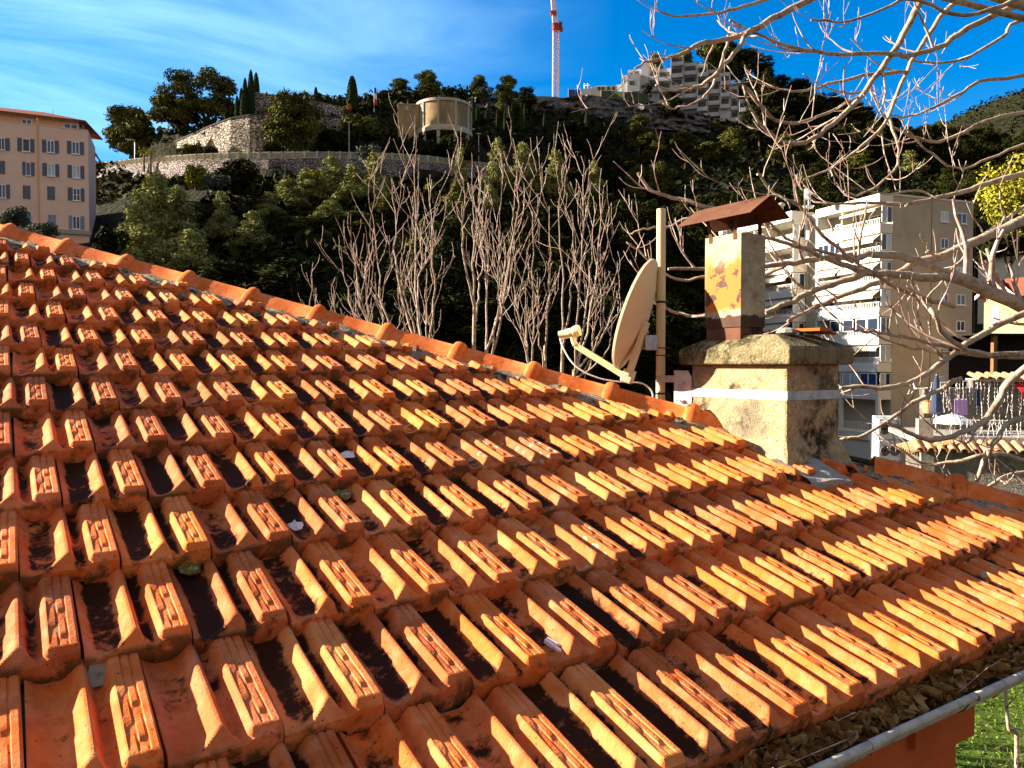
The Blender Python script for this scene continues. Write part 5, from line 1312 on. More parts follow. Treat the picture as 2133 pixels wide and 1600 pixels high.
# dark shed and brown post under the houses
SF = Face(at(2085, 740, 45), azv(82)); sh = empty('garden_shed', SF.pt(0, 2), 'dark timber shelter in shade under the yellow house with a brown post', 'shed')
M['darkwood'] = mat('dark_timber', (.022, .018, .014), .9, .1); M['brownpost'] = mat('brown_timber', (.20, .09, .035), .8, .2)
q = SF.rect((2040, 694, 2150, 790)); mb = MB(); SF.box(mb, q[0], q[1] + 2, q[2] - 3, q[3], -2.5, -3.0); SF.box(mb, q[0], q[1] + 2, q[3] - .1, q[3], 0, -2.5); mb.build('wall', M['darkwood'], sh)
mb = MB(); a = SF.hit(2076, 760)[0]; SF.box(mb, a - .12, a + .12, q[2] - 3, q[3] - .1, -.1, -.34); mb.build('post', M['brownpost'], sh)

# ------------------------------------------------------------------ neighbour's tiled outbuilding and its terrace
M['stucco'] = mat('combed_stucco', (.40, .36, .29), .95, .05, noise=((.26, .23, .18), 5, .5, .7), scale=6, var=.12)
t = M['stucco'].node_tree; N = t.nodes; lk = t.links.new
tcn = N.new('ShaderNodeTexCoord'); w1 = N.new('ShaderNodeTexNoise'); w1.inputs['Scale'].default_value = 2.6; w1.inputs['Distortion'].default_value = 3.2; w1.inputs['Detail'].default_value = 2.5
lk(tcn.outputs['Object'], w1.inputs['Vector']); wv = N.new('ShaderNodeMath'); wv.operation = 'SINE'; sc_ = N.new('ShaderNodeMath'); sc_.operation = 'MULTIPLY'; sc_.inputs[1].default_value = 75
lk(w1.outputs['Fac'], sc_.inputs[0]); lk(sc_.outputs[0], wv.inputs[0]); bp = N.new('ShaderNodeBump'); bp.inputs['Strength'].default_value = 1.0; bp.inputs['Distance'].default_value = .05
lk(wv.outputs[0], bp.inputs['Height']); lk(bp.outputs['Normal'], N['Principled BSDF'].inputs['Normal'])
M['barrel'] = mat('pink_barrel_tiles', (.56, .27, .13), .85, .15, noise=[((.36, .15, .07), 6, .45, .65), ((.62, .45, .30), 12, .6, .7)], scale=7, var=.2)
HF = Face(at(1920, 960, 16), azv(106)); HS = Face(at(1920, 960, 16), azv(12))
hut = empty('outbuilding', HF.pt(2, 0), 'stucco outbuilding with a row of barrel tiles along its terrace edge', 'building')
ztop = HF.hit(1925, 936)[1]
mb = MB(); mb.prism([HF.pt(0, 0), HF.pt(8, 0), HF.pt(8, 0, -5), HS.pt(1.15, 0) - [0, 0, 0], ], V3(0, 0, ztop)); mb.build('wall', M['stucco'], hut)
mb = MB(); mb.tube([HF.pt(-.02, .1, .06), HF.pt(-.02, ztop - .05, .06)], .035, 8); mb.build('downpipe', M['cement'], hut)
def barrels(fc, a0, a1, z, o0, o1, dz, r=.085, pitch=.205):
    mb = MB(); n = int((a1 - a0) / pitch)
    for i in range(n):
        a = a0 + (i + .5) * pitch + rnd.uniform(-.012, .012); d = rnd.uniform(-.03, .03); ns = 7; V_ = []; F_ = []
        for j, (o, zz, rr) in enumerate(((o1 + d, z - dz, r), (o0, z, r * .82))):
            for th in (1.0, .80):
                for k in range(ns): w = math.pi * k / (ns - 1); V_.append(fc.pt(a + math.cos(w) * rr * th, zz + math.sin(w) * rr * th * 1.0, o))
        for k in range(ns - 1): F_ += [(k, k + 1, 2 * ns + k + 1, 2 * ns + k), (ns + k + 1, ns + k, 3 * ns + k, 3 * ns + k + 1), (k + 1, k, ns + k, ns + k + 1)]
        mb.add(V_, F_)
        a += pitch / 2  # channel tile between
        V_ = []; 
        for (o, zz) in ((o1 - .03, z - dz - .01), (o0, z - .01)):
            for k in range(5): w = math.pi + math.pi * k / 4; V_.append(fc.pt(a + math.cos(w) * r * .8, zz + math.sin(w) * r * .5 + .03, o))
        mb.add(V_, [(k, k + 1, 5 + k + 1, 5 + k) for k in range(4)])
    return mb
barrels(HF, -.15, 7.5, ztop + .13, -.42, .14, .16).build('tile_coping', M['barrel'], hut, smooth=True, sharp=50)
barrels(HS, .0, 1.3, ztop + .13, -.6, .22, .22).build('tile_coping', M['barrel'], hut, smooth=True, sharp=50)
mb = MB(); HF.box(mb, .15, 7.5, ztop, ztop + .12, -.3, -4.5); mb.build('terrace_floor', M['cement'], hut)
mb = MB(); HF.box(mb, .02, .30, ztop + .1, HF.hit(1930, 876)[1], -.42, -.70); mb.build('pillar', M['cement'], hut)
mb = MB(); z_ = HF.hit(1930, 893)[1]; HF.box(mb, .30, 7, ztop + .1, ztop + .24, -.45, -.55)
mb.build('kerb', M['cement'], hut)
# back wall with tiled hood
BW = Face(at(1925, 850, 19.6), azv(97)); zb1 = BW.hit(1990, 800)[1]; zh = BW.hit(2060, 790)[1]
tb_ = empty('terrace_wall', BW.pt(2, ztop), 'rough terrace wall under a tiled hood hung with strings of white fairy lights', 'wall')
mb = MB(); BW.box(mb, 0, 6, ztop - 2, zb1 - .1, 0, -.3); BW.box(mb, 1.15, 6, zb1 - .1, zh, 0, -.3); mb.build('wall', M['stucco'], tb_)
barrels(BW, 1.1, 6, zh + .12, -.3, .35, .13).build('tile_coping', M['barrel'], tb_, smooth=True, sharp=50)
mb = MB(); BW.box(mb, 1.1, 6, zh - .02, zh + .02, .3, -.3); mb.build('hood_slab', M['cement'], tb_)
# fairy lights: curtain of thin wires with small bulbs
M['bulb'] = mat('white_fairy_light_beads', (.85, .84, .80), .4, .4, var=0)
fl = empty('fairy_lights', HF.pt(1, ztop + .3, -.5), 'curtains of unlit white fairy lights hanging around the terrace', 'fairy lights')
g3 = random.Random(9)
def curtain(P, Q, n, l0, l1, nm='light_curtain'):
    mb = MB()
    mb.tube([P, (P + Q) / 2 - [0, 0, .03], Q], .006, 4)
    for i in range(n):
        t_ = (i + g3.uniform(.1, .9)) / n; p = P + (Q - P) * t_; L = g3.uniform(l0, l1); x = p.copy(); pts = [x.copy()]
        m = max(2, int(L / .09))
        for k in range(m): x = x + V3(g3.uniform(-.018, .018), g3.uniform(-.02, .02), -L / m); pts.append(x.copy())
        mb.tube(pts, .0032, 3, False)
        for k in range(1, m + 1): c_ = pts[k] + V3(g3.uniform(-.012, .012), 0, 0); mb.box(c_, (.0065, .0065, .013))
    return mb.build(nm, M['bulb'], fl)
curtain(BW.pt(.1, BW.hit(1930, 797)[1], .12), BW.pt(1.25, BW.hit(2020, 790)[1], .12), 17, .4, 1.0)
curtain(BW.pt(1.2, zh - .03, .25), BW.pt(4.5, zh - .03, .25), 42, .5, 1.35)
curtain(HF.pt(.3, HF.hit(1945, 877)[1], -.5), HF.pt(3.4, HF.hit(1945, 877)[1] + .05, -.5), 46, .25, .62)
M['bluecloth'] = mat('navy_parasol_cloth', (.035, .05, .09), .8, .1, var=.25, scale=5); M['lilac'] = mat('lilac_cloth', (.52, .36, .66), .85, .1, var=.15); M['redcloth'] = mat('red_awning_cloth', (.60, .015, .02), .7, .2, var=.05)
p = at(1950, 862, 18.4); zt_ = at(1950, 780, 18.4)[2]
ps = empty('closed_parasol', [*p[:2], ztop + .1], 'navy blue parasol folded shut on the terrace', 'parasol')
mb = MB(); mb.tube([[*p[:2], ztop + .1], [*p[:2], zt_]], .02, 8); mb.build('pole', M['galv'], ps)
mb = MB(); mb.lathe([*p[:2], 0], [(.03, zt_ - .02), (.055, zt_ - .12), (.10, zt_ - .5), (.13, p[2] + .05), (.10, p[2])], 9); mb.build('canopy', M['bluecloth'], ps, smooth=True, sharp=25)
p = at(1983, 880, 18.2)
pd = empty('white_parasol', [*p[:2], ztop + .1], 'low white opened parasol on the terrace under the fairy lights', 'parasol')
mb = MB(); mb.lathe([*p[:2], p[2]], [(.44, -.02), (.40, .06), (.25, .15), (.03, .20), (.02, .18), (.25, .13), (.40, .04)], 8); mb.build('canopy', M['whiteplastic'], pd); mb = MB(); mb.tube([[*p[:2], ztop + .1], [*p[:2], p[2] + .24]], .016, 8); mb.build('pole', M['galv'], pd)
def cloth(px, py, Y, w, h, m, name, label):
    c_ = at(px, py, Y); nx, nz = 10, 8; V_ = []; F_ = []
    for i in range(nx + 1):
        for j in range(nz + 1): V_.append(V3(c_[0] + (i / nx - .5) * w, c_[1] + .03 * math.sin(i * 1.7) * (1 - .4 * j / nz), c_[2] + (j / nz - .5) * h))
    F_ = np.array([(i * (nz + 1) + j, (i + 1) * (nz + 1) + j, (i + 1) * (nz + 1) + j + 1, i * (nz + 1) + j + 1) for i in range(nx) for j in range(nz)])
    o = link(name, mesh_np(name, np.array(V_) - c_, F_, smooth=True), m, None, c_); s_ = o.modifiers.new('thick', 'SOLIDIFY'); s_.thickness = .006
    return tag(o, label, 'cloth')
cloth(2001, 848, 19.0, .30, .40, M['lilac'], 'lilac_towel', 'lilac towel hanging on the terrace between the parasol and the lights')
cloth(2036, 828, 19.2, .10, .42, M['bluecloth'], 'hanging_cloth', 'narrow dark cloth hanging beside the lilac towel')
aw = MB(); P = [BW.pt(2.0, zh - .05, .1), BW.pt(4.6, zh - .05, .1), BW.pt(4.6, zh - .30, .6), BW.pt(2.0, zh - .30, .6)]; aw.prism(P, V3(0, 0, .01)); aw.prism([P[3], P[2], P[2] - [0, 0, .12], P[3] - [0, 0, .12]], BW.out * .01)
tag(aw.build('red_awning', M['redcloth'], origin=P[0]), 'bright red awning under the tiled hood at the right edge', 'awning')
p = at(1934, 862, 18.9); mb = MB(); mb.lathe(p, [(.05, 0), (.12, .02), (.16, .18), (.14, .30), (.17, .33)], 14); pt_ = mb.build('flower_pot', M['barrel'], origin=p, smooth=True, sharp=40); tag(pt_, 'terracotta pot standing at the left end of the terrace wall', 'flower pot')
# ------------------------------------------------------------------ vegetation
def foliage_mat(name, dark, light, rough=.7, tr=.0):
    m = leaf_ramp(name, [dark, tuple((np.array(dark) + np.array(light)) / 2), light], rough, sp=.02)
    if tr:
        t = m.node_tree; b = t.nodes['Principled BSDF']; o = t.nodes['Material Output']; d = t.nodes.new('ShaderNodeBsdfTranslucent'); mx = t.nodes.new('ShaderNodeMixShader'); mx.inputs[0].default_value = tr
        src = b.inputs['Base Color'].links[0].from_socket; t.links.new(src, d.inputs['Color']); t.links.new(b.outputs[0], mx.inputs[1]); t.links.new(d.outputs[0], mx.inputs[2]); t.links.new(mx.outputs[0], o.inputs['Surface'])
    return m
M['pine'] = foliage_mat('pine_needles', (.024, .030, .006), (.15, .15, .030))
M['pinelit'] = foliage_mat('sunlit_pine_needles', (.085, .095, .028), (.38, .37, .125))  # needle colour lightened to paint sunlight on the lit pines
M['pinedark'] = foliage_mat('shade_dark_evergreen_leaves', (.008, .010, .002), (.034, .036, .007))  # leaf colour darkened to stand for shade on the slopes
M['cypress'] = foliage_mat('clipped_cypress_leaves', (.010, .020, .006), (.040, .062, .016))
M['yellowgreen'] = foliage_mat('yellow_green_leaves', (.10, .11, .012), (.34, .33, .035))
M['mimosa'] = foliage_mat('mimosa_yellow_leaves', (.13, .13, .014), (.46, .42, .04))
M['olive'] = foliage_mat('grey_olive_leaves', (.035, .045, .028), (.13, .15, .10))
M['greytwig'] = mat('grey_bare_twigs', (.16, .14, .125), .9, .1)

def leaf_cloud(clumps, n, size, g, up=.35, flat=.55, shell=.45, aspect=.42):
    """quads scattered through ellipsoid clumps [(c, r(3))] -> V, F, tint"""
    C = np.array([c for c, r in clumps], float); Rr = np.array([r for c, r in clumps], float)
    vol = (Rr.prod(1)) ** .66; k = g.choice(len(C), n, p=vol / vol.sum())
    d = g.normal(0, 1, (n, 3)); d /= np.linalg.norm(d, axis=1)[:, None]
    rad = (shell + (1 - shell) * g.random(n) ** .5) * (1 + .10 * g.normal(0, 1, n))
    P = C[k] + d * Rr[k] * rad[:, None]
    nrm_ = d * .8 + np.array([0, 0, up]) + g.normal(0, flat, (n, 3)); nrm_ /= np.linalg.norm(nrm_, axis=1)[:, None]
    t = np.cross(nrm_, g.normal(0, 1, (n, 3))); t /= np.linalg.norm(t, axis=1)[:, None]; b = np.cross(nrm_, t)
    s = size * (.6 + .8 * g.random(n)); a_ = t * s[:, None]; b_ = b * (s * aspect)[:, None]
    V = np.stack([P - a_, P + b_ * 1.0, P + a_, P - b_ * 1.0], 1).reshape(-1, 3)
    F = np.arange(4 * n).reshape(n, 4)
    ct = g.normal(0, .16, len(C))
    tint = np.clip(.45 + ct[k] + g.normal(0, .17, n), 0, 1)
    return V, F, np.repeat(tint, 4)

def crown_mesh(name, clumps, n, size, seed, **k):
    V, F, t = leaf_cloud(clumps, n, size, np.random.default_rng(seed), **k)
    return mesh_np(name, V, F, attrs=dict(tint=t))
def pine_clumps(seed, h=10., r=3.0, kind='round'):
    g = random.Random(seed); out = []
    n = {'round': 26, 'cone': 30, 'bush': 16, 'flat': 24}[kind]
    for i in range(n):
        t = (i + g.random()) / n; an = g.uniform(0, 6.283)
        if kind == 'cone': z = h * (.18 + .80 * t); rr = r * (1.05 - t) ** .75 * g.uniform(.35, .85); s = r * (.50 - .28 * t)
        elif kind == 'round': z = h * (.30 + .64 * t); rr = r * math.sin(math.pi * (.22 + .70 * t)) * g.uniform(.25, .85); s = r * g.uniform(.26, .42)
        elif kind == 'flat': z = h * (.55 + .38 * t); rr = r * math.sqrt(max(.05, 1 - (t - .25) ** 2 * 1.3)) * g.uniform(.3, .95); s = r * g.uniform(.22, .32)
        else: z = h * (.22 + .58 * t); rr = r * g.uniform(.1, .75); s = r * g.uniform(.32, .5)
        out.append(((rr * math.cos(an), rr * math.sin(an), z), (s * g.uniform(.9, 1.25), s * g.uniform(.9, 1.25), s * g.uniform(.6, .85))))
    return out
def trunk_mesh(name, clumps, h, r0, seed, split=.3, nb=9):
    g = random.Random(seed); mb = MB(); top = [c for c, r in clumps]; 
    lean = V3(g.uniform(-.3, .3), g.uniform(-.3, .3), 0); pts = [V3(0, 0, -1.2), V3(0, 0, h * .12) + lean * .2, V3(0, 0, h * .45) + lean, V3(0, 0, h * .86) + lean * .6]
    mb.tube(pts, [r0 * 1.2, r0, r0 * .7, r0 * .2], 7)
    for c in g.sample(top, min(nb, len(top))):
        c = np.array(c, float); s = pts[1] + (pts[2] - pts[1]) * g.uniform(split, 1.0); mid = s * .45 + c * .55 + V3(0, 0, -.06 * h)
        mb.tube([s, mid, c], [r0 * .42, r0 * .25, r0 * .08], 5)
    me = bpy.data.meshes.new(name); me.from_pydata([tuple(v) for v in mb.v], [], mb.f); me.update(); return me

PROTO = {}
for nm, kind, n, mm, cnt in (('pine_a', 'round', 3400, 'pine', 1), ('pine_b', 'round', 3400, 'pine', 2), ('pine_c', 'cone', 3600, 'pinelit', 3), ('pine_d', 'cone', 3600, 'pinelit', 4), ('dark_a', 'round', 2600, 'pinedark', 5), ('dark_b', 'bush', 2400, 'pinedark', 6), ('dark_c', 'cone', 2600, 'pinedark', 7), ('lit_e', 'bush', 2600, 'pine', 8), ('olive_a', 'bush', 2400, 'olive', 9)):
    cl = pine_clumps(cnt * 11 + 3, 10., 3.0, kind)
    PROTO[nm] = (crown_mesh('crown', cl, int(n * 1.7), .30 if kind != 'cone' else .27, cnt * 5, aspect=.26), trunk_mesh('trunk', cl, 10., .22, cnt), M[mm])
def plant_tree(nm, X, Y, h, w, label, cat='tree', group=None, name='pine_tree', z=None, rz=None, mm=None):
    cr, tr, m_ = PROTO[nm]
    z = float(ground(X, Y)) if z is None else z
    root = empty(name, (X, Y, z - .3), label, cat, group)
    root.rotation_euler.z = rnd.uniform(0, 6.28) if rz is None else rz; root.scale = (w / 6.0, w / 6.0, h / 9.4)
    t = link('trunk', tr, M['bark'], root); c = link('crown', cr, m_, root)
    return root
def tree_px(nm, px, ytop, Y, wpx, label, hmin=2.0, **k):
    """tree whose top shows at (px, ytop), Y metres ahead, crown wpx photograph pixels wide"""
    p = at(px, ytop, Y); z = float(ground(p[0], Y)); h = max(hmin, p[2] - z)
    if k.get('hmax') and h > k['hmax']: z = p[2] - k['hmax']; h = k['hmax']
    k.pop('hmax', None)
    return plant_tree(nm, p[0], Y, h, wpx * Y / FPX, label, z=z, **k)

# individually readable trees -------------------------------------------------
def big_pine(name, label, base, clumps, n, size, seed, forks, m='pine', r0=.45, **k):
    root = empty(name, base, label, 'tree'); base = np.asarray(base, float)
    cl = [(np.array(c) - base, r) for c, r in clumps]
    link('crown', crown_mesh('crown', cl, n, size, seed, **k), M[m], root)
    mb = MB(); g = random.Random(seed)
    for f in forks:
        P = [base - V3(0, 0, 1.5)] + [np.asarray(q, float) for q in f]; mb.tube(smooth_path(P, 3), list(np.linspace(r0, r0 * .35, (len(P) - 1) * 3 + 1)), 7)
        tip = P[-1]
        near = sorted(clumps, key=lambda c: np.linalg.norm(np.array(c[0]) - tip))[:7]
        for c, r in near: mb.tube([tip, (tip + np.array(c)) / 2 + V3(0, 0, -.3), np.array(c)], [r0 * .34, r0 * .2, .05], 5)
    mb.build('trunk', M['bark'], root); return root
def ell_clumps(cx, cy, Y, wpx, hpx, n, seed, rmin, rmax, dy=.8, low=.35):
    g = random.Random(seed); out = []; s = Y / FPX
    c = at(cx, cy, Y)
    while len(out) < n:
        x, y, z = g.uniform(-1, 1), g.uniform(-1, 1), g.uniform(-1, 1); q = x * x + y * y + z * z
        if q > 1 or q < .18: continue
        if z < -low and g.random() < .7: continue
        r = g.uniform(rmin, rmax)
        out.append((c + V3(x * wpx * s / 2, y * wpx * s / 2 * dy, z * hpx * s / 2), (r * 1.15, r * 1.15, r * .75)))
    return out
Yb = 142
big_pine('umbrella_pine', 'broad round crowned pine rising above the curved stone wall at left', at(424, 262, Yb), ell_clumps(418, 205, Yb, 140, 120, 46, 3, 1.0, 1.9, low=.5), 13000, .30, 12, [[at(428, 250, Yb), at(415, 225, Yb), at(405, 200, Yb)], [at(432, 250, Yb), at(440, 220, Yb), at(448, 195, Yb)]])
big_pine('umbrella_pine', 'lower leaning pine tucked under the left side of the broad round pine', at(384, 283, 141), ell_clumps(352, 240, 141, 95, 72, 28, 5, .9, 1.6), 8000, .30, 13, [[at(372, 268, 141), at(352, 250, 141)]])
big_pine('pine_tree', 'tall dark pine nearest the salmon building at the foot of the curved wall', at(275, 345, 149), ell_clumps(263, 262, 149, 80, 90, 26, 6, 1.0, 1.9, low=.9), 8000, .32, 14, [[at(272, 310, 149), at(262, 270, 149)]])
big_pine('pine_tree', 'second dark pine leaning right beside the lamp post on the hillside road', at(292, 345, 146), ell_clumps(297, 288, 146, 70, 90, 22, 7, 1.0, 1.7, low=.9), 6500, .32, 15, [[at(296, 315, 146), at(300, 285, 146)]])
big_pine('pine_tree', 'bushy green pine growing in front of the grey garden wall', at(600, 330, 121.5), ell_clumps(612, 250, 121.5, 96, 118, 34, 8, 1.0, 1.9, low=1) + ell_clumps(580, 272, 120.5, 40, 50, 7, 18, 1.0, 1.5, low=1), 11000, .27, 16, [[at(604, 300, 121.5), at(612, 255, 121.5)]])
for i, (x, yt, Y, w, nm, lab) in enumerate((
    (838, 164, 162, 52, 'pine_a', 'upright pine on the skyline left of the flat topped pine'), (892, 150, 160, 70, 'pine_b', 'flat topped leaning pine on the skyline above the water tank'), (938, 181, 162, 26, 'dark_c', 'small pointed tree on the skyline right of the leaning pine'),
    (802, 192, 158, 44, 'pine_a', 'low pine beside the flagpole on the skyline'), (1000, 160, 166, 52, 'pine_b', 'pale rounded pine on the ridge left of the double pine'), (1062, 160, 166, 58, 'pine_a', 'double topped pine on the ridge above the grey cliff'), (1040, 178, 163, 30, 'lit_e', 'small light green tree in front of the ridge pines'),
    (1098, 180, 170, 50, 'dark_a', 'dark bushy tree on the ridge left of the crane'), (966, 183, 168, 30, 'dark_b', 'dark low shrub on the ridge between two pines'), (1395, 190, 184, 62, 'dark_a', 'dark rounded tree in front of the white hilltop block'), (1345, 168, 190, 24, 'dark_b', 'small shrub on the terraces left of the hilltop block'),
    (1362, 120, 215, 50, 'pine_b', 'pine standing behind the roof of the hilltop block at left'), (1480, 92, 222, 110, 'pine_a', 'large pine rising behind the white hilltop block'), (1560, 108, 228, 100, 'pine_b', 'pine on the hilltop right of the white block'), (1425, 108, 218, 60, 'pine_b', 'round pine crown just above the hilltop roof'), (1520, 90, 226, 70, 'dark_a', 'dark pine between the two hilltop pines'))):
    tree_px(nm, x, yt, Y, w, lab, hmax=17)

# clipped cypress columns
def cyp_mesh(seed):
    g = np.random.default_rng(seed); n = 3200; t = g.random(n); a = g.uniform(0, 6.283, n)
    r = np.where(t < .12, .8 + 1.6 * t, 1.0) * np.sqrt(np.clip(1 - ((t - .12) / .88).clip(0, 1) ** 3.2, 0, 1)); r = r * (1 - .28 * t) * (1 + .04 * g.normal(0, 1, n))
    P = np.stack([r * np.cos(a), r * np.sin(a), t * 10], -1); nn = np.stack([np.cos(a), np.sin(a), .3 + 0 * a], -1) + g.normal(0, .35, (n, 3)); nn /= np.linalg.norm(nn, axis=1)[:, None]
    tt = np.cross(nn, g.normal(0, 1, (n, 3))); tt /= np.linalg.norm(tt, axis=1)[:, None]; b = np.cross(nn, tt); s = (.16 + .1 * g.random(n))[:, None] * np.array([1, 1, 2.2])
    V = np.stack([P - tt * s, P + b * s * .6, P + tt * s, P - b * s * .6], 1).reshape(-1, 3)
    return mesh_np('crown', V, np.arange(4 * n).reshape(n, 4), attrs=dict(tint=np.repeat(np.clip(.4 + g.normal(0, .2, n), 0, 1), 4)))
CY = [cyp_mesh(3), cyp_mesh(4)]
mbt = MB(); mbt.lathe((0, 0, 0), [(.75, -.6), (.92, 1.2), (.85, 5), (.55, 8.6), (.15, 9.7)], 10); mct = bpy.data.meshes.new('trunk'); mct.from_pydata(mbt.v, [], mbt.f); mct.update()
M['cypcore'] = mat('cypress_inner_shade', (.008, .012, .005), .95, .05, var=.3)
def cypress(x, yt, yb, Y, w, lab, i=0):
    p = at(x, yt, Y); b = at(x, yb, Y); root = empty('cypress_tree', b, lab, 'cypress', 'clipped columnar cypresses on the hill'); s = w * Y / FPX / 2
    root.scale = (s, s, (p[2] - b[2]) / 10); root.rotation_euler.z = i
    link('trunk', mct, M['cypcore'], root); link('crown', CY[i % 2], M['cypress'], root)
for i, q in enumerate(((523, 148, 240, 131, 15, 'tallest clipped cypress of the cluster beside the square wall corner'), (534, 153, 225, 133.5, 15, 'clipped cypress half hidden behind the square wall corner'), (511, 164, 240, 131, 13, 'slim clipped cypress left of the tallest one in the cluster'), (503, 184, 240, 130.5, 11, 'medium clipped cypress on the left of the cluster'), (494, 200, 242, 130, 10, 'short clipped cypress at the left end of the cluster'), (509, 195, 240, 129.5, 17, 'round topped short cypress in front of the cluster'),
    (658, 182, 215, 138, 10, 'small pointed cypress rising over the garden wall behind the bushy pine'), (668, 196, 218, 138, 11, 'short rounded cypress behind the bushy pine'), (690, 210, 222, 139, 6, 'tiny cypress top just showing over the garden wall'), (708, 198, 224, 139, 13, 'stout rounded cypress on the garden wall left of the tall cone'), (734, 160, 228, 140, 24, 'tall tapering clipped cypress standing alone on the skyline'), (773, 211, 224, 146, 12, 'low domed cypress left of the flagpole'), (789, 215, 226, 146, 8, 'little domed cypress right of the flagpole'),
    (985, 204, 262, 150, 11, 'clipped cypress against the right side of the water tank'), (994, 220, 250, 152, 8, 'thin cypress in front of the left rock face'), (1017, 222, 252, 152, 8, 'thin pale cypress among shrubs under the left rock face'), (1036, 228, 262, 151, 7, 'thin cypress left of the row of four columns'), (1052, 226, 268, 150, 7, 'shortest cypress of the row of four columns'), (1067, 217, 272, 149, 9, 'second cypress in the row of four columns'), (1086, 215, 270, 149, 10, 'third and tallest cypress in the row of four columns'), (1093, 218, 266, 150, 8, 'shaded cypress close behind the tallest column'), (1105, 242, 266, 150, 7, 'small cypress at the right end of the row of columns'), (1134, 236, 262, 152, 7, 'tiny cypress poking out of shrubs under the cliff'), (1223, 231, 262, 158, 12, 'single cypress standing in front of the grey cliff'))):
    cypress(*q[:5], q[5], i)

# lit trees in front of the road and over the slope
LIT = [(330, 372, 86, 150, 'pine_c', 'large many topped pine in the left middle with needles tinted as sunlit'), (372, 395, 84, 110, 'pine_d', 'right hand top of the large pale pine group at left'), (290, 400, 83, 110, 'pine_d', 'left hand top of the large pale pine group at left'), (300, 470, 76, 120, 'pine_c', 'low pale pine spreading under the big pine group'), (400, 480, 78, 100, 'pine_d', 'small pale pine at the right foot of the big pine group'),
    (462, 400, 92, 66, 'pine_c', 'slim pale pine standing alone right of the big group'), (525, 440, 88, 80, 'pine_c', 'pale pine half way down the dark slope in the middle left'), (560, 400, 98, 60, 'pine_d', 'narrow pale pine below the rubble wall'), (600, 372, 102, 92, 'pine_d', 'broad pale pine below the railing under the bushy green pine'), (640, 350, 105, 70, 'pine_c', 'pale feathery tree overlapping the rubble wall'), (690, 328, 106, 84, 'pine_c', 'tall pale feathery tree reaching up to the road railing'), (735, 345, 104, 76, 'pine_d', 'pale feathery tree right of the tallest one below the road'), (780, 320, 107, 84, 'pine_c', 'wide pale feathery tree below the street lamp'), (690, 415, 96, 90, 'pine_d', 'mid green pine lower on the slope under the feathery trees'), (620, 440, 94, 70, 'lit_e', 'bushy mid green tree on the slope below the pale pines'), (750, 430, 95, 80, 'lit_e', 'bushy tree in half shade right of the mid green pine'), (810, 400, 100, 70, 'pine_b', 'rounded pine in half shade at the edge of the dark slope'),
    (958, 310, 122, 44, 'pine_c', 'narrow pale tree in front of the far railing'), (1036, 292, 124, 62, 'pine_c', 'tall pale pine right of the far railing'), (1090, 300, 126, 78, 'pine_d', 'broad pale pine beside the tall pale pine'), (1158, 318, 128, 70, 'pine_c', 'pale pine left of the shaded street lamp'), (1240, 338, 132, 50, 'pine_c', 'small pale pine right of the shaded street lamp'), (1325, 330, 134, 46, 'lit_e', 'small green pine on the dark slope behind the dish pole'), (1375, 322, 134, 58, 'lit_e', 'rounded green pine on the dark slope above the dish pole'),
    (1020, 385, 112, 60, 'pine_d', 'low pale pine under the tall pale pine'), (900, 380, 114, 50, 'pine_b', 'rounded green tree left of the narrow pale tree'),
    (1330, 244, 160, 64, 'pine_b', 'bright green rounded pine under the grey cliff'), (1420, 272, 160, 62, 'pine_a', 'green pine below the hilltop block left'), (1525, 270, 158, 74, 'pine_b', 'bright green pine below the right end of the hilltop block'), (1470, 290, 156, 56, 'lit_e', 'lower green bush below the hilltop block'), (1360, 268, 158, 50, 'lit_e', 'green bush beside the bright pine under the cliff'),
    (1635, 282, 160, 70, 'pine_b', 'green rounded pine in front of the dark right slope'), (1800, 312, 165, 66, 'pine_a', 'dark green round pine in the middle of the right slope'), (1895, 315, 170, 62, 'pine_c', 'pale green pine on the right slope above the apartment roof'),
    (408, 346, 112, 30, 'lit_e', 'x')]
for x, yt, Y, w, nm, lab in LIT[:-1]: tree_px(nm, x, yt, Y, w, lab, hmax=15)
# special shrubs
def shrub(name, px, yt, yb, Y, wpx, m, label, n=1800, size=.22, seed=1, cat='shrub', up=.4):
    b = at(px, yb, Y); s = Y / FPX; h = (yb - yt) * s; root = empty(name, b, label, cat); g = random.Random(seed)
    cl = [(V3(g.uniform(-.6, .6) * wpx * s / 2, g.uniform(-.5, .5) * wpx * s / 2, h * g.uniform(.3, .78)), (wpx * s * .22, wpx * s * .22, h * .24)) for _ in range(12)]
    link('foliage', crown_mesh('foliage', cl, n, size, seed, up=up), M[m], root)
    mb = MB()
    for c, r in cl[:5]: mb.tube([b - V3(0, 0, .8), b + c * V3(.5, .5, .5), b + c], [.09, .06, .02], 5)
    mb.build('stem', M['bark'], root); return root
shrub('yellow_shrub', 410, 345, 395, 111, 54, 'yellowgreen', 'bright yellow green shrub below the road railing', 2600, .24, 3)
shrub('yellow_shrub', 655, 355, 372, 104, 18, 'mimosa', 'small yellow flowering shrub between the pale feathery trees', 700, .2, 5)
shrub('yellow_shrub', 895, 384, 400, 112, 26, 'yellowgreen', 'low yellow leaved shrub on the dark middle slope', 700, .2, 6)
shrub('dark_shrub', 505, 332, 400, 108, 100, 'pinedark', 'dark rounded shrub in front of the rubble wall beside the yellow one', 3600, .3, 7)
shrub('grey_shrub', 455, 362, 400, 104, 60, 'olive', 'grey green shrub below the dark rounded shrub', 2000, .22, 8)
shrub('grey_shrub', 770, 298, 345, 112, 60, 'olive', 'silvery grey shrub against the dark bank under the pump house', 1500, .2, 9)
shrub('dark_shrub', 400, 303, 330, 129, 56, 'pine', 'low dark shrubs growing at the foot of the curved wall', 2200, .26, 10)
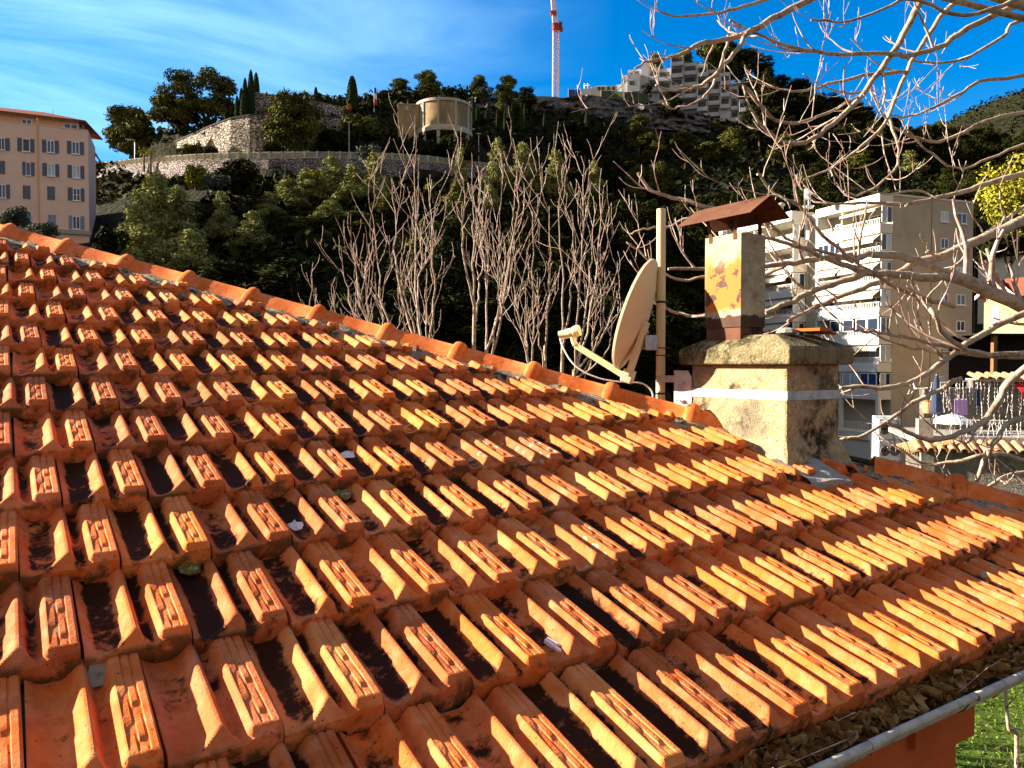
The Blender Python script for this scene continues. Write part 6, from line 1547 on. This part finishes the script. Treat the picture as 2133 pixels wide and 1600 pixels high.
shrub('dark_shrub', 440, 304, 328, 126, 40, 'pinedark', 'dark shrub at the foot of the curved wall near its middle', 1500, .26, 11)
shrub('dark_shrub', 350, 286, 300, 138, 30, 'pine', 'tuft of green growing out of the top of the curved wall', 700, .2, 12)
shrub('dark_shrub', 752, 236, 300, 132, 90, 'pine', 'green ivy covered bank between the garden wall and the pump house', 4200, .27, 13)
shrub('dark_shrub', 700, 270, 325, 126, 90, 'pinedark', 'black green bank of shrubs under the garden wall', 3800, .3, 14)
shrub('dark_shrub', 560, 300, 330, 121, 50, 'pinedark', 'dark bush at the foot of the bushy green pine', 1800, .26, 15)
shrub('dark_shrub', 925, 284, 345, 134, 150, 'pinedark', 'black green bushes hiding the feet of the water tank pillars', 4200, .3, 22)
shrub('dark_shrub', 850, 290, 350, 132, 110, 'pinedark', 'black green bushes under the pump house', 3400, .3, 23)
shrub('dark_shrub', 30, 430, 478, 72, 74, 'olive', 'grey green oleander in front of the salmon building at the left edge', 2600, .13, 16)
shrub('dark_shrub', 85, 466, 500, 70, 76, 'olive', 'dark oleander just above the ridge tiles before the salmon building', 2600, .13, 17)
shrub('brown_shrub', 722, 214, 245, 136, 26, 'deadleaf', 'dry brown shrub at the end of the garden wall below the tall cypress', 700, .2, 18)
shrub('mimosa_tree', 2120, 318, 520, 62, 170, 'mimosa', 'yellow flowering mimosa tree at the right edge behind the apartment building', 7000, .16, 19, 'tree', up=.1)
shrub('dark_shrub', 2100, 480, 545, 66, 130, 'pinedark', 'dark bushes under the yellow mimosa beside the apartment building', 2600, .2, 20)
shrub('dark_shrub', 230, 470, 560, 74, 70, 'pinedark', 'dark bush beside the lower corner of the salmon building', 2600, .2, 21)
# palms by the road
def palm(px, yt, yb, Y, lab, seed):
    b = at(px, yb, Y); t = at(px, yt, Y); root = empty('palm_tree', b, lab, 'palm'); mb = MB(); mb.tube([b - [0, 0, 1], (b + t) / 2, t], [.2, .16, .15], 7); mb.build('trunk', M['bark'], root)
    g = random.Random(seed); V_ = []; F_ = []
    for i in range(34):
        a = g.uniform(0, 6.28); e = g.uniform(-.5, 1.3); L = g.uniform(1.1, 1.7); d = V3(math.cos(a) * math.cos(e), math.sin(a) * math.cos(e), math.sin(e)); s = nrm(np.cross(d, [0, 0, 1])) * .11; q = len(V_)
        m_ = t + d * L * .55; e_ = t + d * L + V3(0, 0, -.45); V_ += [t, m_ + s, e_, m_ - s]; F_.append((q, q + 1, q + 2, q + 3))
    link('crown', mesh_np('crown', np.array(V_) - b, np.array(F_), attrs=dict(tint=[g.random() for _ in V_])), M['yellowgreen'], root)
palm(300, 318, 345, 129, 'small fan palm at the left end of the pale railing', 2); palm(314, 320, 347, 127.6, 'second small fan palm beside the first by the railing', 3)

# forest that fills the shaded slope: every crown a tree of its own
def ylimit(px):
    return np.interp(px, [0, 214, 216, 420, 600, 700, 800, 850, 1010, 1100, 1300, 1450, 1600, 1750, 1900, 2133], [600, 600, 398, 385, 380, 360, 350, 380, 372, 330, 300, 300, 290, 300, 320, 330])
zones = ((0, 560, 'dark evergreen in the thicket below the rubble wall'), (560, 860, 'dark evergreen on the shaded bank below the pale feathery trees'), (860, 1180, 'dark evergreen on the black slope behind the bare trees'), (1180, 1480, 'dark evergreen on the black slope behind the satellite dish'), (1480, 2133, 'dark evergreen on the shaded slope behind the apartment building'))
placed = []; g4 = random.Random(31); tries = 0
while len(placed) < 215 and tries < 20000:
    tries += 1
    px = g4.uniform(215, 2133); Y = g4.uniform(62, 176) if px < 1450 else g4.uniform(112, 235)
    X = (px - 1066.5) / FPX * Y; z = float(ground(X, Y)); 
    ry, rz_ = road_at(X)
    if RP_[0, 0] - 2 < X < RP_[-1, 0] and ry - 3.2 < Y < ry + 8.5: continue
    d = np.array([X, Y, z]) - [0, 0, CZ]; cp, sp_ = math.cos(PIT), math.sin(PIT); dep = d[1] * cp + d[2] * sp_; py = 800 - FPX * (-d[1] * sp_ + d[2] * cp) / dep
    if X < -42 and Y < 112: continue
    if 740 < px < 1000 and 136 < Y < 152 and py < 305: continue
    if px < 760 and Y > 120: continue
    if 1085 < px < 1480 and Y > 158: continue
    if 975 < px < 1085 and Y > 148: continue
    h = g4.uniform(5, 9) if px < 1450 else g4.uniform(6, 11)
    ptop = py - h * FPX / Y
    lim = ylimit(px)
    if Y > 145 and px < 1450: lim = min(lim, 250)
    if px > 1560 and Y > 175: lim = np.interp(px, [1560, 1620, 1700, 1800, 1880, 1960, 2060, 2133], [130, 150, 185, 232, 266, 262, 258, 250])
    if ptop < lim: continue
    if any(Y < lY + 2 and abs(px - lx) < lw * .62 + 20 and ptop < lt + lw * 1.25 and py > lt for lx, lt, lY, lw, *_ in LIT[:-1]): continue
    if any((X - a) ** 2 + (Y - b) ** 2 < (2.1 + Y * .008) ** 2 for a, b in placed): continue
    placed.append((X, Y)); zl = [l for a, b, l in zones if a <= px < b][0]
    plant_tree(g4.choice(('dark_a', 'dark_b', 'dark_c', 'dark_a', 'pine_a' if px < 1000 else 'dark_c')), X, Y, h, g4.uniform(5.2, 8.5), zl, group='dark evergreens covering the shaded hillside', name='evergreen_tree', z=z)  # towards the right only shade-darkened foliage is planted
# skyline trees on the right hand hill
for i in range(34):
    px = 1590 + i * 16.5 + g4.uniform(-6, 6); yb = np.interp(px, [1560, 1620, 1700, 1800, 1880, 1960, 2060, 2133], [150, 172, 205, 248, 280, 272, 264, 258]); Y = np.interp(px, [1560, 1880, 1960, 2133], [232, 244, 285, 330]); X = (px - 1066.5) / FPX * Y
    hh = g4.uniform(12, 30) * Y / FPX; p = at(px, yb, Y)
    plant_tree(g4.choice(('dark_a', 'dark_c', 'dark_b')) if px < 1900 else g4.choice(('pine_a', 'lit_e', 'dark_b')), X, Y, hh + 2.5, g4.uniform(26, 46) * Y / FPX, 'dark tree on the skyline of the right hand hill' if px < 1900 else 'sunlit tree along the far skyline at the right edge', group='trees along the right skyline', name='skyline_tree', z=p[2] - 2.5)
# low scrub carpeting the ground between the trees: uncountable
g5 = np.random.default_rng(77); Vs = []; Fs = []; Ts = []; off = 0
n = 46000
pxs = g5.uniform(200, 2133, n); Ys = np.where(pxs < 1450, g5.uniform(58, 178, n), g5.uniform(105, 330, n)); Xs = (pxs - 1066.5) / FPX * Ys
Zs = np.concatenate([ground(Xs[i:i + 3000], Ys[i:i + 3000]) for i in range(0, n, 3000)])
ry, rz_ = road_at(Xs); ok = ~((Xs > RP_[0, 0] - 2) & (Xs < RP_[-1, 0]) & (Ys > ry - 1.2) & (Ys < ry + 8)) & ~((Xs < -42) & (Ys < 112))
Xs, Ys, Zs = Xs[ok], Ys[ok], Zs[ok]; n = len(Xs)
P = np.stack([Xs, Ys, Zs], -1) + np.stack([g5.normal(0, .3, n), g5.normal(0, .3, n), np.abs(g5.normal(.5, .5, n))], -1)
nn = g5.normal(0, .7, (n, 3)) + [0, -.25, .7]; nn /= np.linalg.norm(nn, axis=1)[:, None]; tt = np.cross(nn, g5.normal(0, 1, (n, 3))); tt /= np.linalg.norm(tt, axis=1)[:, None]; bb = np.cross(nn, tt); s = (.35 + .6 * g5.random(n))[:, None]
V = np.stack([P - tt * s, P + bb * s * .5, P + tt * s, P - bb * s * .5], 1).reshape(-1, 3)
c0 = np.array([0, 110, 20.])
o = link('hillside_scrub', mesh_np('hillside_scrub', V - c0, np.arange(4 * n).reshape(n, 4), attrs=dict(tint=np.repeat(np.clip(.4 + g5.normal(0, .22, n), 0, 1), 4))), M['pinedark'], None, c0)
tag(o, 'low dark scrub covering the hillside between the trees', 'scrub', kind='stuff')

# street lamps and the road sign
def lamp(px, yt, yb, Y, lab, arm=0, r=.09):
    b = at(px, yb, Y); t = at(px, yt, Y); root = empty('street_lamp', b, lab, 'street lamp', 'street lamps along the hillside road')
    mb = MB(); mb.tube([b - [0, 0, .5], t], [r, r * .7], 7); 
    if arm: mb.tube([t, t + V3(-arm * .3, 0, .16), t + V3(-arm, 0, .2)], [r * .7, r * .6, r * .5], 6)
    mb.build('pole', M['galv'], root); mb = MB(); e = t + (V3(-arm - .25, 0, .2) if arm else V3(0, 0, .1)); mb.box(e, (.38, .16, .08)); mb.build('lamp_head', M['grey'], root)
lamp(281, 293, 334, 134, 'street lamp with a short arm at the left end of the railing', .9); lamp(727, 256, 328, 122, 'tall grey street lamp beside the bank under the garden wall'); lamp(997, 280, 345, 136, 'street lamp right of the water tank above the far railing'); lamp(1203, 318, 372, 146, 'shaded street lamp between two pale pines')
b = at(529, 326, 119); rs = empty('road_sign', b, 'round road sign on a post seen from behind before the curved wall', 'road sign'); mb = MB(); mb.tube([b, at(529, 290, 119)], .05, 6); mb.build('post', M['grey'], rs); mb = MB(); mb.lathe(at(529, 304, 119) + [0, -.08, 0], [(.42, 0), (.42, .03)], 20, np.array([[1, 0, 0], [0, 0, 1], [0, -1, 0]])); mb.box(at(529, 293, 119), (.2, .03, .25)); mb.build('sign_plate', M['grey'], rs)
# ------------------------------------------------------------------ bare trees near the house
def branchlets(mb, path, rad, g, depth, dens, ln, upk, n=5, rmin=.0016, spread=.9):
    """side shoots along a path; they sweep out and curve upward at their tips"""
    path = [np.asarray(p, float) for p in path]; seg = [np.linalg.norm(path[i + 1] - path[i]) for i in range(len(path) - 1)]; T = sum(seg)
    k = max(1, int(T * dens)); 
    for j in range(k):
        s = T * (g.uniform(.12, 1.0) ** .8); i = 0
        while i < len(seg) - 1 and s > seg[i]: s -= seg[i]; i += 1
        p = path[i] + (path[i + 1] - path[i]) * min(1, s / max(seg[i], 1e-6)); d = nrm(path[i + 1] - path[i])
        r = max(rmin * 1.6, (rad[i] if hasattr(rad, '__len__') else rad) * g.uniform(.35, .6))
        side = nrm(np.cross(d, V3(g.gauss(0, 1), g.gauss(0, 1), g.gauss(0, .7)))); v = nrm(d * .75 + side * spread * g.uniform(.5, 1.1) + V3(0, 0, upk * .35))
        L = ln * g.uniform(.35, 1.0); m = 5; q = [p]; x = p.copy()
        for u in range(m): v = nrm(v + V3(g.gauss(0, .13), g.gauss(0, .13), upk * .17 + g.gauss(0, .08))); x = x + v * L / m; q.append(x.copy())
        rr = list(np.linspace(r, max(rmin, r * .38), m + 1)); mb.tube(q, rr, n if r > .004 else 4)
        if depth > 0: branchlets(mb, q, rr, g, depth - 1, dens * 1.35, ln * .5, upk, n, rmin, spread)
# big tree right of the house: limbs read off the photograph, metres ahead per point
LIMBS = [
 ([(2500, 760, 5.4), (2300, 705, 5.2), (2133, 640, 5.0), (2060, 606, 4.9), (1985, 576, 4.8)], .058, .044),
 ([(1985, 576, 4.8), (1940, 556, 4.8), (1880, 535, 4.75), (1819, 532, 4.7), (1765, 534, 4.65), (1700, 540, 4.6), (1640, 549, 4.55), (1560, 556, 4.5), (1470, 559, 4.5), (1392, 560, 4.5)], .036, .010),
 ([(1985, 576, 4.8), (1930, 577, 4.72), (1862, 571, 4.65), (1800, 569, 4.6), (1770, 556, 4.55), (1725, 540, 4.5), (1668, 516, 4.45), (1610, 497, 4.4), (1560, 492, 4.4)], .034, .010),
 ([(1800, 569, 4.6), (1745, 590, 4.6), (1690, 609, 4.6), (1640, 632, 4.55), (1594, 650, 4.5)], .026, .018),
 ([(2450, 250, 5.6), (2300, 350, 5.4), (2133, 455, 5.2), (2062, 490, 5.1), (1974, 529, 5.0), (1906, 548, 4.95), (1850, 580, 4.9), (1780, 606, 4.8), (1700, 640, 4.8), (1640, 672, 4.8)], .046, .010),
 ([(2400, 290, 6.2), (2133, 361, 5.8), (2043, 388, 5.7), (1953, 413, 5.6), (1880, 424, 5.5), (1810, 422, 5.5), (1735, 426, 5.4), (1690, 418, 5.4)], .030, .006),
 ([(1953, 413, 5.6), (1908, 397, 5.6), (1850, 405, 5.5), (1800, 396, 5.5)], .012, .006),
 ([(2300, 290, 6.0), (2133, 430, 5.6), (2038, 499, 5.4), (1989, 558, 5.3), (1930, 620, 5.2)], .020, .007),
 ([(1985, 640, 4.9), (1890, 610, 4.8), (1830, 575, 4.7), (1777, 543, 4.6), (1713, 489, 4.5), (1668, 432, 4.45), (1646, 418, 4.4), (1605, 396, 4.4), (1578, 359, 4.35)], .018, .008),
 ([(1777, 545, 4.6), (1700, 520, 4.5), (1650, 505, 4.5), (1605, 466, 4.45), (1590, 452, 4.4)], .013, .008),
 ([(2500, 640, 5.2), (2300, 640, 5.0), (2133, 655, 4.8), (2060, 690, 4.7), (2000, 726, 4.6), (1950, 765, 4.5), (1900, 795, 4.4), (1850, 806, 4.3), (1780, 806, 4.3), (1752, 808, 4.3)], .032, .012),
 ([(2000, 726, 4.6), (1940, 715, 4.5), (1880, 700, 4.5), (1830, 692, 4.4), (1790, 690, 4.4), (1750, 672, 4.4), (1715, 640, 4.4), (1690, 600, 4.4)], .016, .006),
 ([(2450, 700, 4.6), (2200, 730, 4.5), (2133, 735, 4.4), (2040, 738, 4.3), (1970, 700, 4.25), (1950, 665, 4.2), (1940, 642, 4.2)], .026, .012),
 ([(2450, 720, 4.9), (2133, 742, 4.7), (2000, 738, 4.6), (1900, 725, 4.5), (1800, 690, 4.4)], .018, .007),
 ([(2450, 560, 4.3), (2133, 770, 4.1), (2085, 830, 4.05), (2045, 880, 4.0), (2000, 905, 3.95), (1940, 918, 3.9), (1890, 900, 3.9), (1850, 880, 3.9)], .028, .010),
 ([(2000, 790, 4.4), (1920, 830, 4.3), (1860, 870, 4.25), (1800, 905, 4.2), (1750, 915, 4.2)], .018, .008),
 ([(2400, 1060, 4.6), (2133, 960, 4.4), (2060, 948, 4.3), (1990, 962, 4.3), (1930, 965, 4.3), (1880, 940, 4.3), (1820, 900, 4.3)], .020, .006),
 ([(2400, 820, 4.5), (2133, 870, 4.3), (2080, 910, 4.2), (2050, 960, 4.2), (2030, 1010, 4.2), (2010, 1040, 4.2)], .022, .010),
 ([(2400, 940, 5.0), (2133, 985, 4.8), (2080, 1000, 4.7), (2010, 1035, 4.6), (1960, 1010, 4.6)], .022, .008),
 # upper canopy
 ([(2500, -150, 6.2), (2300, -60, 6.0), (2133, 5, 5.8), (2016, 59, 5.6), (1957, 98, 5.5), (1891, 115, 5.4), (1848, 112, 5.3), (1727, 112, 5.2), (1628, 92, 5.1), (1563, 66, 5.1), (1520, 40, 5.0)], .034, .008),
 ([(2060, -120, 5.8), (1980, -60, 5.7), (1920, 0, 5.5), (1871, 92, 5.4), (1845, 131, 5.3), (1786, 210, 5.2), (1720, 269, 5.1), (1668, 299, 5.0), (1620, 290, 5.0), (1570, 240, 4.9), (1549, 178, 4.9)], .036, .008),
 ([(2150, -100, 6.2), (1996, 0, 6.0), (1930, 79, 5.9), (1888, 151, 5.8), (1851, 243, 5.7), (1800, 300, 5.6), (1773, 322, 5.6), (1720, 355, 5.5), (1674, 375, 5.5)], .026, .007),
 ([(1850, -80, 5.4), (1760, -40, 5.3), (1687, 0, 5.2), (1609, 39, 5.1), (1556, 69, 5.0), (1510, 84, 5.0), (1457, 92, 4.9), (1420, 112, 4.9), (1385, 121, 4.9), (1350, 128, 4.8), (1322, 140, 4.8)], .034, .007),
 ([(1760, -60, 5.6), (1589, 0, 5.4), (1517, 23, 5.3), (1451, 31, 5.3), (1398, 33, 5.2), (1366, 20, 5.2)], .018, .006),
 ([(2400, 120, 6.6), (2133, 157, 6.3), (2042, 171, 6.2), (1996, 197, 6.1), (1940, 226, 6.0), (1891, 243, 6.0), (1850, 236, 5.9)], .022, .007),
 ([(2400, 190, 6.8), (2133, 233, 6.4), (2055, 253, 6.3), (1957, 295, 6.2), (1900, 282, 6.1), (1858, 263, 6.0), (1830, 226, 6.0), (1812, 184, 5.9)], .022, .007),
 ([(1888, 151, 5.8), (1799, 158, 5.6), (1720, 177, 5.5), (1668, 190, 5.4), (1610, 182, 5.4), (1556, 164, 5.3)], .018, .006),
 ([(1549, 178, 4.9), (1580, 215, 4.95), (1615, 249, 5.0), (1668, 256, 5.1), (1746, 223, 5.2), (1799, 197, 5.3)], .016, .010),
 ([(1556, 69, 5.0), (1531, 110, 5.0), (1500, 145, 4.9), (1470, 172, 4.9), (1436, 186, 4.9), (1400, 186, 4.85), (1366, 178, 4.8)], .020, .008),
 ([(1520, 60, 5.2), (1510, 110, 5.1), (1497, 150, 5.1), (1470, 200, 5.0), (1440, 218, 5.0), (1405, 224, 5.0), (1378, 216, 5.0)], .014, .007),
 ([(2400, -20, 6.8), (2133, 40, 6.5), (2088, 79, 6.4), (1996, 125, 6.3), (1911, 128, 6.2), (1860, 105, 6.1)], .022, .008),
 ([(2133, 300, 6.4), (2060, 330, 6.3), (1990, 352, 6.2), (1930, 310, 6.1), (1890, 270, 6.0), (1870, 240, 6.0)], .014, .006),
 ([(2200, -60, 5.2), (2090, 10, 5.1), (1990, 30, 5.0), (1900, -5, 5.0), (1840, 20, 4.9), (1760, 45, 4.9), (1690, 40, 4.8)], .020, .007),
 ([(1851, 243, 5.7), (1870, 300, 5.7), (1868, 345, 5.7), (1840, 378, 5.6), (1795, 404, 5.6), (1760, 400, 5.5)], .014, .008),
 # lower left reach, behind the dish and flue
 ([(1640, 549, 4.55), (1560, 590, 4.7), (1480, 655, 4.8), (1420, 655, 4.9), (1380, 640, 4.9), (1352, 622, 4.9)], .018, .009),
 ([(1600, 470, 4.7), (1520, 444, 4.7), (1470, 430, 4.7), (1400, 410, 4.7), (1358, 398, 4.7), (1328, 360, 4.7)], .020, .011),
 ([(1520, 470, 4.8), (1440, 455, 4.8), (1385, 472, 4.8), (1340, 478, 4.8), (1310, 490, 4.8)], .012, .006),
 ([(1470, 575, 4.9), (1420, 584, 4.9), (1370, 560, 4.9), (1330, 520, 4.9), (1305, 505, 4.9)], .012, .007),
]
base_t = V3(at(2480, 900, 5.2)[0], 5.2, 0)
bt = empty('bare_tree', base_t, 'large leafless tree with tangled pale branches reaching in from the right', 'tree')
mb = MB(); mb.tube(smooth_path([base_t, base_t + V3(.1, 0, 2.2), at(2500, 900, 5.3), at(2500, 760, 5.4)], 4), list(np.linspace(.20, .12, 13)), 12); hub = at(2500, 760, 5.4)
for q, ra, rb_ in LIMBS:
    if q[0][0] > 2150 or q[0][1] < -30:
        s = at(*q[0]); up_ = V3(hub[0] + .9, hub[1] + .2, s[2] * .6 + hub[2] * .4); mb.tube(smooth_path([hub - [0, 0, .3], up_, s], 4), list(np.linspace(.05, ra, 9)), 8)
mb.build('trunk', M['barkpale'], bt, smooth=True, sharp=80)
mb = MB(); tw = MB(); g6 = random.Random(12)
for q, ra, rb_ in LIMBS:
    P = smooth_path([at(x, y, d + g6.uniform(-.04, .04)) for x, y, d in q], 4); kk = .80 if ra < .04 else .9; rr = [q_ * kk for q_ in np.linspace(ra, rb_, len(P))]
    P = [p + V3(g6.gauss(0, .004), g6.gauss(0, .004), g6.gauss(0, .004)) for p in P]
    mb.tube(P, rr, 8)
    branchlets(tw, P[len(P) // 4:], rr[len(P) // 4:], g6, 2, 4.3, .55, .9, 5, .0017)
mb.build('branch', M['barkpale'], bt, smooth=True, sharp=80)
tw.build('twigs', M['barkred'], bt, smooth=True, sharp=80)

# many stemmed bare trees behind the hip
def vase(px, Y, forks, tops, lab, seed, spread=.8, dens=2.2, r0=.021, ln=1.05):
    base = V3(at(px, 900, Y)[0], Y, .5); root = empty('bare_tree', base, lab, 'tree'); g = random.Random(seed)
    mt = MB(); mbr = MB(); mtw = MB(); FK = [at(fx, fy, Y + g.uniform(-.6, .6)) for fx, fy in forks]
    low = base + V3(0, 0, 2.2); mt.tube([base - [0, 0, .6], base + V3(.03, 0, 1.0), low], [.12, .10, .08], 9)
    for f in FK: 
        k = f - low; mt.tube(smooth_path([low, low + V3(k[0] * .55, k[1] * .5, k[2] * .4), f - V3(k[0] * .06, 0, k[2] * .2), f], 3), list(np.linspace(.05, r0 * 1.1, 10)), 8)
    for (tx, ty) in tops:
        i = min(range(len(FK)), key=lambda j: abs(forks[j][0] - tx) + .25 * abs(forks[j][1] - ty)); f = FK[i]
        T = at(tx, ty, Y + g.uniform(-1.0, 1.0)); h = T - f; e = g.uniform(-.08, .08)
        s_ = f - V3(0, 0, g.uniform(0, .45))
        P = smooth_path([s_, s_ + V3(h[0] * .46, h[1] * .4, h[2] * .22), s_ + V3(h[0] * .84, h[1] * .75, h[2] * .52), s_ + V3(h[0] * .98 + e, h[1], h[2] * .80), T], 4)
        P = [p + V3(g.gauss(0, .012), g.gauss(0, .012), 0) for p in P]
        L = np.linalg.norm(h); rr = list(np.linspace(min(r0, .009 + .006 * L), .0050, len(P))); mbr.tube(P, rr, 7)
        branchlets(mtw, P[2:], rr[2:], g, 1, dens * 2.3, ln, 1.0, 5, .0030, spread)
    mt.build('trunk', M['barkpale'], root, smooth=True, sharp=80); mbr.build('branch', M['barkpale'], root, smooth=True, sharp=80); mtw.build('twigs', M['barkred'], root, smooth=True, sharp=80)
vase(960, 11.5, [(988, 640), (930, 735), (1012, 730), (965, 760), (890, 745)], [(1070, 288), (815, 372), (1065, 420), (862, 330), (778, 452), (712, 560), (735, 505), (868, 470), (906, 425), (985, 385), (1012, 378), (752, 545), (1040, 470), (958, 350), (838, 525), (890, 560), (1050, 500), (790, 600), (1002, 460)], 'many stemmed leafless tree with upswept pale shoots behind the roof hip', 4, 1.0, 1.15)
vase(1150, 12.5, [(1135, 720), (1172, 690), (1110, 770), (1195, 770)], [(1213, 325), (1252, 350), (1172, 372), (1110, 440), (1145, 430), (1228, 470), (1262, 560), (1285, 545), (1078, 520), (1192, 470), (1120, 560), (1240, 640), (1095, 600), (1275, 660)], 'second leafless tree with fewer upswept shoots left of the satellite dish', 6, 1.0, 1.15)
vase(790, 13.5, [(745, 740), (820, 750), (700, 720), (870, 770)], [(650, 560), (695, 610), (722, 655), (772, 620), (830, 600), (870, 650), (742, 585), (905, 640), (668, 640), (800, 670), (850, 690)], 'low leafless thicket of thin shoots above the ridge tiles', 8, 1.1, 1.3, .015, .7)
# sapling and lawn seen past the gutter
gr = np.random.default_rng(5); n = 60000
gx = gr.uniform(4, 15, n); gy = gr.uniform(6, 20, n); P = np.stack([gx, gy, np.abs(gr.normal(.04, .03, n))], -1)
big = gr.random(n) < .45; L = np.where(big, gr.uniform(.03, .07, n), gr.uniform(.06, .15, n))[:, None]; wd = np.where(big, .8, .10)[:, None]
nn = np.where(big[:, None], gr.normal(0, .45, (n, 3)) + [0, 0, 1], gr.normal(0, 1, (n, 3)) + [0, 0, .2]); nn /= np.linalg.norm(nn, axis=1)[:, None]
tt = np.cross(nn, gr.normal(0, 1, (n, 3))); tt = np.where(big[:, None], tt, tt + [0, 0, 1.2]); tt /= np.linalg.norm(tt, axis=1)[:, None]; bb = np.cross(nn, tt)
V = np.stack([P - tt * L * .5, P + bb * L * wd * .5, P + tt * L * .5, P - bb * L * wd * .5], 1).reshape(-1, 3)
M['lawn'] = foliage_mat('lawn_clover', (.040, .075, .010), (.22, .29, .045), .6, .25)
c0 = np.array([9., 14., 0.])
tag(link('grass', mesh_np('grass', V - c0, np.arange(4 * n).reshape(n, 4), attrs=dict(tint=np.repeat(gr.random(n), 4))), M['lawn'], None, c0), 'green lawn of grass and clover below the gutter at the bottom right', 'grass', kind='stuff')
M['soil'] = mat('lawn_soil', (.07, .11, .02), .95, .02, noise=((.04, .065, .010), 2, .4, .6), scale=3)
mb = MB(); mb.quad((3, 4, .012), (18, 4, .012), (18, 27, .012), (3, 27, .012)); tag(mb.build('lawn_ground', M['soil']), kind='structure')
b = V3(at(2085, 1600, 6.4)[0], 6.4, 0); sp = empty('sapling', b, 'thin leafless sapling on the lawn below the gutter', 'sapling'); mb = MB(); tw = MB(); g7 = random.Random(3)
P = smooth_path([b, at(2118, 1590, 6.4), at(2102, 1520, 6.4), at(2095, 1440, 6.4), at(2098, 1330, 6.4)], 4); mb.tube(P, list(np.linspace(.022, .009, len(P))), 6); mb.build('trunk', M['barkpale'], sp, smooth=True, sharp=80)
branchlets(tw, P, list(np.linspace(.016, .007, len(P))), g7, 1, 5, .8, .25, 5, .0022, 1.3); tw.build('twigs', M['bark'], sp, smooth=True, sharp=80)
